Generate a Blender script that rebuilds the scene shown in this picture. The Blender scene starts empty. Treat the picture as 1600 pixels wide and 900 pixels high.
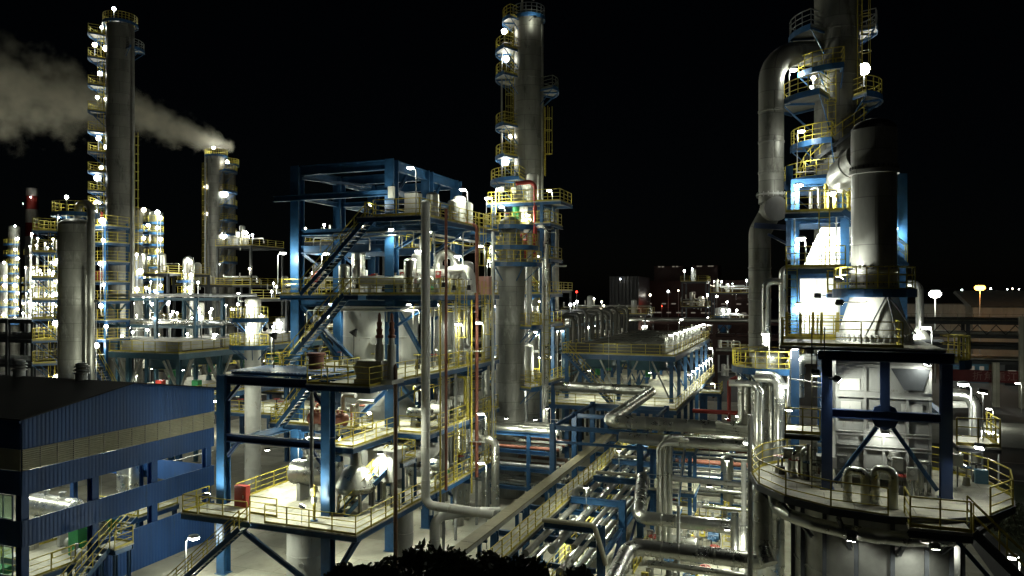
import bpy, math, random
from mathutils import Vector, Matrix
rnd = random.Random(7)
sc = bpy.context.scene
COL = sc.collection
R_ = math.radians

# ------------------------------------------------------------------ view geometry (camera 18 m up, plant grid turned 20.9 degrees)
YAW = R_(20.9); CA, SA = math.cos(YAW), math.sin(YAW); FPX = 1150.0; CZ = 18.0; HOR = 460.0
LEFT, RIGHT, NEAR, FAR = 200.9, 20.9, -69.1, 110.9      # compass angles in the ground plane seen from the camera
def P(px, py, d):
    t = (px-800)/FPX
    return Vector((d*(-SA+CA*t), d*(CA+SA*t), CZ-(py-HOR)/FPX*d))
def XY(px, d): return P(px, HOR, d).xy
def ZD(py, d): return CZ-(py-HOR)/FPX*d
def onX(px, X):
    t = (px-800)/FPX; d = X/(-SA+CA*t); return d*(CA+SA*t)
def onY(px, Y):
    t = (px-800)/FPX; d = Y/(CA+SA*t); return d*(-SA+CA*t)
def depth(x, y): return -x*SA+y*CA
def pxof(v):
    d = depth(v[0], v[1]); return (800+FPX*(v[0]*CA+v[1]*SA)/max(d, .01), HOR-(v[2]-CZ)*FPX/max(d, .01), d)

# ------------------------------------------------------------------ materials
M = {}
def mat(name, base, rough=.5, metal=0., var=.25, scale=1.5, stretch=(1, 1, 1), bump=0., bscale=20., spots=None, coord='Object', panels=None, flat=False):
    m = bpy.data.materials.new(name); m.use_nodes = True; nt = m.node_tree; N = nt.nodes; L = nt.links
    b = N['Principled BSDF']; b.inputs['Roughness'].default_value = rough; b.inputs['Metallic'].default_value = metal
    tc = N.new('ShaderNodeTexCoord'); mp = N.new('ShaderNodeMapping'); mp.inputs['Scale'].default_value = stretch
    L.new(tc.outputs[coord], mp.inputs['Vector'])
    nz = N.new('ShaderNodeTexNoise'); nz.inputs['Scale'].default_value = scale; nz.inputs['Detail'].default_value = 5; nz.inputs['Roughness'].default_value = .65
    L.new(mp.outputs['Vector'], nz.inputs['Vector'])
    cr = N.new('ShaderNodeValToRGB'); cr.color_ramp.elements[0].position = .3; cr.color_ramp.elements[1].position = .72
    lo = tuple(c*(1-var) for c in base); hi = tuple(min(1, c*(1+var*.6)) for c in base)
    cr.color_ramp.elements[0].color = (*lo, 1); cr.color_ramp.elements[1].color = (*hi, 1)
    L.new(nz.outputs['Fac'], cr.inputs['Fac']); out = cr.outputs['Color']
    if spots:
        n2 = N.new('ShaderNodeTexNoise'); n2.inputs['Scale'].default_value = spots[1]; n2.inputs['Detail'].default_value = 6; n2.inputs['Roughness'].default_value = .7
        L.new(mp.outputs['Vector'], n2.inputs['Vector'])
        r2 = N.new('ShaderNodeValToRGB'); r2.color_ramp.elements[0].position = spots[2]; r2.color_ramp.elements[1].position = spots[2]+.1
        L.new(n2.outputs['Fac'], r2.inputs['Fac'])
        mx = N.new('ShaderNodeMix'); mx.data_type = 'RGBA'; mx.inputs['B'].default_value = (*spots[0], 1)
        L.new(r2.outputs['Color'], mx.inputs['Factor']); L.new(out, mx.inputs['A']); out = mx.outputs['Result']
    if panels:                                              # cladding sheets wrapped round the axis of the vessel
        sx = N.new('ShaderNodeSeparateXYZ'); L.new(tc.outputs[coord], sx.inputs[0]); at = N.new('ShaderNodeMath'); at.operation = 'ARCTAN2'; L.new(sx.outputs['Y'], at.inputs[0]); L.new(sx.outputs['X'], at.inputs[1])
        sc_ = N.new('ShaderNodeMath'); sc_.operation = 'MULTIPLY'; sc_.inputs[1].default_value = panels[0]; L.new(at.outputs[0], sc_.inputs[0]); cb = N.new('ShaderNodeCombineXYZ'); L.new(sx.outputs['X'] if flat else sc_.outputs[0], cb.inputs[0]); L.new(sx.outputs['Y' if flat else 'Z'], cb.inputs[1])
        br = N.new('ShaderNodeTexBrick'); br.inputs['Color1'].default_value = (.82, .82, .80, 1); br.inputs['Color2'].default_value = (1.1, 1.1, 1.08, 1); br.inputs['Mortar'].default_value = (.5, .5, .48, 1); br.inputs['Scale'].default_value = 1.
        br.inputs['Mortar Size'].default_value = .02; br.inputs['Brick Width'].default_value = panels[1]; br.inputs['Row Height'].default_value = panels[2]; L.new(cb.outputs[0], br.inputs['Vector'])
        mm = N.new('ShaderNodeMix'); mm.data_type = 'RGBA'; mm.blend_type = 'MULTIPLY'; mm.inputs['Factor'].default_value = 1.; L.new(out, mm.inputs['A']); L.new(br.outputs['Color'], mm.inputs['B']); out = mm.outputs['Result']
    L.new(out, b.inputs['Base Color'])
    ma = N.new('ShaderNodeMapRange'); ma.inputs['To Min'].default_value = max(.05, rough-.1); ma.inputs['To Max'].default_value = min(1, rough+.12)
    L.new(nz.outputs['Fac'], ma.inputs['Value']); L.new(ma.outputs['Result'], b.inputs['Roughness'])
    if bump:
        n3 = N.new('ShaderNodeTexNoise'); n3.inputs['Scale'].default_value = bscale; n3.inputs['Detail'].default_value = 3
        L.new(mp.outputs['Vector'], n3.inputs['Vector'])
        bp = N.new('ShaderNodeBump'); bp.inputs['Strength'].default_value = bump; bp.inputs['Distance'].default_value = .05
        L.new(n3.outputs['Fac'], bp.inputs['Height']); L.new(bp.outputs['Normal'], b.inputs['Normal'])
    M[name] = m; return m
def emit(name, col, s):
    m = bpy.data.materials.new(name); m.use_nodes = True; N = m.node_tree.nodes; N.remove(N['Principled BSDF'])
    e = N.new('ShaderNodeEmission'); e.inputs['Color'].default_value = (*col, 1); e.inputs['Strength'].default_value = s
    m.node_tree.links.new(e.outputs[0], N['Material Output'].inputs[0])
    try: m.cycles.emission_sampling = 'NONE'
    except Exception: pass
    M[name] = m; return m
mat('blue_steel', (.024, .09, .21), .42, 0, .4, 1.1, spots=((.05, .055, .06), 2.2, .62))
mat('shaded_blue_steel', (.012, .03, .09), .45, 0, .3, .8)  # blue steel with shade put into its colour, mainly for portal fronts
mat('blue_siding', (.010, .055, .19), .55, 0, .35, .7, (1, 1, .12), spots=((.02, .045, .10), 1.4, .6))
mat('yellow_paint', (.47, .39, .05), .5, 0, .35, 2., spots=((.22, .17, .07), 4., .62))
mat('dark_rail', (.10, .10, .07), .55, 0, .3, 2.)
mat('silver', (.74, .74, .68), .28, .93, .2, 1.2)
mat('dull_silver', (.42, .42, .38), .42, .85, .3, .8)
mat('column_cladding', (.25, .25, .225), .5, .45, .4, .5, (1, 1, .3), spots=((.12, .12, .105), 1.1, .56), panels=(1.5, 2.3, 1.5))
mat('stained_cladding', (.29, .29, .265), .5, .4, .5, .5, (1, 1, .35), spots=((.40, .40, .37), 1.3, .57), panels=(1.5, 2.3, 1.7))
mat('grey_paint', (.38, .385, .36), .5, 0, .28, .9, (1, 1, .4), spots=((.22, .20, .16), 2., .6))
mat('stack_paint', (.25, .25, .23), .55, .1, .3, .9, (1, 1, .3), spots=((.2, .2, .18), 1.4, .6), panels=(1., 1.6, 2.2))
mat('white_paint', (.64, .64, .59), .5, 0, .2, .9, (1, 1, .4), spots=((.38, .35, .28), 1.8, .6))
mat('concrete', (.36, .35, .29), .85, 0, .3, .35, spots=((.17, .165, .14), .5, .6), bump=.2, bscale=8, panels=(1, 4., 4.), flat=True)
mat('deck_plate', (.46, .445, .35), .65, 0, .4, .9, spots=((.20, .19, .15), 1.3, .56), bump=.25, bscale=25, panels=(1, 2.1, 1.05), flat=True)
mat('grating', (.2, .2, .18), .6, .3, .3, 2.)
mat('galvanized', (.42, .43, .42), .45, .6, .25, 2.)
mat('fin_tube', (.09, .09, .078), .6, .5, .3, .8, spots=((.14, .14, .12), 2., .6))
mat('dark_steel', (.05, .055, .06), .5, .2, .3, 1.)
mat('roof_sheet', (.008, .009, .012), .9, 0, .35, .4)
mat('red_paint', (.30, .03, .022), .45, 0, .25, 1.5)
mat('primer_red', (.22, .075, .045), .55, 0, .3, 1.2, spots=((.17, .05, .03), 2., .62))
mat('brown_paint', (.13, .07, .04), .5, 0, .3, 1.2)
mat('green_paint', (.02, .22, .07), .45, 0, .2, 1.5)
mat('motor_blue', (.03, .10, .22), .4, 0, .2, 2.)
mat('black_paint', (.02, .02, .022), .45, 0, .3, 2.)
mat('asphalt', (.045, .045, .047), .85, 0, .3, .4, bump=.3, bscale=30)
mat('kerb_stone', (.3, .3, .27), .8, 0, .2, 1.)
mat('lawn', (.035, .05, .02), .95, 0, .5, 1.2, bump=.6, bscale=12)
mat('brick_red', (.035, .011, .008), .7, 0, .3, .2)
mat('pale_wall', (.42, .40, .34), .8, 0, .2, .2)
mat('tray_cover', (.25, .225, .14), .7, 0, .3, 1., spots=((.15, .13, .085), 1.5, .6))
mat('louvre_panel', (.40, .38, .28), .55, 0, .15, 1.)
mat('bark', (.05, .035, .022), .95, 0, .4, 3.)
mat('leaf', (.035, .045, .016), .7, 0, .5, 1.5)
mat('window_glass', (.75, .85, .8), .1, 0, .05, 1.)
def glass():
    m = bpy.data.materials.new('clear_glass'); m.use_nodes = True; N = m.node_tree.nodes; L = m.node_tree.links; N.remove(N['Principled BSDF'])
    t = N.new('ShaderNodeBsdfTransparent'); t.inputs[0].default_value = (.78, .92, .82, 1); g = N.new('ShaderNodeBsdfGlossy'); g.inputs['Roughness'].default_value = .05; x = N.new('ShaderNodeMixShader'); x.inputs[0].default_value = .12
    L.new(t.outputs[0], x.inputs[1]); L.new(g.outputs[0], x.inputs[2]); L.new(x.outputs[0], N['Material Output'].inputs[0]); M['clear_glass'] = m
glass()
mat('pink_paint', (.5, .27, .25), .6, 0, .15, 1.)
mat('banner_red', (.10, .012, .014), .8, 0, .2, .5)
mat('banner_text', (.20, .12, .11), .8, 0, .1, 1.)
mat('cyan_steel', (.05, .125, .18), .45, 0, .3, .8)
WHITE = (.96, 1., .79); NEUTRAL = (.96, 1., .88); TINT = [WHITE]; SODIUM = (1., .42, .08)
emit('lamp_white', (1., 1., .92), 40.); emit('lamp_cool', (.86, .95, 1.), 26.); emit('lamp_warm', (1., .9, .62), 14.); emit('lamp_star', (1., 1., .95), 60.); emit('lamp_sodium', (1., .45, .06), 14.); emit('lamp_red', (1., .03, .02), 8.)
emit('screen_green', (.1, .9, .35), .25)
emit('window_light', (.85, 1., .82), .55); emit('strip_window', (1., .9, .7), .13)

# ------------------------------------------------------------------ mesh builder
class MB:
    def __init__(s): s.v = []; s.f = []; s.sm = []; s.mi = []
    def add(s, vs, fs, smooth=False, mi=0):
        b = len(s.v); s.v += [Vector(q) for q in vs]
        for f in fs: s.f.append([b+i for i in f]); s.sm.append(smooth); s.mi.append(mi)
        return s
    def box(s, x0, y0, z0, x1, y1, z1, mi=0):
        x0, x1 = min(x0, x1), max(x0, x1); y0, y1 = min(y0, y1), max(y0, y1); z0, z1 = min(z0, z1), max(z0, z1)
        return s.add([(x0,y0,z0),(x1,y0,z0),(x1,y1,z0),(x0,y1,z0),(x0,y0,z1),(x1,y0,z1),(x1,y1,z1),(x0,y1,z1)],
                     [(0,3,2,1),(4,5,6,7),(0,1,5,4),(1,2,6,5),(2,3,7,6),(3,0,4,7)], False, mi)
    def frame_of(s, p, q, up=(0, 0, 1)):
        p, q = Vector(p), Vector(q); t = (q-p).normalized(); up = Vector(up)
        if abs(t.dot(up)) > .98: up = Vector((0, 1, 0))
        a = t.cross(up).normalized(); return p, q, t, a, a.cross(t).normalized()
    def prism(s, p, q, prof, smooth=False, mi=0, up=(0, 0, 1), caps=True):
        p, q, t, a, b = s.frame_of(p, q, up); n = len(prof)
        vs = [p+a*x+b*y for x, y in prof]+[q+a*x+b*y for x, y in prof]
        fs = [(i, (i+1) % n, n+(i+1) % n, n+i) for i in range(n)]
        s.add(vs, fs, smooth, mi)
        if caps: s.add(vs, [tuple(range(n-1, -1, -1)), tuple(range(n, 2*n))], False, mi)
        return s
    def bar(s, p, q, w, h=None, mi=0, up=(0, 0, 1)):
        h = h or w; return s.prism(p, q, [(-w/2,-h/2),(w/2,-h/2),(w/2,h/2),(-w/2,h/2)], False, mi, up)
    def ibeam(s, p, q, h, w, t=None, up=(0, 0, 1)):
        t = t or max(.02, .08*h); a, b = w/2, h/2; c = t/2
        return s.prism(p, q, [(-a,-b),(a,-b),(a,-b+t),(c,-b+t),(c,b-t),(a,b-t),(a,b),(-a,b),(-a,b-t),(-c,b-t),(-c,-b+t),(-a,-b+t)], up=up)
    def cyl(s, p, q, r0, r1=None, seg=14, mi=0, caps=True):
        r1 = r0 if r1 is None else r1; p, q, t, a, b = s.frame_of(p, q)
        an = [2*math.pi*i/seg for i in range(seg)]
        vs = [p+(a*math.cos(u)+b*math.sin(u))*r0 for u in an]+[q+(a*math.cos(u)+b*math.sin(u))*r1 for u in an]
        s.add(vs, [(i, (i+1) % seg, seg+(i+1) % seg, seg+i) for i in range(seg)], True, mi)
        if caps: s.add(vs, [tuple(range(seg-1, -1, -1)), tuple(range(seg, 2*seg))], False, mi)
        return s
    def tube(s, pts, r, seg=12, bend=None, bands=0, mi=0):
        pts = [Vector(p) for p in pts]; path = []
        bend = 2.2*r if bend is None else bend
        for i, p in enumerate(pts):
            if 0 < i < len(pts)-1:
                a, c = pts[i-1]-p, pts[i+1]-p; la, lc = a.length, c.length; a.normalize(); c.normalize()
                ang = a.angle(c)
                if ang > 3.1: path.append(p); continue
                d = min(bend/math.tan(ang/2), la*.48, lc*.48); rr = d*math.tan(ang/2)
                cen = p+(a+c).normalized()*(rr/math.sin(ang/2)); n = 6
                u, w = p+a*d-cen, p+c*d-cen; tot = u.angle(w)
                ax = u.cross(w).normalized()
                for k in range(n+1): path.append(cen+Matrix.Rotation(tot*k/n, 3, ax) @ u)
            else: path.append(p)
        rings = []
        for i in range(len(path)):
            if i == 0: t = path[1]-path[0]
            elif i == len(path)-1: t = path[-1]-path[-2]
            else: t = (path[i]-path[i-1]).normalized()+(path[i+1]-path[i]).normalized()
            rings.append((path[i], t.normalized(), r))
        if bands:
            out = [rings[0]]
            for (p, t, _), (q, t2, _) in zip(rings, rings[1:]):
                L = (q-p).length
                if L > bands*1.2:
                    n = int(L/bands); tt = (q-p).normalized()
                    for k in range(1, n+1):
                        c = p+(q-p)*(k/(n+1)); e = max(.012, r*.05)
                        out += [(c-tt*e*2, tt, r), None, (c-tt*e*2, tt, r), (c-tt*e*1.2, tt, r+e), None, (c-tt*e*1.2, tt, r+e), (c+tt*e*1.2, tt, r+e), None, (c+tt*e*1.2, tt, r+e), (c+tt*e*2, tt, r), None, (c+tt*e*2, tt, r)]
                out.append((q, t2, r))
            rings = out
        t0 = rings[0][1]; ref = Vector((0, 0, 1)) if abs(t0.z) < .9 else Vector((0, 1, 0))
        a = t0.cross(ref).normalized(); vs = []; pt = t0
        brk = set()
        for ring in rings:
            if ring is None: brk.add(len(vs)//seg); continue
            p, t, rr = ring; a = (a-t*a.dot(t)).normalized(); b = t.cross(a)
            for k in range(seg):
                u = 2*math.pi*k/seg; vs.append(p+(a*math.cos(u)+b*math.sin(u))*rr)
        n = len(vs)//seg
        s.add(vs, [(i*seg+k, i*seg+(k+1) % seg, (i+1)*seg+(k+1) % seg, (i+1)*seg+k) for i in range(n-1) if i+1 not in brk for k in range(seg)], True, mi)
        s.add(vs[:seg]+vs[-seg:], [tuple(range(seg-1, -1, -1)), tuple(range(seg, 2*seg))], False, mi)
        return s
    def lathe(s, c, prof, seg=32, mi=0, axis=None, a0=0, a1=360):
        c = Vector(c); full = a1-a0 >= 360; n = seg if full else seg+1
        ax = Vector(axis).normalized() if axis else Vector((0, 0, 1))
        q = ax.to_track_quat('Z', 'Y')
        run = [[prof[0]]]
        for i in range(1, len(prof)):
            run[-1].append(prof[i])
            if i < len(prof)-1:
                u = Vector(prof[i])-Vector(prof[i-1]); w = Vector(prof[i+1])-Vector(prof[i])
                if u.length > 1e-6 and w.length > 1e-6 and u.angle(w) > R_(35): run.append([prof[i]])
        for rn in run:
            vs = []
            for r, z in rn:
                for k in range(n):
                    u = R_(a0+(a1-a0)*k/seg); vs.append(c+q @ Vector((r*math.cos(u), r*math.sin(u), z)))
            s.add(vs, [(i*n+k, i*n+(k+1) % n, (i+1)*n+(k+1) % n, (i+1)*n+k) for i in range(len(rn)-1) for k in range(n if full else n-1)], True, mi)
        return s
    def ring(s, cx, cy, r0, r1, a0, a1, z0, z1, n=None):
        n = n or max(4, int(abs(a1-a0)/12)); pr = []
        for k in range(n+1):
            u = R_(a0+(a1-a0)*k/n); c, q = math.cos(u), math.sin(u)
            pr += [(cx+r0*c, cy+r0*q, z0), (cx+r1*c, cy+r1*q, z0), (cx+r1*c, cy+r1*q, z1), (cx+r0*c, cy+r0*q, z1)]
        fs = []
        for k in range(n):
            i = 4*k; j = i+4
            fs += [(i, j, j+1, i+1), (i+1, j+1, j+2, i+2), (i+2, j+2, j+3, i+3), (i+3, j+3, j, i)]
        if a1-a0 < 360: fs += [(0, 1, 2, 3), (4*n+3, 4*n+2, 4*n+1, 4*n)]
        return s.add(pr, fs)
    def poly(s, xy, z0, z1, mi=0):
        n = len(xy); return s.add([(x, y, z0) for x, y in xy]+[(x, y, z1) for x, y in xy],
            [tuple(range(n-1, -1, -1)), tuple(range(n, 2*n))]+[(i, (i+1) % n, n+(i+1) % n, n+i) for i in range(n)], False, mi)
    def dome(s, c, r, h, up=1, seg=28, mi=0, axis=None):
        return s.lathe(c, [(r*math.cos(u), up*h*math.sin(u)) for u in [R_(90*k/7) for k in range(8)]][:-1]+[(.001, up*h)], seg, mi, axis)
    def mesh(s, name, mats, off):
        me = bpy.data.meshes.new(name); me.from_pydata([q-off for q in s.v], [], s.f)
        me.polygons.foreach_set('use_smooth', s.sm); me.polygons.foreach_set('material_index', s.mi)
        for m in mats: me.materials.append(M[m])
        me.update(); return me
W = {}; LAB = []
V = lambda x, y, z: Vector((x, y, z))
def thing(name, label, cat, loc=(0, 0, 0), group=None, rz=0):
    o = bpy.data.objects.new(name, None); COL.objects.link(o); o.location = loc; o.rotation_euler.z = rz
    o.empty_display_size = .3; W[o.name] = Vector(loc); _tag(o, label, cat, group); return o
def _tag(o, label, cat, group=None):
    if label: o['label'] = label; LAB.append(o)
    if cat: o['category'] = cat
    if group: o['group'] = group
def part(name, mb, m, parent, label=None):
    off = W[parent.name]; o = bpy.data.objects.new(name, mb.mesh(name, [m] if isinstance(m, str) else m, off))
    COL.objects.link(o); o.parent = parent; W[o.name] = off
    if label: o['label'] = label
    return o
def solo(name, mb, m, label, cat, group=None, kind=None):
    xs = [q.x for q in mb.v]; ys = [q.y for q in mb.v]; zs = [q.z for q in mb.v]
    off = Vector(((min(xs)+max(xs))/2, (min(ys)+max(ys))/2, min(zs)))
    o = bpy.data.objects.new(name, mb.mesh(name, [m] if isinstance(m, str) else m, off)); COL.objects.link(o); o.location = off; W[o.name] = off
    if kind: o['kind'] = kind
    else: _tag(o, label, cat, group)
    return o
def copy_tree(o, parent=None):
    c = o.copy(); COL.objects.link(c)
    if parent: c.parent = parent; c.matrix_parent_inverse = Matrix()
    for ch in [q for q in KIDS.get(o.name, [])]: copy_tree(ch, c)
    return c
KIDS = {}

# ------------------------------------------------------------------ lights and lamps
LD = {}
def light_data(power, col=WHITE, r=.12):
    k = (round(power), col, r)
    if k not in LD:
        l = bpy.data.lights.new('lamp_light', 'POINT'); l.energy = power; l.color = col; l.shadow_soft_size = r; LD[k] = l
    return LD[k]
def put_light(parent, local, power, col=None, r=.12):
    col = col or TINT[0]
    o = bpy.data.objects.new('lamp_light', light_data(power*GAIN, col, r)); COL.objects.link(o); o.parent = parent; o.location = local; return o
GAIN = 1.45
LM = {}; BULBS = []; POLES = []; FLOODS = []
def lamp_meshes(h, arm):
    k = (h, arm)
    if k in LM: return LM[k]
    z = Vector(); r = .035 if h < 4 else .06; s = 1.0 if h < 4 else 1.5
    a = MB().tube([(0, 0, 0), (0, 0, h), (arm*.9, 0, h+.12*s)], r, 8, bend=.25); a.cyl((0, 0, 0), (0, 0, .04), r*2.5)
    b = MB().lathe((arm*.75, 0, h+.13*s), [(.001, .10*s), (.13*s, .07*s), (.19*s, 0), (.17*s, -.03*s), (.001, -.031*s)], 14)
    c = MB().lathe((arm*.75, 0, h+.13*s-.032*s), [(.17*s, 0), (.17*s, -.05*s), (.11*s, -.11*s), (.001, -.13*s)], 14)
    for q in (b, c):
        for v in q.v: v.x = arm*.75+(v.x-arm*.75)*1.35
    LM[k] = [(n, q.mesh(n, [m], z)) for n, q, m in (('pole', a, 'galvanized'), ('lamp_head', b, 'grey_paint'), ('lens', c, 'lamp_white'))]
    return LM[k]
def lamp(head, label, h=2.2, ang=RIGHT, power=150, group='area lamps on poles', arm=.5, col=None):
    """a pole lamp whose glowing head hangs at 'head'; ang is the compass angle of its arm"""
    head = Vector(head); u = Vector((math.cos(R_(ang)), math.sin(R_(ang)), 0)); base = head-u*arm*.75-Vector((0, 0, h))
    t = thing('area_lamp', label, 'lamp', base, group, R_(ang))
    for n, me in lamp_meshes(h, arm):
        o = bpy.data.objects.new(n, me); COL.objects.link(o); o.parent = t
    s = 1.0 if h < 4 else 1.5
    put_light(t, (arm*.75, 0, h-.32*s), power, col); POLES.append((t, base.copy(), .035 if h < 4 else .06)); return t
FM = {}
def small_lamp(pos, label, power=120, r=.22, h=1.2, group='small lamps on the towers', col=None, lens='lamp_white'):
    """a far lamp: short stem and glowing globe in one mesh"""
    r = round(r*rnd.choice((.7, .85, 1., 1., 1.15, 1.35)), 3); lens = rnd.choice(('lamp_white', 'lamp_white', 'lamp_cool', 'lamp_warm')) if lens == 'lamp_white' else lens; BULBS.append((h, r))
    k = (r, h, lens)
    if k not in FM:
        m = MB().cyl((0, 0, -h), (0, 0, -r*.6), .05, seg=6); m.lathe((0, 0, 0), [(.001, -r), (.7*r, -.7*r), (r, 0), (.7*r, .7*r), (.001, r)], 10, 1)
        FM[k] = m.mesh('bulkhead_lamp', ['galvanized', lens], Vector())
    o = bpy.data.objects.new('bulkhead_lamp', FM[k]); COL.objects.link(o); o.location = pos; _tag(o, label, 'lamp', group); W[o.name] = Vector(pos); POLES.append((o, Vector(pos)-Vector((0, 0, h)), .05))
    if power:
        toward = Vector((-pos[0], -pos[1], 0)).normalized()*(r+.12)
        put_light(o, toward+Vector((0, 0, -.1)), power, col or rnd.choice((WHITE, WHITE, NEUTRAL, (.92, .98, 1.), (1., .9, .66))), .15)
    return o
def flood(pos, aim, label, power=250, group='floodlights under the decks', col=None, size=.16, angle=130):
    """a box floodlight on a bracket, aimed at a point"""
    col = col or TINT[0]; pos = Vector(pos); d = (Vector(aim)-pos).normalized()
    t = thing('floodlight', label, 'floodlight', pos, group)
    a, b, s = d.orthogonal().normalized(), None, size
    hd = MB().prism(pos-d*.16, pos, [(-s,-s*.7),(s,-s*.7),(s,s*.7),(-s,s*.7)]); part('lamp_head', hd, 'dark_steel', t)
    ln = MB().prism(pos+d*.004, pos+d*.02, [(-s*.9,-s*.6),(s*.9,-s*.6),(s*.9,s*.6),(-s*.9,s*.6)]); part('lens', ln, 'lamp_white', t)
    FLOODS.append((t, pos-d*.10, size))
    k = ('s', round(power), col, angle)
    if k not in LD:
        l = bpy.data.lights.new('flood_light', 'SPOT'); l.energy = power*GAIN; l.color = col; l.shadow_soft_size = .1; l.spot_size = R_(angle); l.spot_blend = .6; LD[k] = l
    o = bpy.data.objects.new('flood_light', LD[k]); COL.objects.link(o); o.parent = t; o.location = d*.06; o.rotation_euler = d.to_track_quat('-Z', 'Y').to_euler()
    return t
# ------------------------------------------------------------------ steelwork
POST = {}
def post_mesh(h, m):
    if (h, m) not in POST:
        POST[(h, m)] = MB().bar((0, 0, 0), (0, 0, h-.02), .055).mesh('post', [m], Vector())
    return POST[(h, m)]
def rail_into(mb, pts, h=1.1, closed=False, toe=True, w=.05):
    n = len(pts)
    for i in range(n if closed else n-1):
        p, q = Vector(pts[i]), Vector(pts[(i+1) % n])
        for z in (h, h*.68, h*.36): mb.bar(p+Vector((0, 0, z)), q+Vector((0, 0, z)), w if z == h else w*.75)
        if toe: mb.bar(p+Vector((0, 0, .075)), q+Vector((0, 0, .075)), .015, .13)
    return mb
def railing(root, pts, h=1.1, sp=1.5, m='yellow_paint', posts=True, toe=True):
    mb = rail_into(MB(), pts, h, toe=toe); loc = []
    for p, q in zip(pts, pts[1:]):
        p, q = Vector(p), Vector(q); n = max(1, round((q-p).length/sp))
        loc += [p+(q-p)*k/n for k in range(n)]
    loc.append(Vector(pts[-1]))
    if not posts:
        for l in loc: mb.bar(l, l+Vector((0, 0, h)), .055)
    r = part('railing', mb, m, root)
    if posts:
        me = post_mesh(h, m)
        for l in loc:
            o = bpy.data.objects.new('post', me); COL.objects.link(o); o.parent = r; o.location = l-W[r.name]
    return r
def deck(root, x0, y0, x1, y1, z, m='deck_plate', fm='blue_steel', fh=.3, t=.07, name='deck'):
    part(name, MB().box(x0, y0, z-t, x1, y1, z), m, root)
    zb = z-t-.004; w = .12
    for a, b in (((x0, y0+w/2), (x1, y0+w/2)), ((x0, y1-w/2), (x1, y1-w/2)), ((x0+w/2, y0+w+.003), (x0+w/2, y1-w-.003)), ((x1-w/2, y0+w+.003), (x1-w/2, y1-w-.003))):
        part('edge_beam', MB().ibeam((*a, zb-fh/2), (*b, zb-fh/2), fh, w), fm, root)
def deck_joists(root, x0, y0, x1, y1, z, sp=2.0, fm='blue_steel', h=.22):
    n = max(1, int((y1-y0)/sp))
    for k in range(1, n):
        y = y0+(y1-y0)*k/n; part('joist', MB().ibeam((x0+.13, y, z-.075-h/2), (x1-.13, y, z-.075-h/2), h, .12), fm, root)
def column(root, x, y, z0, z1, w=.5, m='blue_steel'):
    a = w/2; mb = MB().ibeam((x, y, z0), (x, y, z1), w, w, w*.07, up=(0, 1, 0)); mb.box(x-a-.08, y-a-.08, z0, x+a+.08, y+a+.08, z0+.04)
    return part('column', mb, m, root)
def beam(root, p, q, h=.4, w=.25, m='blue_steel', name='beam'): return part(name, MB().ibeam(p, q, h, w), m, root)
def brace(root, p, q, w=.2, m='blue_steel'): return part('brace', MB().ibeam(p, q, w, w), m, root)
def frame(root, xs, ys, zs, z0=0, w=.4, m='blue_steel', bh=.35, top=None, skip=()):
    for i, x in enumerate(xs):
        for j, y in enumerate(ys):
            if (i, j) in skip: continue
            column(root, x, y, z0, top or zs[-1], w, m)
    g = w/2+.004
    for z in zs:
        for y in ys:
            for a, b in zip(xs, xs[1:]): beam(root, (a+g, y, z-bh/2), (b-g, y, z-bh/2), bh, w*.6, m)
        for x in xs:
            for a, b in zip(ys, ys[1:]): beam(root, (x, a+g, z-bh/2), (x, b-g, z-bh/2), bh, w*.6, m)
def stair(root, p0, p1, width, m='blue_steel', rm='yellow_paint', tm='galvanized', pitch=.24, rails=True):
    p0, p1 = Vector(p0), Vector(p1); d = p1-p0; h = Vector((d.x, d.y, 0)).normalized(); s = Vector((-h.y, h.x, 0)); mb = MB()
    st = part('staircase', MB().bar(p0+s*width/2, p1+s*width/2, .06, .28).bar(p0-s*width/2, p1-s*width/2, .06, .28), m, root)
    n = max(2, int(abs(d.z)/pitch)); tr = MB()
    for k in range(1, n):
        c = p0+d*k/n; tr.bar(c-s*(width/2-.035), c+s*(width/2-.035), .24, .035)
    part('tread_flight', tr, tm, st)
    if rails:
        for e in (1, -1):
            q = MB(); o = s*(e*width/2); u = Vector((0, 0, 1))
            q.bar(p0+o+u*1.05, p1+o+u*1.05, .05); q.bar(p0+o+u*.58, p1+o+u*.58, .04)
            m_ = max(2, int(d.length/1.3))
            for k in range(m_+1):
                c = p0+o+d*k/m_; q.bar(c, c+u*1.05, .045)
            part('handrail', q, rm, st)
    return st
def ladder(root, x, y, z0, z1, ang, cage=True, m='yellow_paint', step=.45):
    u = Vector((math.cos(R_(ang)), math.sin(R_(ang)), 0)); s = Vector((-u.y, u.x, 0)); b = Vector((x, y, 0)); mb = MB()
    for e in (-.25, .25): mb.bar(b+s*e+Vector((0, 0, z0)), b+s*e+Vector((0, 0, z1)), .05)
    z = z0+.3
    while z < z1: mb.bar(b-s*.25+Vector((0, 0, z)), b+s*.25+Vector((0, 0, z)), .03); z += step
    if cage:
        z = z0+2.2
        arc = [(s*math.cos(R_(t))*.36+u*(.38+.36*math.sin(R_(t)))) for t in (-60, 0, 60, 90, 120, 180, 240)]
        while z < z1:
            for p, q in zip(arc, arc[1:]): mb.bar(b+p+Vector((0, 0, z)), b+q+Vector((0, 0, z)), .04)
            z += 1.2
        for p in (arc[1], arc[3], arc[5]): mb.bar(b+p+Vector((0, 0, z0+2.2)), b+p+Vector((0, 0, z1)), .035)
    return part('caged_ladder' if cage else 'ladder', mb, m, root)
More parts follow.
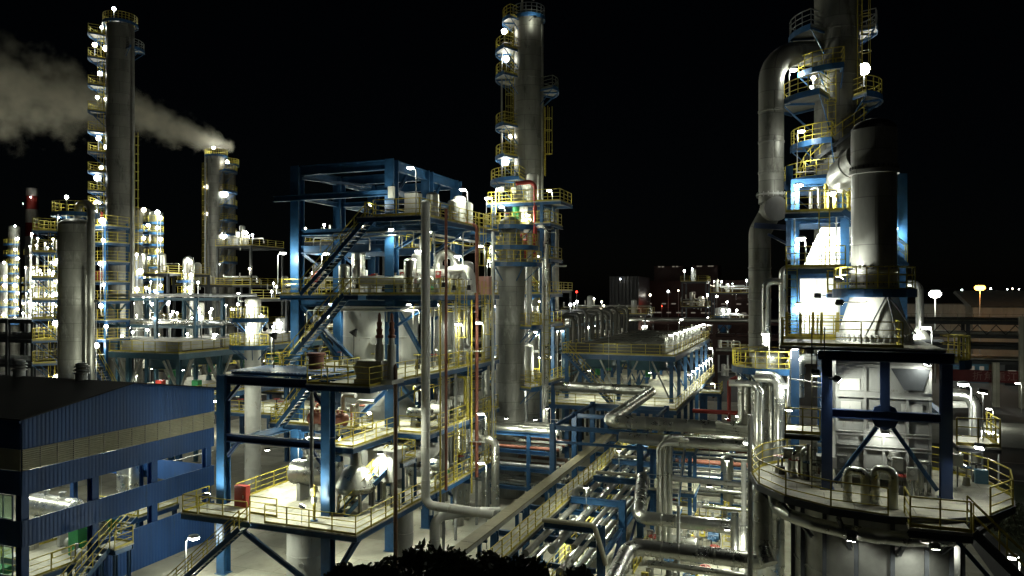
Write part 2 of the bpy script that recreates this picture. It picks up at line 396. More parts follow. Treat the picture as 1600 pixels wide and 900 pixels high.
def ring_platform(root, cx, cy, r0, r1, a0, a1, z, m='blue_steel', dm='deck_plate', rm='yellow_paint', h=1.1, sp=12, brackets=True, rails=True, pm=None):
    mb = MB().ring(cx, cy, r0, r1, a0, a1, z-.08, z)
    p = part('platform', mb, pm or 'grating', root)
    eb = MB().ring(cx, cy, r1+.002, r1+.05, a0, a1, z-.28, z+.1)
    if brackets:
        k = max(2, int((a1-a0)/40))
        for i in range(k+1):
            if a1-a0 >= 360 and i == k: break
            u = R_(a0+(a1-a0)*(i+.02)/(k+.04)); c, s = math.cos(u), math.sin(u)
            eb.bar((cx+c*r0, cy+s*r0, z-.16), (cx+c*(r1-.05), cy+s*(r1-.05), z-.16), .08, .14)
            eb.bar((cx+c*r0, cy+s*r0, z-1.0*(r1-r0)), (cx+c*(r1-.1), cy+s*(r1-.1), z-.24), .07)
    part('bracket_frame', eb, m, p)
    if rails:
        n = max(3, int((a1-a0)/sp)); pts = [Vector((cx+(r1-.03)*math.cos(R_(a0+(a1-a0)*k/n)), cy+(r1-.03)*math.sin(R_(a0+(a1-a0)*k/n)), z)) for k in range(n+1)]
        rb = rail_into(MB(), pts, h)
        if a1-a0 < 360:
            for a in (a0, a1):
                c, s = math.cos(R_(a)), math.sin(R_(a)); rail_into(rb, [Vector((cx+c*(r0+.1), cy+s*(r0+.1), z)), Vector((cx+c*r1, cy+s*r1, z))], h)
        for q in pts: rb.bar(q, q+Vector((0, 0, h)), .055)
        part('railing', rb, rm, p)
    return p
def banded(z0, z1, r, step=2.4, e=.025):
    """shell profile with the raised bands of insulation cladding"""
    pr = [(r, z0)]; n = max(1, round(abs(z1-z0)/step))
    for k in range(1, n):
        z = z0+(z1-z0)*k/n; pr += [(r, z-.06), (r+e, z-.045), (r+e, z+.045), (r, z+.06)]
    return pr+[(r, z1)]
def pipe(label, pts, r, m='silver', group=None, bands=1.0, seg=14, bend=None, name='pipe', cat='pipe', flanges=()):
    mb = MB().tube(pts, r, seg, bend, bands if r > .09 else 0)
    if not flanges: return solo(name, mb, m, label, cat, group)
    t = thing(name, label, cat, pts[0], group); part('pipe_run', mb, m, t)
    for p, d in flanges:
        p, d = Vector(p), Vector(d).normalized(); part('flange', MB().cyl(p-d*.05, p+d*.05, r*1.5, seg=16), m, t)
    return t
def vessel(label, cx, cy, z0, z1, r, m='column_cladding', cat='vessel', name='process_vessel', dome=None, group=None, seg=36, cone=None, step=2.4, nozzles=(), skirt=0):
    t = thing(name, label, cat, (cx, cy, z0), group); dome = r*.5 if dome is None else dome
    pr = banded(z0+skirt, z1, r, step)
    part('shell', MB().lathe((cx, cy, 0), pr, seg), m, t)
    part('top_head', MB().dome((cx, cy, z1), r*.998, dome, 1, seg), m, t)
    if skirt: part('skirt', MB().lathe((cx, cy, 0), [(r*1.05, z0), (r*1.05, z0+.1), (r*.99, z0+.12), (r*.99, z0+skirt)], seg), 'grey_paint', t)
    for ang, z, rr, L in nozzles:
        c, s = math.cos(R_(ang)), math.sin(R_(ang)); a = Vector((cx+c*r*.95, cy+s*r*.95, z)); b = Vector((cx+c*(r+L), cy+s*(r+L), z))
        q = MB().cyl(a, b, rr, seg=14); u = (b-a).normalized(); q.cyl(b-u*.06, b, rr*1.5, seg=14); part('nozzle', q, m, t)
    return t
def drum(label, p, q, r, m='silver', cat='drum', name='horizontal_drum', saddle=None, group=None, nozzle=True):
    p, q = Vector(p), Vector(q); L = (q-p).length; d = (q-p).normalized(); t = thing(name, label, cat, (p+q)/2-Vector((0, 0, r)), group)
    part('shell', MB().lathe(p, banded(0, L, r, 1.2, .015), 28, axis=d), m, t)
    part('end_head', MB().dome(q, r*.998, r*.5, 1, 28, axis=d), m, t); part('end_head', MB().dome(p, r*.998, r*.5, 1, 28, axis=-d), m, t)
    if saddle is not None:
        s = d.cross(Vector((0, 0, 1))).normalized()
        for k in (.2, .8):
            c = p+(q-p)*k; part('saddle', MB().bar((c.x, c.y, saddle), (c.x, c.y, c.z-r*.8), r*1.5, .25, up=d), 'grey_paint', t)
    if nozzle:
        for k in (.3, .7):
            c = p+(q-p)*k; mb = MB().cyl(c+Vector((0, 0, r*.9)), c+Vector((0, 0, r*1.45)), r*.2); mb.cyl(c+Vector((0, 0, r*1.38)), c+Vector((0, 0, r*1.46)), r*.32); part('nozzle', mb, m, t)
    return t
def valve(p, label, s=.3, m='black_paint', wheel='red_paint', group='gate valves', up=1):
    p = Vector(p); t = thing('gate_valve', label, 'valve', p, group)
    mb = MB().cyl(p+Vector((0, 0, 0)), p+Vector((0, 0, s*1.2)), s*.55, s*.4, 12); mb.cyl(p+Vector((0, 0, s*1.2)), p+Vector((0, 0, s*2.6)), s*.13, seg=8); part('valve_body', mb, m, t)
    w = MB(); c = p+Vector((0, 0, s*2.6)); n = 12
    pts = [c+Vector((math.cos(2*math.pi*k/n), math.sin(2*math.pi*k/n), 0))*s*.7 for k in range(n)]
    for i in range(n): w.bar(pts[i], pts[(i+1) % n], s*.12)
    w.bar(pts[0], pts[6], s*.1); w.bar(pts[3], pts[9], s*.098)
    part('handwheel', w, wheel, t); return t
def instrument(x, y, z, label, m='grey_paint', group='instrument boxes', h=1.1):
    t = thing('instrument_box', label, 'instrument', (x, y, z), group); part('post', MB().cyl((x, y, z), (x, y, z+h), .035, seg=6), 'galvanized', t); part('housing', MB().box(x-.2, y-.11, z+h, x+.2, y+.11, z+h+.5), m, t)
    part('gauge', MB().cyl((x, y-.16, z+h+.3), (x, y-.111, z+h+.3), .1, seg=12), 'white_paint', t); return t
def pump(p, ang, label, m='motor_blue', s=1.0):
    p = Vector(p); u = Vector((math.cos(R_(ang)), math.sin(R_(ang)), 0)); z = Vector((0, 0, 1)); t = thing('pump_set', label, 'pump', p, 'pumps on the yard floor')
    part('base_plate', MB().bar(p-u*.9*s+z*.15, p+u*.9*s+z*.15, .6*s, .3), 'concrete', t)
    mb = MB().cyl(p+u*.1*s+z*.65*s, p+u*.85*s+z*.65*s, .27*s, seg=18); mb.bar(p+u*.25*s+z*.35*s, p+u*.7*s+z*.35*s, .3*s, .2*s); mb.bar(p+u*.4*s+z*.95*s, p+u*.6*s+z*.95*s, .2*s, .15*s); part('motor', mb, m, t)
    q = MB().lathe(p-u*.7*s+z*.65*s, [(.001, 0), (.28*s, 0), (.34*s, .12*s), (.34*s, .3*s), (.2*s, .4*s), (.1*s, .75*s)], 18, axis=u); q.cyl(p-u*.55*s+z*.9*s, p-u*.55*s+z*1.3*s, .1*s); part('pump_casing', q, 'grey_paint', t)
    return t
# ------------------------------------------------------------------ camera, sky, added fill light
cam = bpy.data.cameras.new('camera'); camo = bpy.data.objects.new('camera', cam); COL.objects.link(camo); sc.camera = camo
camo.location = (0, 0, CZ); camo.rotation_euler = (R_(90), 0, YAW); cam.sensor_width = 36; cam.lens = 36*FPX/1600; cam.shift_y = 10/1600
cam.clip_end = 5000; cam.clip_start = .5
w = bpy.data.worlds.new('World'); sc.world = w; w.use_nodes = True
N = w.node_tree.nodes; bg = N['Background']; sky = N.new('ShaderNodeTexSky'); sky.sky_type = 'NISHITA'; sky.sun_disc = False
sky.sun_elevation = R_(38); sky.sun_rotation = R_(150); w.node_tree.links.new(sky.outputs[0], bg.inputs[0]); bg.inputs[1].default_value = .00018
sun = bpy.data.lights.new('fill_sun', 'SUN'); sun.energy = .016; sun.angle = R_(.5); sun.color = (1., .98, .86)  # weak fill added for the light scattered across the plant
so = bpy.data.objects.new('fill_sun', sun); COL.objects.link(so)
az = R_(150); dv = Vector((math.sin(az)*math.cos(R_(38)), math.cos(az)*math.cos(R_(38)), math.sin(R_(38))))
so.rotation_euler = dv.to_track_quat('Z', 'Y').to_euler()
sc.view_settings.view_transform = 'Standard'; sc.view_settings.look = 'None'; sc.view_settings.exposure = 0; sc.view_settings.gamma = 1
sc.render.engine = 'CYCLES'; cy = sc.cycles
cy.use_denoising = True; cy.max_bounces = 5; cy.diffuse_bounces = 3; cy.glossy_bounces = 3; cy.volume_bounces = 1; cy.transparent_max_bounces = 6
cy.caustics_reflective = False; cy.caustics_refractive = False; cy.sample_clamp_indirect = 2.0; cy.use_light_tree = True; cy.use_adaptive_sampling = False
try: cy.denoising_use_gpu = False
except Exception: pass

# ------------------------------------------------------------------ ground, yard, road
solo('ground', MB().add([(-2500, -400, -.02), (2500, -400, -.02), (2500, 3500, -.02), (-2500, 3500, -.02)], [(0, 1, 2, 3)]), 'asphalt', None, None, kind='structure')
def sheet(name, x0, y0, x1, y1, z, m): solo(name, MB().box(x0, y0, z-.02, x1, y1, z), m, None, None, kind='structure')
sheet('concrete_yard', -75, 22, 12, 128, .004, 'concrete')
sheet('lawn', 14, 30, 90, 82, .06, 'lawn')
sheet('road', 12.3, 84, 160, 101, .008, 'asphalt')
sheet('pavement', 12.3, 101.4, 160, 121, .012, 'kerb_stone')
sheet('road_kerb', 12.3, 83, 160, 83.4, .14, 'kerb_stone'); sheet('road_kerb', 12.3, 101, 160, 101.35, .14, 'kerb_stone')
sheet('road_marking', 12.3, 92.4, 160, 92.55, .012, 'kerb_stone')

# ------------------------------------------------------------------ blue open-sided machine hall at the left
def hall():
    X = -40.; Y1, Y2, YR = 28.5, 43.0, 35.75; XE = -66.; EZ, RZ = 11.05, 12.2
    t = thing('machine_hall', 'blue corrugated machine hall with open sides and grey louvre band', 'industrial building', (X, YR, 0))
    def corr(y0, y1, z0, z1, topf=None):
        p = .25; e = .012; n = int((y1-y0)/p); mb = MB(); ys = []
        for k in range(n+1):
            for o, x in ((0, 0), (.08, 0), (.10, e), (.21, e)): 
                y = y0+k*p+o
                if y <= y1: ys.append((y, X+x))
        ys.append((y1, ys[-1][1]))
        vs = [(x, y, z0) for y, x in ys]+[(x, y, topf(y) if topf else z1) for y, x in ys]; m_ = len(ys)
        vs += [(X-.08, y, z0) for y, x in ys]+[(X-.08, y, topf(y) if topf else z1) for y, x in ys]
        fs = [(i, i+1, m_+i+1, m_+i) for i in range(m_-1)]+[(2*m_+i+1, 2*m_+i, 3*m_+i, 3*m_+i+1) for i in range(m_-1)]
        fs += [(2*m_+i, 2*m_+i+1, i+1, i) for i in range(m_-1)]+[(m_+i, m_+i+1, 3*m_+i+1, 3*m_+i) for i in range(m_-1)]
        mb.add(vs, fs); return mb
    rz = lambda y: EZ+(RZ-EZ)*(1-abs(y-YR)/(YR-Y1))
    part('wall', corr(Y1, Y2, 9.37, 11, rz), 'blue_siding', t)
    part('wall', corr(Y1, Y2, 6.8, 8.16), 'blue_siding', t)
    part('wall', corr(Y1, Y2, 3.92, 5.38), 'blue_siding', t)
    part('wall', corr(33.3, Y2, 0, 2.75), 'blue_siding', t)
    n = 14; L = (Y2-Y1)/n                                   # louvre band
    for k in range(n):
        lv = MB(); y0 = Y1+k*L+.02; y1 = y0+L-.04
        lv.box(X-.06, y0, 8.17, X-.03, y1, 9.36)
        z = 8.2
        while z < 9.3: lv.bar((X+.0, y0, z+.04), (X+.0, y1, z+.04), .085, .03, up=(.5, 0, 1)); z += .12
        part('louvre_panel', lv, 'louvre_panel', t)
        if k: part('mullion', MB().box(X-.03, y0-.035, 8.165, X+.05, y0-.005, 9.365), 'pale_wall', t)
    for y in (Y1+.25, 33.2, 37.7, 42.6):
        mb = MB().ibeam((X-.35, y, 0), (X-.35, y, 11.0), .45, .45, .04, up=(1, 0, 0)); part('column', mb, 'blue_siding', t)
        mb = MB().ibeam((XE+.35, y, 0), (XE+.35, y, 11.0), .45, .45, .04, up=(1, 0, 0)); part('column', mb, 'blue_siding', t)
    for x in (-47, -54, -60):
        for y in (Y1+.3, Y2-.3): part('column', MB().ibeam((x, y, 0), (x, y, 11), .4, .4, .04), 'blue_siding', t)
        part('roof_truss', MB().ibeam((x, Y1+.3, 10.8), (x, Y2-.3, 10.8), .45, .25), 'blue_steel', t)
    # side that faces the camera: same bands, windows between them
    def flat(y, z0, z1, nm, m): part(nm, MB().box(XE, y-.06, z0, X-.1, y, z1), m, t)
    for z0, z1 in ((9.37, 11.0), (6.8, 8.16), (3.92, 5.38), (0, 2.2)): flat(Y1, z0, z1, 'wall', 'blue_siding')
    flat(Y1-.01, 8.17, 9.36, 'louvre_panel', 'louvre_panel')
    for z0, z1 in ((9.37, 11.0), (6.8, 8.16), (3.92, 5.38)): flat(Y2, z0, z1, 'wall', 'blue_siding')
    for zb, zt in ((5.40, 6.78), (2.22, 3.90)):
        for k in range(9):
            x1 = X-.7-k*1.7; f = part('window', MB().box(x1-.82, Y1-.07, zb+.06, x1-.78, Y1-.01, zt-.06).box(x1-1.6, Y1-.07, zb, x1-1.54, Y1-.01, zt).box(x1-.06, Y1-.07, zb, x1, Y1-.01, zt).box(x1-1.54, Y1-.07, zb, x1-.06, Y1-.01, zb+.06).box(x1-1.54, Y1-.07, zt-.06, x1-.06, Y1-.01, zt), 'galvanized', t)
            part('pane', MB().box(x1-1.54, Y1-.05, zb+.06, x1-.06, Y1-.03, zt-.06), 'clear_glass', f)
    roof = MB().add([(X+.25, Y1-.3, EZ-.03), (X+.25, YR, RZ+.04), (X+.25, Y2+.3, EZ-.03), (XE, Y1-.3, EZ-.03), (XE, YR, RZ+.04), (XE, Y2+.3, EZ-.03),
                     (X+.25, Y1-.3, EZ+.05), (X+.25, YR, RZ+.12), (X+.25, Y2+.3, EZ+.05), (XE, Y1-.3, EZ+.05), (XE, YR, RZ+.12), (XE, Y2+.3, EZ+.05)],
                    [(0, 3, 4, 1), (1, 4, 5, 2), (6, 7, 10, 9), (7, 8, 11, 10), (0, 1, 7, 6), (1, 2, 8, 7), (3, 9, 10, 4), (4, 10, 11, 5), (0, 6, 9, 3), (2, 5, 11, 8)])
    rp = part('roof', roof, 'roof_sheet', t)
    k = X-.5
    while k > XE+1:
        for a, b in ((Y1-.28, YR-.02), (Y2+.28, YR+.02)):
            pass
        k -= 1.
    for yy in (Y1-.34, Y2+.34): part('gutter', MB().box(XE, yy-.06, EZ-.16, X+.3, yy+.06, EZ-.02), 'blue_siding', t)
    # roof vents
    for i, x in enumerate((-44.5, -50.5, -57.)):
        v = thing('roof_ventilator', 'round galvanized ventilator standing on the dark hall roof ridge', 'vent', (x, YR, RZ+.1), 'roof ventilators')
        part('vent_throat', MB().cyl((x, YR, RZ), (x, YR, RZ+.55), .38, seg=18), 'galvanized', v)
        for j in range(3):
            z = RZ+.45+j*.22; part('vent_cap', MB().lathe((x, YR, z), [(.3, 0), (.5, .05), (.5, .10), (.3, .2)], 20), 'galvanized', v)
        part('vent_cap', MB().dome((x, YR, RZ+1.09), .4, .16, 1, 18), 'galvanized', v)
    # what stands inside
    for i, (x, y, p) in enumerate(((-46, 33.5, 260), (-46, 39, 260), (-54, 34, 300), (-54, 40, 300), (-61, 36, 260))):
        h = thing('bay_light', 'hanging bay lamp under the machine hall roof', 'lamp', (x, y, 9.6), 'hall bay lamps')
        part('lamp_head', MB().lathe((x, y, 9.6), [(.08, .5), (.1, .35), (.32, .06), (.32, 0)], 16), 'grey_paint', h)
        part('lens', MB().cyl((x, y, 9.58), (x, y, 9.6), .28, seg=16), 'lamp_white', h); part('drop_rod', MB().cyl((x, y, 10.1), (x, y, 10.8), .02, seg=6), 'dark_steel', h)
        put_light(h, (0, 0, -.3), p*3.6)
    drum('silver horizontal compressor drum on the hall floor', (-52, 38, 2.6), (-48, 38, 2.6), .8, saddle=0)
    drum('second silver drum farther inside the blue hall', (-58, 33, 2.4), (-54, 33, 2.4), .9, saddle=0)
    vessel('short silver vertical tank seen through the hall opening', -46.5, 41.2, 2.5, 5.6, .75, 'silver', 'tank', 'vertical_tank', nozzles=((NEAR, 4.5, .15, .3),), step=1.)
    c = thing('overhead_crane', 'red overhead crane trolley inside the blue hall', 'crane', (-48.5, 34, 7.6))
    part('bridge_girder', MB().ibeam((-48.5, 29.2, 7.4), (-48.5, 42.4, 7.4), .5, .3), 'blue_steel', c); part('trolley', MB().box(-49.2, 33, 7.66, -47.8, 34.6, 8.2), 'red_paint', c); part('hook_block', MB().cyl((-48.5, 33.8, 5.8), (-48.5, 33.8, 7.1), .06).cyl((-48.5, 33.8, 5.3), (-48.5, 33.8, 5.8), .22), 'red_paint', c)
    f = thing('equipment_platform', 'blue steel platform with yellow rails inside the hall', 'platform', (-44, 40, 0))
    deck(f, -47.5, 38.5, -42.5, 42.2, 2.5); railing(f, [Vector((-47.4, 38.6, 2.5)), Vector((-42.6, 38.6, 2.5)), Vector((-42.6, 42.1, 2.5))])
    for x in (-47.2, -42.8):
        for y in (38.8, 42): column(f, x, y, 0, 2.1, .25)
    stair(f, (-42.9, 34.4, 0), (-42.9, 38.4, 2.5), .9)
    g = thing('inspection_platform', 'small platform with yellow rails at the hall front', 'platform', (-41, 31.5, 0))
    deck(g, -43, 29.4, -41, 32.6, 1.6); railing(g, [Vector((-41.05, 29.45, 1.6)), Vector((-41.05, 32.55, 1.6))])
    railing(g, [Vector((-42.95, 29.45, 1.6)), Vector((-41.05, 29.45, 1.6))])
    for y in (29.7, 32.3): column(g, -41.2, y, 0, 1.24, .2); column(g, -42.8, y, 0, 1.24, .2)
    s = thing('access_platform', 'yellow railed landing with stair outside the hall wall', 'platform', (-38.9, 33.8, 0))
    deck(s, -39.7, 32.9, -38.2, 34.3, 2.6); railing(s, [Vector((-39.65, 34.25, 2.6)), Vector((-38.25, 34.25, 2.6)), Vector((-38.25, 32.95, 2.6))])
    for q in ((-39.5, 33.1), (-38.4, 33.1), (-39.5, 34.1), (-38.4, 34.1)): column(s, *q, 0, 2.24, .18)
    stair(s, (-39, 29.4, 0), (-39, 32.85, 2.6), .9)
    for i, y in enumerate((30.2, 31.4, 36.5, 38.6, 40.2)):
        b = MB().box(-45.3-i*.7, y, .004, -44.4-i*.7, y+.9, 1.5+.2*(i % 3)); solo('control_cabinet', b, 'grey_paint' if i % 2 else 'green_paint', 'grey control cabinet on the hall floor' if i % 2 else 'green control cabinet on the hall floor', 'cabinet', 'cabinets on the hall floor')
hall()
for i, (x, y0, y1) in enumerate(((-43.4, 29.5, 33), (-45.2, 34.2, 38.2), (-50.5, 29.5, 42.0))): q = thing('hall_guard_rail', 'yellow guard rail on the hall floor', 'railing', (x, y0, 0), 'guard rails of the hall'); railing(q, [V(x, y0, .004), V(x, y1, .004)], sp=1.2)
for i, (x, y) in enumerate(((-44.2, 30.5), (-44.5, 36), (-46.6, 37), (-50, 31), (-51, 36.5), (-48, 41))): pump((x, y, .004), 90*(i % 2), ('blue', 'grey', 'green')[i % 3]+' pump set on the hall floor', ('motor_blue', 'grey_paint', 'green_paint')[i % 3], 1.1)
lamp(P(303, 843, 46.5), 'curved white street lamp by the low blue hall wall', h=4.6, ang=RIGHT, power=170, arm=.7)
lamp(P(338, 628, 60), 'pole lamp shining behind the far end of the blue hall', h=4, ang=RIGHT, power=260)
# ------------------------------------------------------------------ main blue reactor structure
XL, XR = -34.4, -26.4; YS = (45.4, 50.8, 56.0); YP = 37.8; DX = -22.6; YE = 56.3
ZA, ZB, ZC, ZD_, ZE, ZT = 4.6, 8.7, 12.7, 18.0, 23.2, 27.5
V = lambda x, y, z: Vector((x, y, z))
S = thing('process_structure', 'tall open blue steel structure with stacked decks and zigzag stairs', 'steel structure', (-28, 46, 0))
for x in (XL, XR):
    for y in YS: column(S, x, y, 0, ZT, .72)
    column(S, x, YP, 0, ZC+.1, .62)
g = .37
for z, hh in ((ZT, .7), (ZT-2.1, .35)):
    for y in YS: beam(S, (XL+g, y, z-hh/2), (XR-g, y, z-hh/2), hh, .35)
    for x in (XL, XR):
        for a, b in zip(YS, YS[1:]): beam(S, (x, a+g, z-hh/2), (x, b-g, z-hh/2), hh, .35)
beam(S, (-36.2, YS[0]-.4, ZT-2.4), (XR, YS[0]-.4, ZT-2.4), .4, .3)
beam(S, (XL+g, YS[0], 21.3), (XR-g, YS[0], 21.3), .55, .35); beam(S, (XL+g, YS[1], 21.3), (XR-g, YS[1], 21.3), .55, .35)
for x in (XL, XR):
    for a, b in zip(YS, YS[1:]):
        if x == XL: beam(S, (x, a+g, 21.3), (x, b-g, 21.3), .5, .3)
for z in (ZA, ZB, ZC, ZD_, ZE):
    hh = .45; zz = z-.42
    for y in YS: beam(S, (XL+g, y, zz-hh/2), (XR-g, y, zz-hh/2), hh, .3); beam(S, (XR+g, y, zz-hh/2), (DX-.2, y, zz-hh/2), hh, .25)
    for x in (XL, XR):
        for a, b in zip(YS, YS[1:]): beam(S, (x, a+g, zz-hh/2), (x, b-g, zz-hh/2), hh, .3)
# knee braces and diagonals
for z0, z1 in ((ZA, ZB), (ZB, ZC), (ZC, ZD_)):
    brace(S, (XR+.5, YS[0]-.1, z1-.9), (DX-.6, YS[0]-.1, z1-.5), .2)
    brace(S, (XR, YS[0]+.4, z1-.7), (XR, YS[1]-.5, z0+.4), .26); brace(S, (XR, YS[1]+.4, z1-.7), (XR, YS[2]-.5, z0+.4), .26)
    brace(S, (XR+.4, YS[0], z1-2.2), (DX-.5, YS[0], z1-.55), .2); brace(S, (XR+.4, YS[1], z1-2.0), (DX-.5, YS[1], z1-.55), .2); brace(S, (XR+.4, YS[2], z1-2.0), (DX-.5, YS[2], z1-.55), .2)
    brace(S, (XL, YS[0]+.4, z1-.7), (XL, YS[1]-.5, z0+.4), .26)
brace(S, (XL+.5, YS[0], ZD_-.9), (XR-3.2, YS[0], ZC+.6), .28); brace(S, (XR-.6, YS[0]+2, ZC-.9), (XR-3, YS[0]+.3, ZB+.4), .28)
for y in YS: brace(S, (XR+.4, y, ZE-2.0), (DX-.6, y, ZE-.5), .22)
for y in YS[:2]: brace(S, (XL+.5, y, 21.0), (XL+1.9, y, 20.1), .2)
for p, q in (((XL+.4, YS[0], 26.6), (XL+3., YS[1], 26.6)), ((XR-.4, YS[0], 26.6), (XR-3.5, YS[1], 26.6)), ((XR, YS[0]+.4, 24.9), (XR, YS[0]+2.2, 26.7)), ((XR, YS[1]+.4, 24.9), (XR, YS[1]+2.2, 26.7))): brace(S, p, q, .2)
# portal in front
beam(S, (XL+.32, YP, ZC-.2), (XR-.32, YP, ZC-.2), .55, .35, 'shaded_blue_steel'); beam(S, (XL+.32, YP, ZB+.1), (XR-.32, YP, ZB+.1), .5, .35, 'shaded_blue_steel')  # front beams coloured darker, as faces turned away from the lamps
for x in (XL, XR):
    beam(S, (x, YP+.32, ZC-.2), (x, YS[0]-.4, ZC-.2), .5, .32, 'blue_steel'); beam(S, (x, YP+.32, ZB-.4), (x, YS[0]-.4, ZB-.4), .5, .32, 'blue_steel'); beam(S, (x, YP+.32, ZA-.5), (x, YS[0]-.4, ZA-.5), .5, .32, 'blue_steel')
for s_, x in ((1, XL), (-1, XR)): brace(S, (x+s_*.35, YP, ZC-1.5), (x+s_*1.3, YP, ZC-.5), .2, 'shaded_blue_steel'); brace(S, (x+s_*.35, YP, ZB-1.1), (x+s_*1.2, YP, ZB-.2), .2, 'shaded_blue_steel')
beam(S, (XL-.05, YP-.9, ZA-.55), (XR-1.6, YP-.9, ZA-.55), .4, .3)
# decks
deck(S, -33.9, 35.0, DX, 44.9, ZA); deck(S, -33.9, 44.906, DX, YE, ZA-.01)
deck(S, -35.2, 35.0, -33.906, 37.4, ZA-.02)
deck(S, -35.6, 43.7, DX, YE, ZB); deck(S, -26.9, 38.2, -24.9, 43.694, ZB)
deck(S, -34.9, 42.2, DX, YE, ZC); deck(S, -27.0, 36.4, DX, 42.194, ZC)
deck(S, -34.9, 44.0, DX, YE, ZD_); deck(S, -27.4, 42.5, DX, YE, ZE)
for z, x0, y0 in ((ZA, -33.9, 35.), (ZB, -34.4, 43.7), (ZC, -34.4, 42.2), (ZD_, -34.4, 44.), (ZE, -27.4, 42.5)): deck_joists(S, x0, y0, DX, YE, z-.08, 2.1)
# corrugated cover on the portal
cv = MB()
for k in range(28):
    x = -34.2+k*.27; cv.prism((x, 38.15, ZC+.30), (x, 41.9, ZC+.30), [(-.13, 0), (-.06, .07), (.06, .07), (.13, 0), (.06, .05), (-.06, .05)])
part('corrugated_cover', cv, 'blue_steel', S)
for y in (38.3, 40, 41.7): beam(S, (-34.2, y, ZC+.20), (-27.1, y, ZC+.20), .16, .12)
# railings (yellow where light falls, all the same paint)
railing(S, [V(-33.8, 42.0, ZA), V(-33.8, 38.3, ZA)]); railing(S, [V(-33.8, 44.8, ZA), V(-33.8, 42.0, ZA)])
railing(S, [V(-33.8, 35.1, ZA), V(-30.2, 35.1, ZA)]); railing(S, [V(-28.9, 35.1, ZA), V(DX-.1, 35.1, ZA), V(DX-.1, 44.8, ZA)]); railing(S, [V(DX-.1, 44.9, ZA-.01), V(DX-.1, YE-.1, ZA-.01)])
railing(S, [V(-33.95, 35.1, ZA-.02), V(-35.1, 35.1, ZA-.02), V(-35.1, 37.3, ZA-.02)], sp=1.1)
railing(S, [V(-31.0, 36.3, ZA), V(-29.0, 36.3, ZA)])
railing(S, [V(-24.95, 43.6, ZB), V(-24.95, 38.3, ZB), V(-26.85, 38.3, ZB), V(-26.85, 43.6, ZB)]); railing(S, [V(-24.9, 43.8, ZB), V(DX-.1, 43.8, ZB), V(DX-.1, YE-.1, ZB)])
railing(S, [V(-27, 43.8, ZB), V(-35.5, 43.8, ZB), V(-35.5, 47, ZB)])
railing(S, [V(-26.95, 42.1, ZC), V(-26.95, 36.5, ZC), V(DX-.1, 36.5, ZC), V(DX-.1, 42.1, ZC)]); railing(S, [V(DX-.1, 42.3, ZC), V(DX-.1, YE-.1, ZC)])
railing(S, [V(-27.1, 42.3, ZC), V(-34.8, 42.3, ZC), V(-34.8, YE-.1, ZC)])
railing(S, [V(-32.6, 44.1, ZD_), V(-34.8, 44.1, ZD_), V(-34.8, YE-.1, ZD_)]); railing(S, [V(-31.0, 44.1, ZD_), V(DX-.1, 44.1, ZD_), V(DX-.1, YE-.1, ZD_)])
railing(S, [V(-26.2, 42.6, ZE), V(DX-.1, 42.6, ZE), V(DX-.1, YE-.1, ZE)]); railing(S, [V(-27.35, 43.4, ZE), V(-27.35, YE-.1, ZE)])
# zigzag stairs, all climbing to the right
stair(S, (-32.2, 43.3, ZD_), (-26.6, 43.1, ZE), .9); stair(S, (-33.8, 43.2, ZC+.02), (-28.6, 43.2, ZD_), .9)
stair(S, (-33.9, 42.8, ZB), (-30.4, 42.8, ZC), .9)
deck(S, -28.6, 42.7, -27.45, 43.95, ZD_-.006)
stair(S, (-34.9, 33.7, .0), (-29.6, 34.2, ZA), 1.0); brace(S, (-31.0, 35.4, 4.0), (-27.2, 37.3, .4), .26); brace(S, (-23.2, 36, 4.0), (-26.0, 37.6, .6), .26); brace(S, (-26.4, 38.4, .5), (-26.4, 44.6, 4.0), .26)
stair(S, (-25.6, 38.0, ZA), (-24.0, 41.2, 7.3), .8)
deck(S, -25.2, 41.3, -23.2, 43.2, 7.3); railing(S, [V(-25.1, 43.1, 7.3), V(-23.3, 43.1, 7.3), V(-23.3, 41.4, 7.3)])
for q in ((-25.1, 41.5), (-23.3, 41.5), (-25.1, 43.1), (-23.3, 43.1)): column(S, *q, ZA, 6.94, .14)
# ---- vessels and machines that stand in it
vessel('huge pale reactor vessel standing inside the blue steel structure', -30.1, 50.4, 4.62, 17.3, 3.05, 'grey_paint', 'reactor', 'reactor_vessel', step=2.6, nozzles=((NEAR, 14.6, .25, .35), (RIGHT, 10.5, .3, .4)))
vessel('second pale reactor behind the right hand blue column', -26.2, 53.4, 4.62, 17.2, 1.9, 'grey_paint', 'reactor', 'reactor_vessel', step=2.6)
vessel('grey round tank under the lowest deck of the blue structure', *XY(481, 47.6), 0.01, 4.1, 1.32, 'grey_paint', 'tank', 'vertical_tank', dome=.25, step=1.3, nozzles=((NEAR, 1., .12, .2),))
vessel('white pipe-like tank below the deck near the tree tops', *XY(632, 47.), 0.01, 4.2, .55, 'white_paint', 'tank', 'vertical_tank', dome=.2, step=1.4)
a = P(462, 752, 48.5); drum('silver round ended drum on the lowest blue deck', (a.x, a.y, 6.35), (a.x+2.9, a.y+.2, 6.35), .8, saddle=ZA)
for i, (px, py, d, h, r) in enumerate(((487, 715, 48.2, 1.0, .22), (500, 712, 48.4, 1.1, .14), (478, 722, 48.3, .8, .2), (508, 722, 48, .7, .25))):
    p = P(px, py, d); solo('drum_fitting', MB().cyl((p.x, p.y, 7.0), (p.x, p.y, 7.0+h), r, seg=12).cyl((p.x, p.y, 7.0+h), (p.x, p.y, 7.05+h), r*1.5, seg=12).cyl((p.x, p.y, 7.05+h), (p.x, p.y, 7.3+h), r*.6, seg=10), 'silver' if i % 2 else 'galvanized', 'upright metal fitting on top of the silver round ended drum', 'fitting', 'fittings on the deck drum')
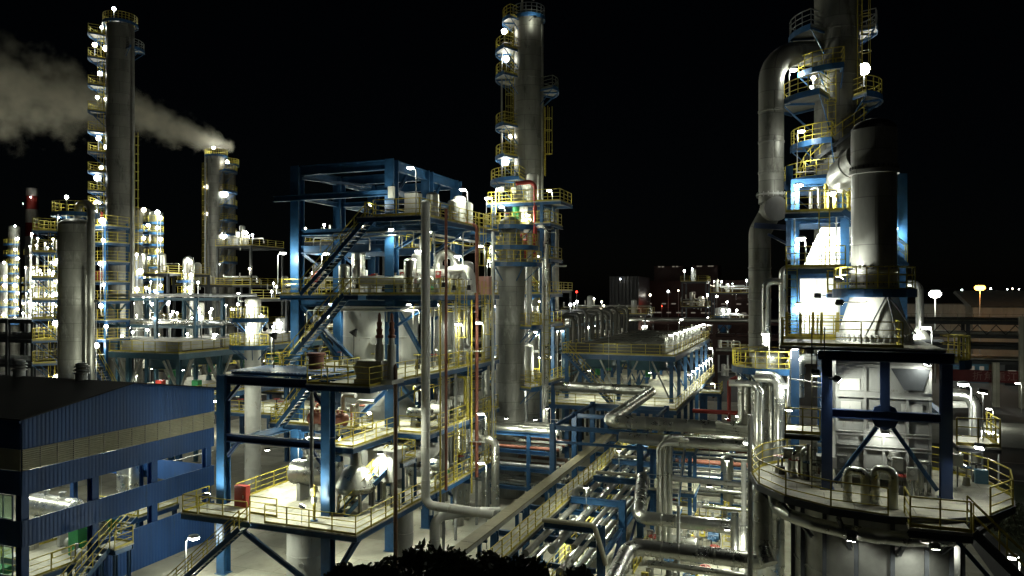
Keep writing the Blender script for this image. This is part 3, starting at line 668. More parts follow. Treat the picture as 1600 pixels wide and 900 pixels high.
a = P(556, 752, 46.); t = thing('conical_separator', 'silver cone topped separator beside the bright deck stair', 'separator', (a.x, a.y, ZA))
part('shell', MB().lathe((a.x, a.y, 0), [(1.25, 5.9), (1.3, 5.95), (1.3, 6.1), (1.25, 6.15), (.75, 7.1), (.38, 7.35), (.34, 8.2)], 30), 'silver', t); part('lower_head', MB().dome((a.x, a.y, 5.9), 1.25, .4, -1), 'silver', t)
for k in range(4):
    u = R_(45+90*k); part('leg', MB().bar((a.x+1.1*math.cos(u), a.y+1.1*math.sin(u), ZA), (a.x+1.1*math.cos(u), a.y+1.1*math.sin(u), 5.95), .16), 'galvanized', t)
a = P(594, 735, 46.5); flood((a.x-1.6, a.y-2.2, 9.2), (a.x, a.y, 7.2), 'added floodlight facing the white box housing over the stair', 420, angle=110); t = thing('filter_housing', 'brightly lit white box housing at the head of the yellow stair', 'housing', (a.x, a.y, ZA))  # floodlight added only to brighten the housing
part('casing', MB().box(a.x-.9, a.y, 6.2, a.x+.9, a.y+1.6, 8.05), 'white_paint', t); part('lid', MB().box(a.x-1., a.y-.1, 8.06, a.x+1., a.y+1.7, 8.15), 'white_paint', t)
for sx in (-.8, .8):
    for sy in (.1, 1.5): part('leg', MB().bar((a.x+sx, a.y+sy, ZA), (a.x+sx, a.y+sy, 6.19), .14), 'galvanized', t)
a = P(612, 748, 48); b = P(690, 722, 52)
pipe('fat white pipe bending down beside the bright stair', [(a.x, a.y+1, 5.2), (a.x, a.y+1, 7.0), (a.x+1.6, a.y+2.5, 7.3), (-24.9, 50.5, 7.3)], .42, 'white_paint')
a = P(375, 768, 46.3); t = thing('fire_cabinet', 'red fire hose cabinet at the corner of the lowest deck', 'cabinet', (a.x, a.y, ZA))
part('body', MB().box(a.x-.45, a.y, ZA, a.x+.45, a.y+.4, ZA+1.35), 'red_paint', t); part('door', MB().box(a.x-.4, a.y-.03, ZA+.1, a.x+.4, a.y-.004, ZA+1.25), 'red_paint', t); part('handle', MB().box(a.x+.25, a.y-.06, ZA+.6, a.x+.3, a.y-.034, ZA+.8), 'galvanized', t)
a = P(491, 808, 43.6); t = thing('valve_post', 'yellow valve post standing on the lowest deck', 'valve', (a.x, a.y, ZA))
part('pipe_stem', MB().cyl((a.x, a.y, ZA), (a.x, a.y, ZA+2.1), .09), 'yellow_paint', t); part('flange', MB().cyl((a.x, a.y, ZA+.0), (a.x, a.y, ZA+.06), .22), 'motor_blue', t); part('valve_body', MB().cyl((a.x, a.y, ZA+1.1), (a.x, a.y, ZA+1.4), .17), 'silver', t)
pipe('slim grey mast rising past the front portal beam', [P(487, 762, 43)*1, V(*XY(487, 43), 12.3)], .11, 'galvanized')
# pump skid with two red relief valves on the third deck
a = P(592, 570, 44.2); t = thing('relief_skid', 'grey skid tank carrying two red topped relief valves', 'skid', (a.x, a.y, ZC))
part('base_frame', MB().box(a.x-1.3, a.y-.7, ZC, a.x+1.3, a.y+.7, ZC+.25), 'grey_paint', t); part('tank', MB().box(a.x-1.2, a.y-.6, ZC+.25, a.x+.5, a.y+.6, ZC+1.35), 'grey_paint', t)
part('end_flange', MB().cyl((a.x-1.45, a.y, ZC+.8), (a.x-1.2, a.y, ZC+.8), .45), 'grey_paint', t)
for q in ((a.x+.1, a.y-.1), (a.x+.85, a.y+.05)):
    v = part('relief_valve', MB().cyl((*q, ZC+.25), (*q, ZC+2.3), .26).cyl((*q, ZC+2.3), (*q, ZC+2.7), .18), 'white_paint', t)
    part('bonnet', MB().lathe((*q, ZC+2.7), [(.24, 0), (.24, .15), (.16, .2), (.2, .5), (.13, .6), (.17, .9), (.10, 1.0), (.10, 1.35), (.03, 1.5)], 12), 'primer_red', v)
a = P(494, 548, 49); t = thing('filter_pot', 'rust red round filter pot on the third deck', 'filter', (a.x, a.y, ZC)); part('body', MB().lathe((a.x, a.y, ZC), [(.5, 0), (.5, 1.2), (.62, 1.25), (.62, 1.4), (.001, 1.42)], 20), 'primer_red', t)
for i, (px, py, d, m, nm) in enumerate(((535, 640, 50, 'primer_red', 'orange'), (498, 655, 50.5, 'primer_red', 'rust red'))):
    a = P(px, py, d); drum(f'{nm} exchanger drum on the second blue deck', (a.x-.6, a.y, ZB+.8), (a.x+.2, a.y, ZB+.8), .42, m, saddle=ZB)
r9 = random.Random(5)
for i in range(9):
    x, y = r9.uniform(-30.5, -24.2), r9.uniform(40.5, 44.0); m = r9.choice(('silver', 'dull_silver', 'galvanized')); h = r9.uniform(.8, 3.0)
    pipe(f'{dict(silver="shiny", dull_silver="dull silver", galvanized="grey")[m]} bent pipe among the drums of the lowest deck', [(x, y, ZA+.02), (x, y, ZA+h), (x+r9.uniform(-1.2, 1.2), y+.2, ZA+h)], r9.uniform(.06, .16), m, 'bent pipes of the lowest deck', bend=.25)
for i in range(7):
    x, y = r9.uniform(-30, -24.4), r9.uniform(39.8, 43.6); valve((x, y, ZA+.01), 'small valve among the drums of the lowest deck', .3, r9.choice(('black_paint', 'silver')), r9.choice(('red_paint', 'yellow_paint', 'black_paint')), 'valves of the lowest deck')
for i in range(8):
    x, y = r9.uniform(-34, -27.6), r9.uniform(44.2, 46.4); h = r9.uniform(.7, 2.2); pipe('short bent pipe on the second deck behind the portal', [(x, y, ZB+.02), (x, y, ZB+h), (x+r9.uniform(.4, 1.4), y, ZB+h)], r9.uniform(.07, .2), r9.choice(('silver', 'dull_silver', 'primer_red')), 'bent pipes of the second deck', bend=.25)
# deck D: exchangers, U bends, small vessels
for i, (px0, px1, dy, z, r, m) in enumerate(((566, 640, 0, 18.95, .38, 'dull_silver'), (625, 700, 2.2, 19.4, .42, 'grey_paint'), (690, 738, 4.5, 18.9, .4, 'white_paint'))):
    y = 45.3+dy; drum(('dull silver exchanger along the front rail of the eye level deck', 'pale exchanger under the silver loop on the eye level deck', 'short pale exchanger by the red riser on the eye level deck')[i], (onY(px0, y), y, z), (onY(px1, y), y, z), r, m, saddle=ZD_)
for i, (px, py, d, z1, r) in enumerate(((641, 430, 51, 20.3, .45), (538, 440, 53, 20.0, .4), (560, 430, 55, 21, .5), (655, 420, 54, 20.8, .55), (728, 440, 55, 20.2, .6))):
    vessel(('small lit dome topped pot left of the big pale duct', 'short silver pot beside the eye level deck stair', 'tall narrow pot behind the eye level deck rail', 'wide short pot just left of the silver loop', 'white round pot beside the silver loop pipe')[i], *XY(px, d), ZD_, z1, r, 'silver' if i < 3 else 'grey_paint', 'vessel', 'deck_pot', step=1.)
u = [(686, 0), (716, 0)]; y = 49.5
pipe('silver inverted U loop pipe on the eye level deck', [(onY(684, y), y, 18.6), (onY(684, y), y, 21.0), (onY(712, y), y, 21.0), (onY(712, y), y, 18.6)], .33, 'silver', bend=.75)
pipe('white pipe curving down over the deck edge', [(onY(702, 47.5), 47.5, 19.7), (onY(735, 47.5), 47.5, 19.9), (onY(738, 47.5), 47.5, 18.1)], .3, 'white_paint')
box = thing('pink_cabinet', 'pink lit box cabinet beside the right red riser', 'cabinet', (onY(751, 52.5), 52.5, ZD_)); x = onY(753, 52.5); part('body', MB().box(x-.55, 52.5, ZD_, x+.55, 53.2, ZD_+1.4), 'pink_paint', box); part('door', MB().box(x-.48, 52.47, ZD_+.1, x+.48, 52.496, ZD_+1.3), 'pink_paint', box)
for i in range(9):
    px = 560+i*22+rnd.uniform(-5, 5); y = 45+rnd.uniform(.2, 1.0); valve((onY(px, y), y, ZD_+rnd.uniform(.2, .5)), 'dark gate valve behind the eye level deck rail', .28, 'black_paint', 'red_paint' if i % 4 == 1 else 'black_paint', 'gate valves on the eye level deck')
# deck E: lit white tanks
for i, (px, y, z1, r, m) in enumerate(((676, 46.6, 25.0, .45, 'dull_silver'), (718, 51.2, 25.3, .5, 'white_paint'), (728, 52.6, 25.0, .55, 'white_paint'), (708, 50.0, 24.9, .4, 'grey_paint'))):
    vessel(('dull silver drum nearest the corner along the top platform', 'brightly lit white tank by the lamp on the top platform', 'white tank nearest the far end of the top platform', 'small grey pot in the middle of the top platform')[i], onY(px, y), y, ZE, z1, r, m, 'tank', 'deck_pot', step=1.)
for i in range(6):
    y = 43.6+i*1.9; valve((DX-.9, y, ZE), 'yellow wheeled valve along the top platform edge', .3, 'brown_paint', 'yellow_paint', 'valves on the top platform')
t = thing('control_cabinet', 'white control cabinet at the corner of the top platform', 'cabinet', (-23.6, 43.4, ZE)); part('body', MB().box(-24.1, 43.1, ZE, -23.1, 43.7, ZE+1.5), 'white_paint', t); part('door', MB().box(-24.0, 43.07, ZE+.1, -23.2, 43.096, ZE+1.4), 'white_paint', t)
solo('junction_box', MB().box(-26.3, 44.7, ZE+1.5, -25.9, 44.98, ZE+2.3), 'white_paint', 'white junction box on the tall blue column at the top', 'junction box')
# risers beside the structure
Yd = onX(665, -22.2)
t = thing('square_duct', 'pale insulated riser running the full height at the deck corner', 'duct', (-22.2, Yd, 3.8))
part('riser', MB().tube([(-22.2, Yd, 23.9), (-22.2, Yd, 4.4), (-17.6, Yd+.5, 4.1)], .29, 14, .6, 1.1), 'white_paint', t); part('cap', MB().dome((-22.2, Yd, 23.9), .29, .2), 'white_paint', t)
for px, m, r, z0, z1, lab in ((697, 'primer_red', .1, 4.5, 23.9, 'thin rust red riser passing all decks, nearer the pale duct'), (745, 'primer_red', .13, 4.2, 23.2, 'thicker rust red riser at the right end of the decks'), (688, 'yellow_paint', .06, 3.2, 17.6, 'thin yellow riser beside the left red riser'), (737, 'yellow_paint', .06, 3.2, 17.6, 'thin yellow riser beside the right red riser'), (770, 'galvanized', .14, 3, 23, 'thin grey riser at the far right edge of the decks')):
    y = onX(px, -22.35); pts = [(-22.35, y, z0), (-22.35, y, z1)]
    if px == 745: pts += [(-23.3, y, z1+.2)]
    pipe(lab, pts, r, m, 'risers beside the decks')
for px, r, z0, z1 in ((690, .27, .02, 17.2), (716, .42, .02, 17.3), (729, .26, .02, 17.3), (758, .3, .02, 17.2)):
    y = onX(px, -24.4); pipe({690: 'silver riser inside the decks just right of the pale duct', 716: 'thick shiny riser inside the decks between the red risers', 729: 'silver riser right behind the thick shiny riser', 758: 'silver riser at the far right inside the decks'}[px], [(-24.4, y, z0), (-24.4, y, z1), (-26.2, y+.3, z1+.2)], r, 'silver', 'silver risers inside the decks')
y = onX(618, -22.1); pipe('brown riser with a bent top in front of the decks', [(-22.9, y+.5, 13.9), (-22.1, y, 13.9), (-22.1, y, .02)], .12, 'brown_paint', bend=.4)
pipe('silver pipe with an elbow low at the right of the decks', [(-21.6, 50.5, 7.2), (-20.6, 50.5, 7.2), (-20.6, 50.5, .02)], .3, 'silver', bend=.7)
pipe('pale duct leg standing on the yard below the corner', [(-22.2, 43.8, .02), (-22.2, 43.8, 3.2), (-20.6, 44.6, 3.5), (-18.2, 45.5, 3.5)], .33, 'white_paint')
# thin pipes threaded between the decks
for lev, z in enumerate((ZA, ZB, ZC, ZD_)):
    for i in range(5):
        y = 46.2+rnd.uniform(0, 9); x0 = rnd.uniform(-34, -30); x1 = rnd.uniform(-27, -23); zz = z-rnd.uniform(.75, 1.2); m = rnd.choice(['silver', 'galvanized', 'dull_silver', 'white_paint', 'yellow_paint'])
        pipe(f'thin {dict(silver="silver", galvanized="grey", dull_silver="dull silver", white_paint="white", yellow_paint="yellow")[m]} pipe slung under the {("lowest", "second", "third", "eye level")[lev]} blue deck', [(x0, y, zz), (x1, y, zz), (x1, y, zz-rnd.uniform(1, 2.2))], rnd.uniform(.06, .16), m, 'thin pipes under the decks')
    for i in range(4):
        x = rnd.uniform(-25.6, -23.4); y = rnd.uniform(45, 55.6)
        pump((x, y, z), rnd.choice([0, 90]), f'small pump set on the {("lowest", "second", "third", "eye level")[lev]} blue deck', rnd.choice(['motor_blue', 'grey_paint', 'green_paint']), .6)
for y, z0, z1 in ((47.6, ZA, ZB+1), (50., ZB, ZC+1), (53.4, ZA, ZB+1), (47.9, ZC, ZD_+1), (52.6, ZC, ZD_+1), (54.6, ZB, ZC+1), (51.4, ZD_, ZE+1)): ladder(S, DX+.12, y, z0, z1, 0, z1-z0 > 5, step=.4)
for y in (46.6, 48.6, 52.4, 54.8): beam(S, (DX-.35, y, .1), (DX-.35, y, ZD_-.45), .16, .16, 'galvanized', 'post')
r8 = random.Random(21)
for i in range(46):
    z = (ZA, ZB, ZC, ZD_)[i % 4]; x, y = (r8.uniform(-25.9, -23.2), r8.uniform(45, 55.6)) if i % 3 else (r8.uniform(-33.6, -27.6), r8.uniform(44.4, 46.6))
    if i % 2: instrument(x, y, z+.01, f'{("grey", "white", "green", "red")[i % 4 if i % 4 != 0 else 1]} instrument box on a post on the {("lowest", "second", "third", "eye level")[i % 4]} blue deck', ('grey_paint', 'white_paint', 'green_paint', 'red_paint')[i % 4 if i % 4 != 0 else 1], 'instrument boxes on the blue structure', r8.uniform(.8, 1.3))
    else: valve((x, y, z+.01), f'valve standing on the {("lowest", "second", "third", "eye level")[i % 4]} blue deck', r8.uniform(.3, .45), r8.choice(('silver', 'black_paint', 'dull_silver')), r8.choice(('red_paint', 'yellow_paint', 'motor_blue')), 'valves on the blue structure')
for i in range(10):
    z = (ZA, ZB, ZC, ZD_, ZB)[i % 5]; y = 46.+(i*2.3) % 9; x = -25.4; drum(f'small {("silver", "white")[i % 2]} exchanger drum on the {("lowest", "second", "third", "eye level", "second")[i % 5]} blue deck', (x, y, z+.9), (x+1.7, y, z+.9), .32+.05*(i % 3), ('silver', 'white_paint')[i % 2], saddle=z+.01, group='small exchanger drums on the decks')
def conduit(label, pts, r, m='galvanized', group='cable conduits'): solo('cable_conduit', MB().tube(pts, r, 6, .2), m, label, 'conduit', group)
for i in range(64):
    k = i % 4; z0 = (ZA, ZB, ZC, ZD_)[k]; z1 = (ZB, ZC, ZD_, ZE)[k]; nm = ('lowest', 'second', 'third', 'eye level')[k]
    if i % 3 == 0: x, y = r8.uniform(-25.8, -23.), r8.uniform(44.5, 55.8); conduit(f'thin grey upright conduit above the {nm} blue deck', [(x, y, z0+.01), (x, y, z1-.5), (x+r8.uniform(-.8, .8), y, z1-.45)], r8.uniform(.03, .06))
    elif i % 3 == 1: y = r8.uniform(44.4, 46.2); x0, x1 = r8.uniform(-34, -30), r8.uniform(-28, -23); zz = z1-r8.uniform(.5, 1.3); conduit(f'thin pale conduit running under the deck above the {nm} one', [(x0, y, zz-1), (x0, y, zz), (x1, y, zz), (x1, y, zz-.9)], r8.uniform(.03, .055), 'white_paint')
    else: x = r8.uniform(-25.6, -23.2); y0, y1 = r8.uniform(44.5, 48), r8.uniform(51, 56); zz = z1-r8.uniform(.5, 1.4); conduit(f'thin yellow line running back under the deck above the {nm} one', [(x, y0, zz-.8), (x, y0, zz), (x, y1, zz)], r8.uniform(.03, .05), 'yellow_paint')
for i, (z, x) in enumerate(((ZB, -24.0), (ZC, -24.2), (ZD_, -23.6), (ZB, -25.2), (ZC, -25.2), (ZE, -24.2))):
    q = MB().box(x-.2, 44.6, z-.95, x+.2, 56, z-.92); q.box(x-.215, 44.6, z-.95, x-.2, 56, z-.85); q.box(x+.2, 44.6, z-.95, x+.215, 56, z-.85); solo('cable_tray', q, 'galvanized', f'grey cable trough hung below the {("second", "third", "eye level", "second", "third", "top")[i]} blue deck', 'cable tray', 'cable troughs under the decks')
for z0, z1 in ((.3, ZA), (ZA, ZB), (ZB, ZC), (ZC, ZD_)):
    brace(S, (XL, YS[1]+.4, z0+.5), (XL, YS[2]-.4, z1-.8), .2); brace(S, (XL+.4, YS[2], z0+.5), (XR-.4, YS[2], z1-.8), .2); brace(S, (XR+.2, YS[2]-.2, z0+.5), (XR+.2, YS[1]+.4, z1-.9), .16)
# lamps of the structure
def dl(px, py, d, lab, p=200, ang=RIGHT, h=2.2, arm=.5): lamp(P(px, py, d), lab, h=h, ang=ang, power=p, arm=arm, group='area lamps on the blue structure')
dl(641, 264, 47.6, 'pole lamp above the corner of the top platform', 45, LEFT, 3.0); dl(723, 298, 55.0, 'pole lamp at the white tanks of the top platform', 170, LEFT, 2.6); dl(762, 311, 58.2, 'pole lamp past the far end of the top platform', 130, LEFT, 2.4)
dl(442, 397, 53.5, 'pole lamp at the left corner of the eye level deck', 260, RIGHT, 2.8); dl(510, 398, 57, 'pole lamp behind the upper zigzag stair', 160, RIGHT, 2.6); dl(653, 394, 51, 'lamp left of the silver loop pipe', 70, LEFT, 2.4); dl(715, 402, 51.6, 'lamp inside the silver loop pipe', 80, LEFT, 2.3)
dl(750, 386, 57, 'pole lamp at the right end of the eye level deck', 180, LEFT, 2.6); dl(432, 519, 52, 'pole lamp left of the lower zigzag stair', 200, RIGHT, 3.); dl(748, 506, 53.5, 'lamp on the right red riser by the third deck', 130, LEFT, 2.); dl(751, 648, 52.8, 'lamp low on the right red riser', 120, LEFT, 2.)
dl(474, 690, 53, 'pole lamp under the portal on the left', 220, RIGHT, 3.0); dl(752, 725, 52, 'lowest lamp at the right red riser', 120, LEFT, 2.); dl(716, 508, 52.4, 'lamp on the thick shiny riser at the third deck', 150, LEFT, 2.2)
k = 0
for z, pts in ((ZB-.7, ((-31.5, 38.5), (-27.6, 37.0), (-24.2, 40.2), (-32, 41.5), (-24.4, 47.5), (-24.4, 53.), (-31, 46.2))), (ZC-.7, ((-24.2, 40), (-28.3, 44.6), (-32.5, 44.4), (-24.6, 46.5), (-24.6, 52.), (-27.2, 47.))), (ZD_-.7, ((-31.5, 45.4), (-27.6, 46.4), (-24.6, 44.6), (-24.6, 49.), (-24.6, 54.), (-33.3, 50))), (ZE-.7, ((-26., 44.6), (-24.5, 47.5), (-24.5, 52.5)))):
    for x, y in pts:
        flood((x, y, z), (x+.4, y-.5, z-3), 'box floodlight hung below a deck beam of the blue structure', 640, 'deck floodlights of the blue structure', angle=150)
flood((-27.3, 43.9, ZE+.9), (-26.5, 45.3, 26.5), 'floodlight aimed up the tall front blue column', 150); flood((-33.8, 43.6, ZD_+.6), (-34.5, 45.3, 20.5), 'floodlight aimed at the left tall blue column', 200)
flood((-34.0, 36.0, 5.6), (-34.3, 37.6, 7.6), 'floodlight at the foot of the left portal column', 420); flood((-26.9, 36.0, 5.6), (-26.4, 37.6, 7.4), 'floodlight at the foot of the right portal column', 420)
flood((-28.6, 46.0, ZB+.7), (-26.6, 45.4, ZB+2.5), 'floodlight lighting the middle blue column from the second deck', 120)
for px, py, d in ((428, 524, 49.5), (553, 520, 50.)):
    a = P(px, py, d); t = thing('searchlight', 'black conical floodlight on a thin pole at the third deck', 'floodlight', (a.x, a.y, ZC), 'black conical floodlights')
    part('pole', MB().cyl((a.x, a.y, ZC), (a.x, a.y, a.z), .035, seg=8), 'dark_steel', t); part('lamp_head', MB().lathe(a, [(.08, .3), (.12, .2), (.3, -.1), (.3, -.16)], 14, axis=(.5, .3, .8)), 'black_paint', t)
# yard floor lamps under it
for x, y in ((-29, 42), (-31, 36.5), (-24, 47), (-28, 54)):
    flood((x, y, ZA-.75), (x+.2, y-.4, 0), 'box floodlight under the lowest deck lighting the yard', 560, 'floodlights over the yard', angle=160)
# ------------------------------------------------------------------ central columns
def tower(label, cx, cy, r, z1, m='column_cladding', z0=0, plats=(), cap=.6, step=3.0, ladders=(), name='distillation_column', seg=40):
    t = thing(name, label, 'column', (cx, cy, z0))
    part('shell', MB().lathe((cx, cy, 0), banded(z0, z1, r, step, .03), seg), m, t); part('top_head', MB().dome((cx, cy, z1), r*.998, r*cap, 1, seg), m, t)
    for p in plats:
        z, a0, a1, ext = p[:4]; ring_platform(t, cx, cy, r+.03, r+ext, a0, a1, z, **(p[4] if len(p) > 4 else {}))
    for a, za, zb in ladders: ladder(t, cx+(r+.25)*math.cos(R_(a)), cy+(r+.25)*math.sin(R_(a)), za, zb, a)
    return t
d1 = 75; c1 = XY(826, d1); r1 = 1.45
tower('very tall dark central column with ladders on its left side', *c1, r1, 46.0, 'column_cladding', 0,
    [(ZD(y, d1), LEFT-52, LEFT+42, 1.9) for y in (82, 122, 199, 247)]+[(ZD(285, d1), LEFT-60, LEFT+75, 2.4), (ZD(143, d1), RIGHT-40, RIGHT+35, 1.6, dict(rm='dark_rail')), (ZD(34, d1), LEFT-45, LEFT+45, 1.2), (46.05, 0, 360, .2, dict(brackets=False, rm='galvanized', sp=20))],
    ladders=((LEFT+18, 24, 45), (RIGHT-15, 30, 37)))
pipe('grey overhead line down the right side of the tall central column', [(*XY(838, 74.5), 45.), (*XY(846, 74.5), 45.4), (*XY(846, 74.5), 22)], .22, 'dull_silver', bend=.8)
pipe('thin grey pipe down the left of the tall central column', [(*XY(800, 75), 43.6), (*XY(784, 75), 43.6), (*XY(784, 75), 29.6)], .09, 'galvanized', bend=.3)
a = XY(816, 75); t = thing('davit_hoist', 'white davit hoist on the tip of the tall central column', 'hoist', (*a, 46.5)); part('mast', MB().tube([(*a, 46.5), (*a, 48.6), (*XY(835, 75), 48.0)], .1, 8), 'white_paint', t)
for px, py, p in ((788, 49, 260), (791, 92, 150), (798, 213, 240), (790, 253, 110)): small_lamp(P(px, py, 75.), 'bulkhead lamp on a ladder landing of the tall central column', p*.09, .28)
flood(P(835, 26, 72.5), P(824, 38, 75), 'floodlight lighting the dome of the tall central column', 45)
flood(P(806, 285, 72.0), P(815, 262, 74), 'floodlight lighting the waist of the tall central column', 240)
d2 = 66; c2 = XY(797, d2); r2 = 1.33
t = thing('separator_column', 'thick mottled column below the tall central one with a conical top', 'column', (*c2, 0))
part('shell', MB().lathe((*c2, 0), banded(0, 20.8, r2, 2.6, .03), 40), 'stained_cladding', t); part('top_cone', MB().lathe((*c2, 0), [(r2, 20.8), (r2+.12, 20.85), (r2+.12, 21.1), (r2*.95, 21.15), (r2*.95, 22.2), (.9, 23.2), (.9, 24.6), (.5, 24.9)], 32), 'stained_cladding', t)
ring_platform(t, *c2, .7, 2.3, LEFT-20, RIGHT+330, 24.0, h=1.1); ring_platform(t, *c2, 1.0, 2.5, LEFT+50, RIGHT+350, 22.2, h=1.1)
for k in range(3): ring_platform(t, *c2, r2+.03, r2+1.5, (LEFT+60, RIGHT-50, RIGHT-50)[k], (RIGHT+350, RIGHT+120, RIGHT+120)[k], (20.7, 15.2, 9.8)[k], brackets=True)
F2 = thing('column_structure', 'blue steel landing tower wrapped around the two central columns', 'steel structure', (-24.3, 68, 0))
xs, ys = (-26.8, -21.9), (65.2, 68.6); frame(F2, xs, ys, (9.8, 15.2, 18.0, 21.3, 24.6, 26.6), 0, .32, bh=.3)
for z in (9.8, 15.2, 18.0, 21.3, 24.6, 26.6):
    x1 = -21.0 if z < 26 else -20.0
    deck(F2, -27.4, 65.0, x1, 68.9, z+.08, fh=.25); y = 65.08; zz = z+.08
    railing(F2, [V(-27.3, y, zz), V(x1-.1, y, zz), V(x1-.1, 68.8, zz)], sp=1.2)
stair(F2, (-26.3, 65.6, 15.3), (-22.6, 65.6, 18.08), .8); stair(F2, (-22.6, 65.6, 18.1), (-25.8, 65.6, 21.38), .8)
for a_, b_ in (((-26.8, 65.2, 9.9), (-21.9, 65.2, 14.8)), ((-21.9, 65.2, 15.4), (-21.9, 68.6, 17.8))): brace(F2, a_, b_, .16)
for i, (px, py, d, r, h, m, lab) in enumerate(((806, 358, 70, .32, 2.0, 'green_paint', 'green painted pot in the central landing tower'), (818, 352, 70, .4, 1.6, 'white_paint', 'white pot right of the green one in the landing tower'), (832, 300, 70, .55, 2.6, 'white_paint', 'white lit pot at the upper landing of the central tower'), (822, 405, 69, .5, 1.6, 'red_paint', 'red lit pot in the central landing tower'), (838, 405, 70, .3, 2.4, 'white_paint', 'slim white pot beside the red one'), (826, 590, 69, .45, 3.2, 'white_paint', 'slim white vessel low in the central landing tower'), (848, 470, 70, .4, 3, 'silver', 'slim silver vessel in the central landing tower'))):
    a = P(px, py, d); z0 = max(q for q in (9.88, 15.28, 18.08, 21.38, 24.68, 26.68) if q <= a.z+1.5 or q < 10); vessel(lab, a.x, a.y, z0, z0+h, r, m, 'vessel', 'deck_pot', step=1.)
pipe('red fire water pipe looping over the central tower landing', [(*XY(806, 69), 28.4), (*XY(836, 69), 28.6), (*XY(836, 69), 21.5)], .2, 'red_paint', bend=.6)
pipe('small red pipe loop glowing beside the lamp in the landing tower', [(*XY(813, 68.5), 21.4), (*XY(813, 68.5), 23.6), (*XY(824, 68.5), 23.6), (*XY(824, 68.5), 21.4)], .12, 'red_paint', bend=.4)
pipe('silver pipe hanging from the right landing of the central tower', [(*XY(855, 72), 26.4), (*XY(855, 72), 17.3), (*XY(846, 72), 16.4), (*XY(846, 72), 12)], .32, 'silver', bend=1.)
pipe('tall grey vent stack standing behind the central tower', [(*XY(868, 110), 0.02), (*XY(868, 110), 32)], .5, 'dull_silver')
for px, py, p, ang in ((765, 311, 180, RIGHT), (779, 297, 200, RIGHT), (858, 299, 170, LEFT), (824, 337, 200, LEFT), (784, 325, 120, LEFT), (770, 386, 180, RIGHT), (766, 409, 200, RIGHT), (842, 402, 160, LEFT), (864, 372, 30, LEFT), (845, 472, 200, LEFT), (838, 520, 180, LEFT), (845, 560, 180, LEFT), (812, 610, 100, LEFT), (772, 480, 120, RIGHT), (776, 560, 160, LEFT)):
    if py != 372: lamp(P(px, py, 69 if px < 850 else 71), 'pole lamp on a landing of the central tower', 1.9, ang, p, 'area lamps on the central tower', .4)
rr = random.Random(3)
for i in range(16):
    px = 776+rr.random()*84; d = rr.uniform(66, 72); z0 = rr.choice((1, 9.9, 15.3)); z1 = rr.choice((17.6, 21, 24.3)); x, y = XY(px, d); m = rr.choice(('silver', 'galvanized', 'white_paint', 'dull_silver'))
    pipe(f'{dict(silver="shiny silver", galvanized="grey", white_paint="white", dull_silver="dull silver")[m]} vertical line in the central landing tower', [(x, y, z0), (x, y, z1), (x+rr.uniform(-1.5, 1.5), y+.3, z1+.1)], rr.uniform(.07, .2), m, 'vertical lines in the central landing tower')

for z0, z1 in ((9.9, 15.3), (15.3, 18.1), (18.1, 21.4), (21.4, 24.7), (24.7, 26.8)): ladder(F2, -21.3 if z1 < 20 else -26.6, 64.8, z0, z1+1, -90, z1-z0 > 5)
for i in range(26):
    z = (9.9, 15.29, 18.09, 21.39, 24.69, 26.69)[i % 6]; x, y = rr.uniform(-27, -21.4), rr.uniform(65.2, 66.4)
    if i % 2: instrument(x, y, z, f'{("white", "grey")[i % 4 == 1]} instrument box on a landing of the central tower', ('white_paint', 'grey_paint')[i % 4 == 1], 'instrument boxes of the central tower')
    else: valve((x, y, z), 'valve on a landing of the central tower', .4, rr.choice(('silver', 'black_paint')), rr.choice(('red_paint', 'yellow_paint')), 'valves of the central tower')
for i in range(30):
    z0 = (9.9, 15.3, 18.1, 21.4)[i % 4]; x, y = rr.uniform(-27, -21.2), rr.uniform(65.1, 68.5); conduit('thin grey conduit on the central landing tower', [(x, y, z0), (x, y, z0+2.6), (x+rr.uniform(-1.5, 1.5), y, z0+2.6)], rr.uniform(.03, .06), rr.choice(('galvanized', 'white_paint', 'yellow_paint')), 'conduits of the central tower')
# ------------------------------------------------------------------ air cooler bank behind the pipe rack
AX0, AX1, AY0, AY1, AZ, BZ = -23.3, -11.2, 76., 109., 11.7, 6.8
A = thing('air_cooler_structure', 'blue steel table with railed decks carrying the central air cooler bank', 'steel structure', (-17, 92, 0))
nb = 6; Lb = (AY1-AY0-1.)/nb
deck(A, AX0, AY0, AX1, AY1, AZ, 'deck_plate', fh=.5); deck(A, AX0-1.4, AY0-4, AX1+.7, AY1, BZ, 'deck_plate', fh=.4)
for j in range(nb+1):
    y = AY0+.6+j*Lb
    for x in (AX0+.4, -17.2, AX1-.5):
        column(A, x, y, BZ, AZ-.6, .34); column(A, x, y, 0, BZ-.5, .4)
    for s_, x in ((1, AX0+.6), (-1, AX1-.7), (1, -17.), (-1, -17.4)): brace(A, (x, y, BZ+.5), (x+s_*1.8, y, AZ-.65), .16, 'galvanized' if j < 2 else 'blue_steel')
railing(A, [V(AX1-.1, AY0+.1, AZ), V(AX0+.1, AY0+.1, AZ), V(AX0+.1, AY0+9, AZ)]); railing(A, [V(AX1-.1, AY0+.1, AZ), V(AX1-.1, AY1-.1, AZ)], sp=2)
railing(A, [V(AX0-1.3, AY0-3.9, BZ), V(AX1+.6, AY0-3.9, BZ), V(AX1+.6, AY1-.1, BZ)], sp=2)
stair(A, (-17.6, AY0-1.2, BZ), (-22.6, AY0-.5, AZ), .9, rm='yellow_paint')
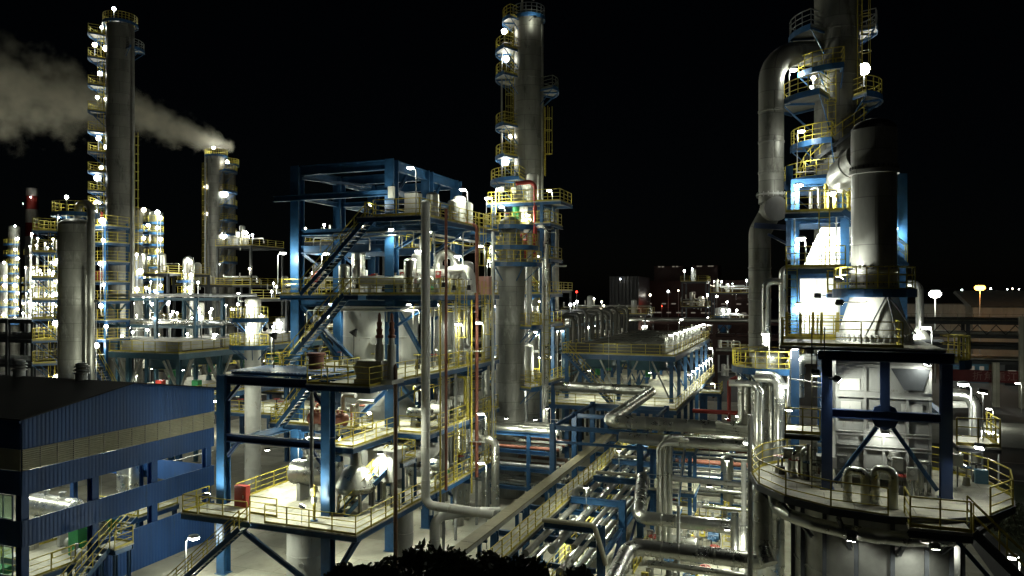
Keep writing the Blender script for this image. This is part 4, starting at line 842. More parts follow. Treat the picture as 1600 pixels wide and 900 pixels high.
for j in range(nb):
    y0 = AY0+.75+j*Lb; t = thing('air_cooler', 'fin tube air cooler bay with fan rings on the central bank', 'air cooler', (-17, y0+Lb/2, AZ), 'air cooler bays of the central bank')
    part('tube_bundle', MB().box(AX0+.7, y0+.08, AZ+.35, AX1-1.6, y0+Lb-.08, AZ+.78), 'fin_tube', t)
    sf = MB()
    for sy in (y0+.04, y0+Lb-.04): sf.box(AX0+.6, sy-.035, AZ+.02, AX1-1.5, sy+.035, AZ+1.0)
    for k in range(6): x = AX0+1.4+k*1.7; sf.box(x, y0+.1, AZ+.79, x+.07, y0+Lb-.1, AZ+.9)
    part('side_frame', sf, 'fin_tube', t)
    part('header_box', MB().box(AX1-1.59, y0+.2, AZ+.2, AX1-1.15, y0+Lb-.2, AZ+1.0), 'grey_paint', t)
    for k in range(3):
        x = AX1-1.3; yy = y0+.9+k*1.7; part('nozzle', MB().tube([(x, yy, AZ+1.0), (x, yy, AZ+1.7), (x-.6, yy, AZ+1.9)], .12, 10), 'dull_silver', t)
    for k in range(2): part('fan_ring', MB().lathe((-20.2+k*5.6, y0+Lb/2, 0), [(2.2, AZ-.6), (2.0, AZ-.9), (2.0, AZ-1.5), (2.15, AZ-1.7)], 28), 'cyan_steel', t); 
    for k in range(2): part('fan_motor', MB().cyl((-20.2+k*5.6, y0+Lb/2, AZ-2.6), (-20.2+k*5.6, y0+Lb/2, AZ-1.3), .3), 'green_paint', t)
for j in range(9):
    y = AY0+2+j*(AY1-AY0-3)/8
    lamp(V(AX1-.75, y, AZ+1.95), 'pole lamp along the right rail of the cooler bank', 1.9, 180, 45, 'lamps along the cooler bank top', .35)
    if j > 1: lamp(V(AX1+.2, y, BZ+2.0), 'pole lamp in the lower row beside the cooler bank', 1.9, 180, 90, 'lamps along the lower cooler deck', .35)
for k, (x, y) in enumerate(((-20.5, 77), (-14, 77), (-20.5, 88), (-14, 88), (-17, 99))): flood((x, y, AZ-1.9), (x+.3, y-.3, BZ), 'box floodlight under the fans of the central cooler bank', 520, 'floodlights under the cooler bank', angle=160)
flood((-18, AY0-.4, AZ+2.6), (-17.5, AY0+4, AZ), 'floodlight over the front bay of the cooler bank', 150, angle=120)
lamp(P(1065, 500, 112), 'single pole lamp at the far end of the cooler bank', 3, RIGHT, 220, 'lamps along the cooler bank top')
# row of inverted U headers at the left of the bank
for j in range(12):
    y = 78+j*2.6; x = AX0-1.1-(j % 2)*.1; h = 15.5+(j % 3)*.3
    pipe('dark grey inverted U header beside the cooler bank', [(x, y, .02), (x, y, h), (x+1.9, y, h), (x+1.9, y, AZ+.9)], .2, 'fin_tube', 'inverted U headers', bend=.6)
pipe('long grey header over the inverted U pipes', [(-25.2, 74, 15.9), (-25.2, 108, 15.9)], .32, 'fin_tube'); pipe('second long header behind the inverted U pipes', [(-26.4, 74, 14.6), (-26.4, 108, 14.6)], .35, 'silver')
G = thing('manifold_rack', 'grey pipe manifold rack between the central tower and the cooler bank', 'pipe rack', (-25, 86, 0))
for y in (74.5, 80, 86, 92, 98, 104):
    for x in (-27.4, -24.3): column(G, x, y, 0, 14., .3, 'cyan_steel')
    for z in (8.4, 11.4, 14.): beam(G, (-27.2, y, z), (-24.5, y, z), .3, .2, 'cyan_steel')
for z in (8.4, 11.4, 14.):
    for x in (-27.4, -24.3): beam(G, (x, 74.7, z+.3), (x, 103.8, z+.3), .25, .18, 'cyan_steel')
deck(G, -28, 74, -23.8, 79, 14.4); railing(G, [V(-28, 74.1, 14.4), V(-23.9, 74.1, 14.4), V(-23.9, 78.9, 14.4)]); deck(G, -28, 74.2, -23.5, 80, 8.8); railing(G, [V(-28, 74.3, 8.8), V(-23.6, 74.3, 8.8), V(-23.6, 79.9, 8.8)])
for i in range(22):
    x = rr.uniform(-27.8, -24); y = rr.uniform(74.5, 106); small_lamp(V(x, y, rr.choice((10.3, 13.2, 16.4))+rr.random()), 'bulkhead lamp among the manifold pipes left of the cooler bank', 40, .13, .8, 'lamps in the manifold rack')
pipe('orange drum-like pipe end glowing in the manifold rack', [(*P(862, 459, 74)[:2], 15.3), (*P(880, 459, 74)[:2], 15.3)], .3, 'primer_red')
for i in range(10):
    y = 74.2+i*.6; x = -27.5+rr.random()*3.; valve((x, y, 14.4), 'small dark valve on the manifold rack deck', .3, 'black_paint', 'yellow_paint', 'valves on the manifold rack')

# ------------------------------------------------------------------ pipe rack with walkway in the middle
K = thing('pipe_rack', 'blue steel pipe rack with cross beams along the raised walkway', 'pipe rack', (-13, 58, 0))
for i, y in enumerate((42.5, 48.3, 54.4, 60.5, 66.6, 72.)):
    column(K, -10.6, y, 0, (4.3, 4.3, 8., 8., 8., 6.)[i], .42); column(K, -17.4, y, 0, (3.2, 3.2, 8., 8., 8., 6.)[i], .4)
    beam(K, (-14.15, y, 4.05), (-10.84, y, 4.05), .42, .3); beam(K, (-17.1, y, 3.2), (-10.9, y, 3.2), .35, .25); beam(K, (-17.1, y, 1.6), (-10.9, y, 1.6), .3, .2)
    if 2 <= i < 5: beam(K, (-17.17, y, 7.7), (-10.84, y, 7.7), .35, .25); beam(K, (-17.17, y, 6.6), (-10.84, y, 6.6), .2, .14)
for z in (2.4, 5.6):
    beam(K, (-10.6, 42.75 if z < 5 else 54.7, z), (-10.6, 71.7, z), .3, .2)
beam(K, (-10.6, 54.7, 7.75), (-10.6, 66.4, 7.75), .3, .2); beam(K, (-17.4, 54.7, 7.75), (-17.4, 66.4, 7.75), .3, .2)
for y in (44, 50, 56): brace(K, (-10.6, y, .3), (-10.6, y+4, 2.2), .14, 'shaded_blue_steel')
WK = thing('raised_walkway', 'long raised grating walkway with yellow rails climbing away up the picture', 'walkway', (-14.95, 56, 0))
deck(WK, -15.6, 30.6, -14.3, 78, 4.0, 'deck_plate', 'dark_steel', .2)
railing(WK, [V(-14.34, 30.7, 4.0), V(-14.34, 77.9, 4.0)], sp=1.35, m='yellow_paint'); 
for y in (32, 38, 46, 52, 58, 64, 70): column(WK, -15.5, y, 0, 3.72, .2); column(WK, -14.4, y, 0, 3.72, .2)
T = thing('cable_tray', 'long pale covered cable tray running beside the raised walkway', 'cable tray', (-17.9, 56, 4.2))
y = 30.4
while y < 76: part('cover_plate', MB().box(-16.85, y, 4.55, -16.05, y+2.95, 4.62), 'tray_cover', T); y += 2.97
part('tray_trough', MB().box(-16.8, 30.4, 4.25, -16.1, 76, 4.545), 'galvanized', T)
for y in (32, 38, 44, 50): 
    tl = thing('tray_support', 'slender steel trestle under the pale cable tray', 'support', (-16.45, y, 0), 'cable tray trestles'); part('post', MB().bar((-16.45, y, 0), (-16.45, y, 4.1), .2), 'blue_steel', tl); part('cap', MB().bar((-16.9, y, 4.17), (-16.0, y, 4.17), .14), 'blue_steel', tl)
spec = [(-13.9, 3.6, .2, 'dull_silver'), (-12.7, 3.62, .24, 'silver'), (-11.7, 3.58, .17, 'dull_silver'), (-11.2, 3.5, .1, 'silver'), (-14.7, 1.95, .2, 'silver'), (-12.5, 2.0, .28, 'dull_silver'), (-11.9, 1.9, .16, 'galvanized'), (-11.4, 1.95, .14, 'silver')]
for i, (x, z, r, m) in enumerate(spec):
    pipe(f'{dict(silver="silver", white_paint="white", galvanized="grey", dull_silver="dull silver")[m]} pipe on the {"upper" if z > 3 else "lower"} tier of the blue rack', [(x, 38.5+(i % 3), z), (x, 74-i % 4, z)], r, m, 'long pipes on the blue rack')
pipe('tan insulated pipe laid across the front rack beam', [(-14.1, 42.1, 4.42), (-10.9, 42.1, 4.42), (-10.2, 42.1, 2.2)], .15, 'louvre_panel'); pipe('tan pipe laid across the third rack beam', [(-14.1, 54.9, 4.42), (-10.7, 54.9, 4.42)], .13, 'louvre_panel'); pipe('tan pipe laid across the fourth rack beam', [(-14.1, 61, 4.42), (-10.7, 61, 4.42)], .13, 'louvre_panel')
pipe('stubby capped pipe end beside the walkway', [(-14.0, 48.9, 3.0), (-14.0, 48.9, 4.7), (-13.2, 48.9, 4.7), (-13.2, 48.9, 4.4)], .24, 'dull_silver', bend=.4)
L2 = thing('service_walkway', 'low service walkway with close yellow rails under the rack pipes', 'walkway', (-13, 55, 0))
deck(L2, -13.7, 40, -12.4, 66, .9, 'deck_plate', 'dark_steel', .2); railing(L2, [V(-13.65, 40.1, .9), V(-13.65, 65.9, .9)], sp=1.3); railing(L2, [V(-12.45, 40.1, .9), V(-12.45, 65.9, .9)], sp=1.3)
for y in (41, 47, 53, 59, 65): column(L2, -13.0, y, 0, .6, .2)
# second rack crossing behind, left of the cable tray
K2 = thing('cross_pipe_rack', 'blue rack carrying stacked horizontal pipes behind the cable tray', 'pipe rack', (-21, 65, 0))
for x in (-24.5, -20.8, -18.6):
    for y in (58.4, 62.2): column(K2, x, y, 0, 6.2, .3)
for z in (1.6, 3.2, 4.7, 6.2):
    for y in (58.4, 62.2): beam(K2, (-24.34, y, z), (-18.75, y, z), .3, .2)
cols = ['silver', 'white_paint', 'brown_paint', 'dull_silver', 'primer_red', 'galvanized']
for i in range(20):
    z = (1.95, 3.55, 5.05, 6.5)[i % 4]; y = 58.6+(i//4)*.8; m = cols[(i*5+i//4) % 6]; r = (.12, .2, .15, .26, .18)[i % 5]
    pipe(f'{dict(silver="silver", white_paint="white", brown_paint="brown", dull_silver="dull silver", primer_red="rust red", galvanized="grey")[m]} horizontal pipe on the {("lowest", "second", "third", "top")[i % 4]} tier of the cross rack', [(-26.4, y, z), (-18.2, y, z)], r, m, 'horizontal pipes of the cross rack')
for x, y in ((-22.5, 57.6), (-20, 57.8), (-21, 64)): flood((x, y, 7.6), (x+.2, y+.8, 3), 'box floodlight over the cross pipe rack', 320, 'floodlights over the cross rack', angle=160)

# ------------------------------------------------------------------ big silver transfer lines on the right of the rack
pipe('huge silver transfer line crossing in front of the cooler bank, zigzagging to the right vessel', [(-24.9, 69, 9), (-12.3, 69, 9), (-12.3, 51.4, 9), (-3.0, 51.4, 9), (-3.0, 51.4, 12.6), (-2.6, 52.4, 13.4)], .46, 'silver', bend=.8, seg=20)
pipe('silver line just below the huge transfer line', [(-11.3, 50.6, 8.05), (-2.2, 50.6, 8.05), (-2.2, 50.6, 12.8)], .38, 'silver', bend=.8, seg=18)
for i, (px, d, zt, r) in enumerate(((1030, 49, 8.1, .19), (1038, 49.2, 8.5, .19), (1046, 49.4, 8.3, .2))):
    x, y = XY(px, d); pipe('silver down pipe of the close trio right of the rack', [(x+1.2, y+.3, zt), (x, y, zt), (x, y, .02)], r, 'silver', 'trio of silver down pipes', bend=.5)
pipe('large silver line running right with a bend rising towards the round platform, upper', [(-10.3, 53.8, 4.6), (-9.4, 47.7, 3.5), (-1.55, 47.7, 3.5)], .43, 'silver', bend=.7, seg=20)
pipe('large silver line hooked upward at its right end, nearest the camera', [(-8.5, 33.5, 3.2), (-8.2, 39.2, 4.5), (-1.05, 39.2, 4.5), (-1.05, 39.2, 7.0), (-.6, 39., 7.4)], .43, 'silver', bend=.9, seg=22)
pipe('slim silver line right below the hooked line', [(-7.4, 40.2, 3.3), (-2., 40.2, 3.3), (-2., 40.2, .02)], .2, 'silver', bend=.5)
pipe('white slender line crossing to the round platform', [(-7.6, 50.2, 5.6), (-2.4, 50.2, 5.6)], .16, 'white_paint')
for i, (px, py0, py1, d, r, m) in enumerate(((1172, 648, 900, 36, .12, 'galvanized'), (1162, 880, 720, 44, .16, 'white_paint'), (1148, 900, 800, 42, .22, 'silver'), (1060, 880, 790, 42, .1, 'galvanized'))):
    x, y = XY(px, d); pipe(('grey post pipe left of the round platform', 'white standpipe in the bright yard', 'short silver standpipe below the hooked line', 'thin grey pipe frame below the silver lines')[i], [(x, y, .02), (x, y, ZD(min(py0, py1), d))], r, m)
# bright yard between rack and right vessel
ms = ['silver', 'white_paint', 'dull_silver', 'primer_red']
for i in range(14):
    y = 60+i*1.35; z = (1.2, 2.2, 3.2)[i % 3]; m = ms[(0, 0, 1, 2, 0, 3, 0, 1)[i % 8]]
    pipe(f'{dict(silver="silver", white_paint="white", dull_silver="dull silver", primer_red="rust red")[m]} pipe crossing the far side of the bright yard', [(-9.8, y, z), (-1.+(i % 4)*.4, y, z), (-1.+(i % 4)*.4, y, z+1.2)], (.15, .2, .12, .25)[i % 4], m, 'pipes crossing the bright yard', bend=.4)
for i in range(4):
    y = 62+i*4.6; q = thing('pipe_sleeper', 'low blue portal carrying pipes across the bright yard', 'support', (-5, y, 0), 'low pipe portals'); 
    for x in (-9.4, -5.4, -1.6): column(q, x, y, 0, 3.6, .2)
    for z in (.9, 1.9, 2.9): beam(q, (-9.3, y, z), (-1.7, y, z), .2, .16)
B = thing('yard_platform', 'small blue platform with stair and white deck in the bright yard', 'platform', (-8.6, 57, 0))
frame(B, (-10., -7.2), (56, 59), (3.2, 6.3), 0, .26, bh=.25); deck(B, -10.3, 55.6, -6.8, 59.2, 6.4); deck(B, -10.3, 55.6, -6.8, 59.2, 3.3); railing(B, [V(-10.2, 55.7, 6.4), V(-6.9, 55.7, 6.4), V(-6.9, 59.1, 6.4)], m='yellow_paint'); railing(B, [V(-10.2, 55.7, 3.3), V(-6.9, 55.7, 3.3)], m='galvanized'); stair(B, (-7.9, 51.9, 3.2), (-7.9, 55.5, 6.4), .9, rm='galvanized')
for q in ((-8.3, 52), (-7.5, 52)): column(B, *q, 0, 3.1, .14)
deck(B, -8.6, 50.9, -7.2, 52.1, 3.25)
for i, (x, y, a, m) in enumerate(((-5.8, 54.5, 0, 'motor_blue'), (-4.2, 56.5, 90, 'motor_blue'), (-5.2, 58.2, 0, 'grey_paint'), (-3.4, 51.2, 90, 'grey_paint'), (-6.3, 49.8, 0, 'motor_blue'), (-6.6, 52.4, 90, 'primer_red'), (-3.6, 46., 0, 'motor_blue'), (-6.2, 45.2, 0, 'green_paint'))): pump((x, y, .004), a, dict(motor_blue='blue motored', grey_paint='grey', primer_red='rust red', green_paint='green')[m]+' pump set on the bright yard floor', m)
for i, (x, y) in enumerate(((-5.3, 52.6), (-4.9, 51.), (-5.9, 55.4), (-3., 54.), (-4.4, 58.9), (-2.6, 57.6), (-7.4, 47.4), (-5.1, 47.), (-2.8, 48.4))):
    t = valve((x, y, .004), 'valve on a short riser in the bright yard', .42, 'silver' if i % 3 else 'black_paint', 'red_paint' if i % 2 else 'motor_blue', 'valves in the bright yard')
drum('short silver drum on the bright yard floor by the lamp', (-7.6, 50.6, 1.1), (-6.1, 50.6, 1.1), .55, saddle=0); vessel('white vertical drum beside the white standpipe', *XY(1158, 45.6), .01, 4.0, .42, 'white_paint', 'tank', 'vertical_tank', step=1.2); vessel('narrow silver drum at the back of the bright yard', *XY(1136, 60), .01, 4.6, .5, 'silver', 'tank', 'vertical_tank', step=1.2)
Yf = thing('yard_guard_rail', 'yellow guard rail around the valves in the bright yard', 'railing', (-3.5, 52, 0)); railing(Yf, [V(-4.6, 53.4, .004), V(-2.6, 53.4, .004), V(-2.6, 55.8, .004), V(-4.6, 55.8, .004)]); Yg = thing('yard_guard_rail', 'yellow guard rail low below the hooked silver line', 'railing', (-3, 41, 0)); railing(Yg, [V(-3.2, 42.6, .004), V(-1.2, 42.6, .004), V(-1.2, 44.4, .004)])
s = thing('yard_ladder', 'steel ladder frame low beside the trio of silver down pipes', 'ladder', (-7.8, 45, 0)); ladder(s, -7.4, 43.2, 0, 4.2, NEAR, False, 'galvanized')
a = P(1121, 873, 41.); sg = thing('display_board', 'small dark box with a green lit display below the hooked pipe', 'display', (a.x, a.y, a.z)); part('case', MB().box(a.x-.28, a.y, a.z-.14, a.x+.28, a.y+.08, a.z+.14), 'black_paint', sg); part('screen', MB().box(a.x-.2, a.y-.012, a.z-.08, a.x+.2, a.y-.003, a.z+.08), 'screen_green', sg); part('bracket', MB().bar((a.x, a.y+.12, 0), (a.x, a.y+.12, a.z), .05), 'galvanized', sg)
for x, y, z, p in ((-5.2, 50.5, 5.2, 640), (-4.6, 57, 5.6, 560), (-3.6, 44.8, 4.2, 420), (-6.6, 64.5, 5.6, 380), (-3.2, 68, 5.8, 380), (-6, 74, 6, 350), (-12.6, 46.6, 5.4, 150), (-12.9, 57.6, 5.6, 170), (-13, 66.4, 5.8, 200), (-13.3, 51.8, 2.9, 300), (-13.4, 45.4, 2.7, 260), (-5, 36.5, 3.6, 160)): flood((x, y, z), (x+.3, y-.5, 0), 'box floodlight on a bracket over the bright yard and rack', p*2.1, 'floodlights over the yard', angle=165)
for i in range(30):
    x, y = rr.uniform(-9.6, -1.2), rr.uniform(42.5, 62)
    if i % 3: instrument(x, y, .004, f'{("white", "yellow", "grey")[i % 3]} instrument box on the bright yard floor', ('white_paint', 'yellow_paint', 'grey_paint')[i % 3], 'instrument boxes in the bright yard')
    else: valve((x, y, .004), f'{("silver", "black")[i % 2]} valve standing on the bright yard floor', .5, ('silver', 'black_paint')[i % 2], ('red_paint', 'motor_blue')[i % 2], 'standing valves of the bright yard')
for i, (x0, y0, x1, y1) in enumerate(((-9.6, 47, -9.6, 53), (-8.6, 61, -2, 61), (-7, 55, -7, 60.6), (-2., 58, -2., 62))): q = thing('yard_guard_rail', 'yellow guard rail between the pipes of the bright yard', 'railing', (x0, y0, 0), 'guard rails of the bright yard'); railing(q, [V(x0, y0, .004), V(x1, y1, .004)], sp=1.2)
dlc = lambda px, py, d, lab, p=160, ang=LEFT, h=2.2: lamp(P(px, py, d), lab, h, ang, p, 'area lamps in the yard', .45)
dlc(1155, 652, 49.5, 'pole lamp in front of the huge silver line elbow', 130); dlc(1168, 694, 40, 'lamp at the left edge of the round platform', 110); dlc(1160, 872, 41, 'low lamp beside the green display', 120); dlc(875, 668, 60, 'lamp behind the tall rack portal', 120, RIGHT); dlc(1110, 545, 100, 'lamp right of the cooler bank', 150); dlc(1113, 600, 92, 'lamp on the yellow landing right of the cooler bank', 180)
E2 = thing('side_landing', 'small yellow railed landing right of the cooler bank', 'platform', (-9, 88, 0)); deck(E2, -10., 86, -7.6, 89, 6.8); railing(E2, [V(-9.9, 86.1, 6.8), V(-7.7, 86.1, 6.8), V(-7.7, 88.9, 6.8)]); [column(E2, x, y, 0, 6.4, .25) for x in (-9.7, -7.9) for y in (86.3, 88.7)]
pipe('red fire riser standing right of the cooler bank', [(-6.1, 78, .02), (-6.1, 78, 9.2), (-5.3, 78, 9.6)], .2, 'red_paint'); pipe('red fire main crossing behind the bright yard', [(-9.6, 77, 6.1), (-4.6, 77, 6.1)], .22, 'red_paint')
pipe('second red fire main lower behind the yard', [(-9.8, 72, 4.9), (-3.6, 72, 4.9)], .2, 'primer_red')
for i in range(7): pipe('silver pipe of the stacked set below the red main', [(-10, 73.5+i*.9, 4.1-i*.12), (-3.2, 73.5+i*.9, 4.1-i*.12)], .2+.05*(i % 2), 'silver', 'stacked pipes below the red main')
TINT[0] = NEUTRAL
# ------------------------------------------------------------------ reactor and furnace group at the right
RX, RY = 3.3, 35.6; PZ = 9.7; RR = 5.1
R = thing('reactor_platform', 'big round railed platform at the right on a dark cylindrical reactor', 'platform', (RX, RY, 0))
part('deck', MB().ring(RX, RY, 3.0, RR, 0, 360, PZ-.08, PZ, 16), 'deck_plate', R)
part('deck', MB().poly([(RX+3.05*math.cos(R_(22.5*k)), RY+3.05*math.sin(R_(22.5*k))) for k in range(16)], PZ-.085, PZ-.004), 'deck_plate', R)
part('edge_beam', MB().ring(RX, RY, RR+.002, RR+.06, 0, 360, PZ-.2, PZ+.08, 16), 'dark_steel', R)
pts = [V(RX+(RR-.04)*math.cos(R_(22.5*k)), RY+(RR-.04)*math.sin(R_(22.5*k)), PZ) for k in range(17)]
gap = 13  # the landing joins near the front
railing(R, pts[14:17]+pts[1:13]); 
lx0, lx1, ly0, ly1 = 3.9, 5.9, 29.9, 31.2
part('deck', MB().box(lx0, ly0, PZ-.2, lx1, ly1+.6, PZ-.10), 'deck_plate', R); part('edge_beam', MB().ibeam((lx0, ly0-.03, PZ-.32), (lx1, ly0-.03, PZ-.32), .24, .1), 'dark_steel', R)
railing(R, [V(lx0+.05, ly1+.2, PZ-.1), V(lx0+.05, ly0+.05, PZ-.1), V(lx1-.05, ly0+.05, PZ-.1)], sp=1.0)
for k in range(12):
    u = R_(30*k+10); c, s = math.cos(u), math.sin(u); brace(R, (RX+3.32*c, RY+3.32*s, PZ-1.9), (RX+4.85*c, RY+4.85*s, PZ-.35), .14, 'dark_steel'); beam(R, (RX+3.32*c, RY+3.32*s, PZ-.22), (RX+5.0*c, RY+5.0*s, PZ-.22), .22, .14, 'dark_steel')
stair(R, (11.0, 30.6, 4.4), (5.95, 30.6, PZ-.12), 1.0, m='dark_steel', rm='yellow_paint'); deck(R, 11.0, 29.9, 12.6, 31.3, 4.45, fm='dark_steel'); column(R, 12.4, 30.1, 0, 4.1, .2, 'dark_steel'); column(R, 11.2, 30.1, 0, 4.1, .2, 'dark_steel')
brace(R, (5.4, 31.2, PZ-.5), (8.6, 31.3, 5.4), .16, 'blue_steel')
t = thing('reactor_shell', 'dark ribbed cylindrical reactor below the big round platform', 'reactor', (RX, RY, 0))
part('shell', MB().lathe((RX, RY, 0), banded(0, PZ-.1, 3.25, 3.2, .05), 48), 'dull_silver', t)
for k in range(16): u = R_(22.5*k+6); part('rib', MB().bar((RX+3.32*math.cos(u), RY+3.32*math.sin(u), .02), (RX+3.32*math.cos(u), RY+3.32*math.sin(u), PZ-.4), .16, .1), 'dark_steel', t)
for a, z in ((NEAR+4, 4.6), (NEAR+28, 5.8)):
    u = R_(a); part('manway', MB().cyl((RX+3.2*math.cos(u), RY+3.2*math.sin(u), z), (RX+3.75*math.cos(u), RY+3.75*math.sin(u), z), .5).cyl((RX+3.75*math.cos(u), RY+3.75*math.sin(u), z), (RX+3.85*math.cos(u), RY+3.85*math.sin(u), z), .65), 'dark_steel', t)
arc = [(RX+4.35*math.cos(R_(a)), RY+4.35*math.sin(R_(a)), 8.75) for a in range(205, 311, 15)]
pipe('curved silver ring header slung below the round platform edge', [(arc[0][0]-.2, arc[0][1]+.3, 9.6)]+arc, .27, 'silver', bend=.5, seg=16)
pipe('silver leg dropping from the left end of the ring header', [(RX-4.6, RY+.6, 9.3), (RX-4.6, RY+.6, 6.2), (RX-4.3, RY+.2, 5.6)], .4, 'silver', bend=.8, seg=16)
# portal and furnace
FX0, FX1, FY0, FY1, FZ = 1.35, 5.8, 34.2, 39.6, 15.6
Fp = thing('furnace_portal', 'heavy blue portal frame with a diagonal V brace around the grey furnace', 'steel structure', (3.5, 36, PZ))
for x in (FX0, FX1):
    for y in (FY0, FY1): column(Fp, x, y, PZ, FZ-.42, .42, 'blue_steel' if y > FY0 else 'shaded_blue_steel')  # front columns get the blue with shade in its colour
xm = (FX0+FX1)/2
beam(Fp, (FX0-.35, FY0, FZ-.2), (FX1+.3, FY0, FZ-.2), .42, .4, 'shaded_blue_steel'); beam(Fp, (FX0+.22, FY0, 12.95), (FX1-.22, FY0, 12.95), .36, .3, 'shaded_blue_steel'); beam(Fp, (xm, FY0, 13.15), (xm, FY0, FZ-.42), .36, .34, 'shaded_blue_steel', 'post')
part('gusset', MB().cyl((xm, FY0-.09, 12.9), (xm, FY0+.09, 12.9), .55, seg=8), 'shaded_blue_steel', Fp)
brace(Fp, (xm-.3, FY0, 12.45), (FX0+.3, FY0, PZ+.3), .17); brace(Fp, (xm+.3, FY0, 12.45), (FX1-.3, FY0, PZ+.3), .17)
for x in (FX0, FX1): beam(Fp, (x, FY0+.25, FZ-.2), (x, FY1-.25, FZ-.2), .4, .3); beam(Fp, (x, FY0+.25, 12.9), (x, FY1-.25, 12.9), .34, .26)
beam(Fp, (FX0+.3, FY1, FZ-.2), (FX1-.3, FY1, FZ-.2), .4, .3)
deck(Fp, FX0-1.9, FY0+.5, FX1+.1, FY1+2.6, FZ+.12, fm='dark_steel', fh=.08, t=.05)
railing(Fp, [V(FX0-1.8, 39, FZ+.12), V(FX0-1.8, FY0+.9, FZ+.12), V(FX0+3.0, FY0+.9, FZ+.12), V(FX0+3.0, FY0+.9, FZ+.12)][:3]); railing(Fp, [V(FX0+3.0, FY0+.9, FZ+.12), V(FX0+3.0, FY0+4.5, FZ+.12)], sp=1.2)
for s, x0, x1, y0 in ((-1, -.35, FX0-.28, 33.9), (1, FX1+.28, 7.6, 33.6)):     # hanging side cages
    deck(Fp, x0, y0, x1, y0+2.2, 12.0, fm='dark_steel', fh=.16); railing(Fp, [V(x1 if s < 0 else x0, y0+.05, 12), V(x0+.05 if s < 0 else x1-.05, y0+.05, 12), V(x0+.05 if s < 0 else x1-.05, y0+2.15, 12)], sp=.75); beam(Fp, (x0, y0+2.4, 11.75), (x1, y0+2.4, 11.75), .2, .16)
ring_platform(Fp, FX1+.1, FY0+2.6, .25, 1.25, -60, 60, FZ-.5, brackets=False)
B_ = thing('furnace_box', 'pale grey panelled furnace casing with welded ribs behind the blue portal', 'furnace', (3.6, 37, PZ))
bx0, bx1, by0, by1, bz = 1.75, 5.42, 35.2, 39.2, 15.1
part('casing', MB().box(bx0, by0, PZ+.35, bx1, by1, bz), 'grey_paint', B_)
for z in (10.4, 11.4, 12.0, 12.75, 13.7, 14.9): part('rib', MB().ibeam((bx0-.02, by0-.08, z), (bx1+.02, by0-.08, z), .16 if z != 13.7 else .3, .14), 'grey_paint', B_)
for x in (bx0+.04, bx0+1.15, xm+.05, xm+.95, bx1-.04):
    q = MB(); zs = [10.05, 10.32, 11.32, 11.92, 12.67, 13.55, 14.82]; zz = [(10.48, 11.32), (11.48, 11.92), (12.08, 12.67), (12.83, 13.55), (13.85, 14.82)]
    for a, b in zz: q.box(x-.05, by0-.13, a, x+.05, by0-.003, b)
    part('rib', q, 'grey_paint', B_)
for x, z in ((2.35, 13.1), (4.7, 13.1), (2.3, 14.1)): part('peep_door', MB().box(x-.4, by0-.06, z-.25, x+.4, by0-.002, z+.25), 'white_paint', B_)
part('hopper', MB().add([(3.9, 35.05, 14.85), (5.38, 35.05, 14.85), (5.38, 35.19, 14.85), (3.9, 35.19, 14.85), (4.4, 35.0, 13.95), (5.1, 35.0, 13.95), (5.1, 35.19, 13.95), (4.4, 35.19, 13.95)], [(0, 1, 2, 3), (7, 6, 5, 4), (4, 5, 1, 0), (5, 6, 2, 1), (6, 7, 3, 2), (7, 4, 0, 3)]), 'dark_steel', B_)
part('burner', MB().cyl((xm+.45, by0-.35, 10.75), (xm+.45, by0, 10.75), .26, seg=16).cyl((xm+.45, by0-.16, 11.0), (xm+.45, by0-.16, 11.3), .3, .2, 16), 'dull_silver', B_)
# yellow gates and posts on the lit deck
for i, x in enumerate((-.3, .35, .95, 1.35, 2.1)): part('gate_post', MB().box(x-.07, 40.42, FZ+.1, x+.07, 40.56, FZ+1.5), 'yellow_paint', Fp)
# cone and stack
KX, KY = 3.55, 38.4
t = thing('flue_cone', 'white lit conical flue base with bolted flange on the top deck', 'flue', (KX, KY, FZ+.12))
part('cone', MB().lathe((KX, KY, 0), [(1.68, FZ+.14), (1.68, FZ+.22), (1.5, FZ+.26), (1.5, FZ+.7), (.98, 18.05)], 40), 'white_paint', t)
bl = MB()
for k in range(40): u = R_(9*k); bl.bar((KX+1.6*math.cos(u), KY+1.6*math.sin(u), FZ+.23), (KX+1.6*math.cos(u), KY+1.6*math.sin(u), FZ+.58), .06, .16)
part('bolt_ring', bl, 'grey_paint', t)
for a, b in ((NEAR+2, NEAR-36), (NEAR+4, NEAR+4), (NEAR+6, NEAR+44)): u, v = R_(a), R_(b); part('stay', MB().cyl((KX+1.1*math.cos(u), KY+1.1*math.sin(u), 17.95), (KX+1.82*math.cos(v), KY+1.82*math.sin(v), FZ+.6), .035, seg=8), 'dark_steel', t)
t = thing('flue_stack', 'thick dull grey flue stack with bolted joints standing on the white cone', 'flue stack', (KX, KY, 18.1))
pr = [(.98, 18.1), (.98, 18.25), (1.06, 18.27), (1.06, 18.4), (.98, 18.42), (.98, 19.0), (1.06, 19.02), (1.06, 19.15), (.98, 19.17), (.98, 23.6), (1.08, 23.62), (1.08, 23.8), (.99, 23.82), (.99, 25.7)]
part('shell', MB().lathe((KX, KY, 0), pr, 40), 'stack_paint', t); part('top_head', MB().dome((KX, KY, 25.7), .985, .55, 1, 40), 'black_paint', t)
for z in (18.45, 19.2, 23.85):
    bl = MB()
    for k in range(30): u = R_(12*k); bl.bar((KX+1.03*math.cos(u), KY+1.03*math.sin(u), z), (KX+1.03*math.cos(u), KY+1.03*math.sin(u), z+.14), .05)
    part('bolt_ring', bl, 'dark_steel', t)
ring_platform(t, KX, KY, 1.0, 1.75, 120, 360, 18.15, sp=15, brackets=False); ladder(t, KX+1.12*math.cos(R_(RIGHT+40)), KY+1.12*math.sin(R_(RIGHT+40)), 18.2, 25, RIGHT+40, False, m='dark_rail')
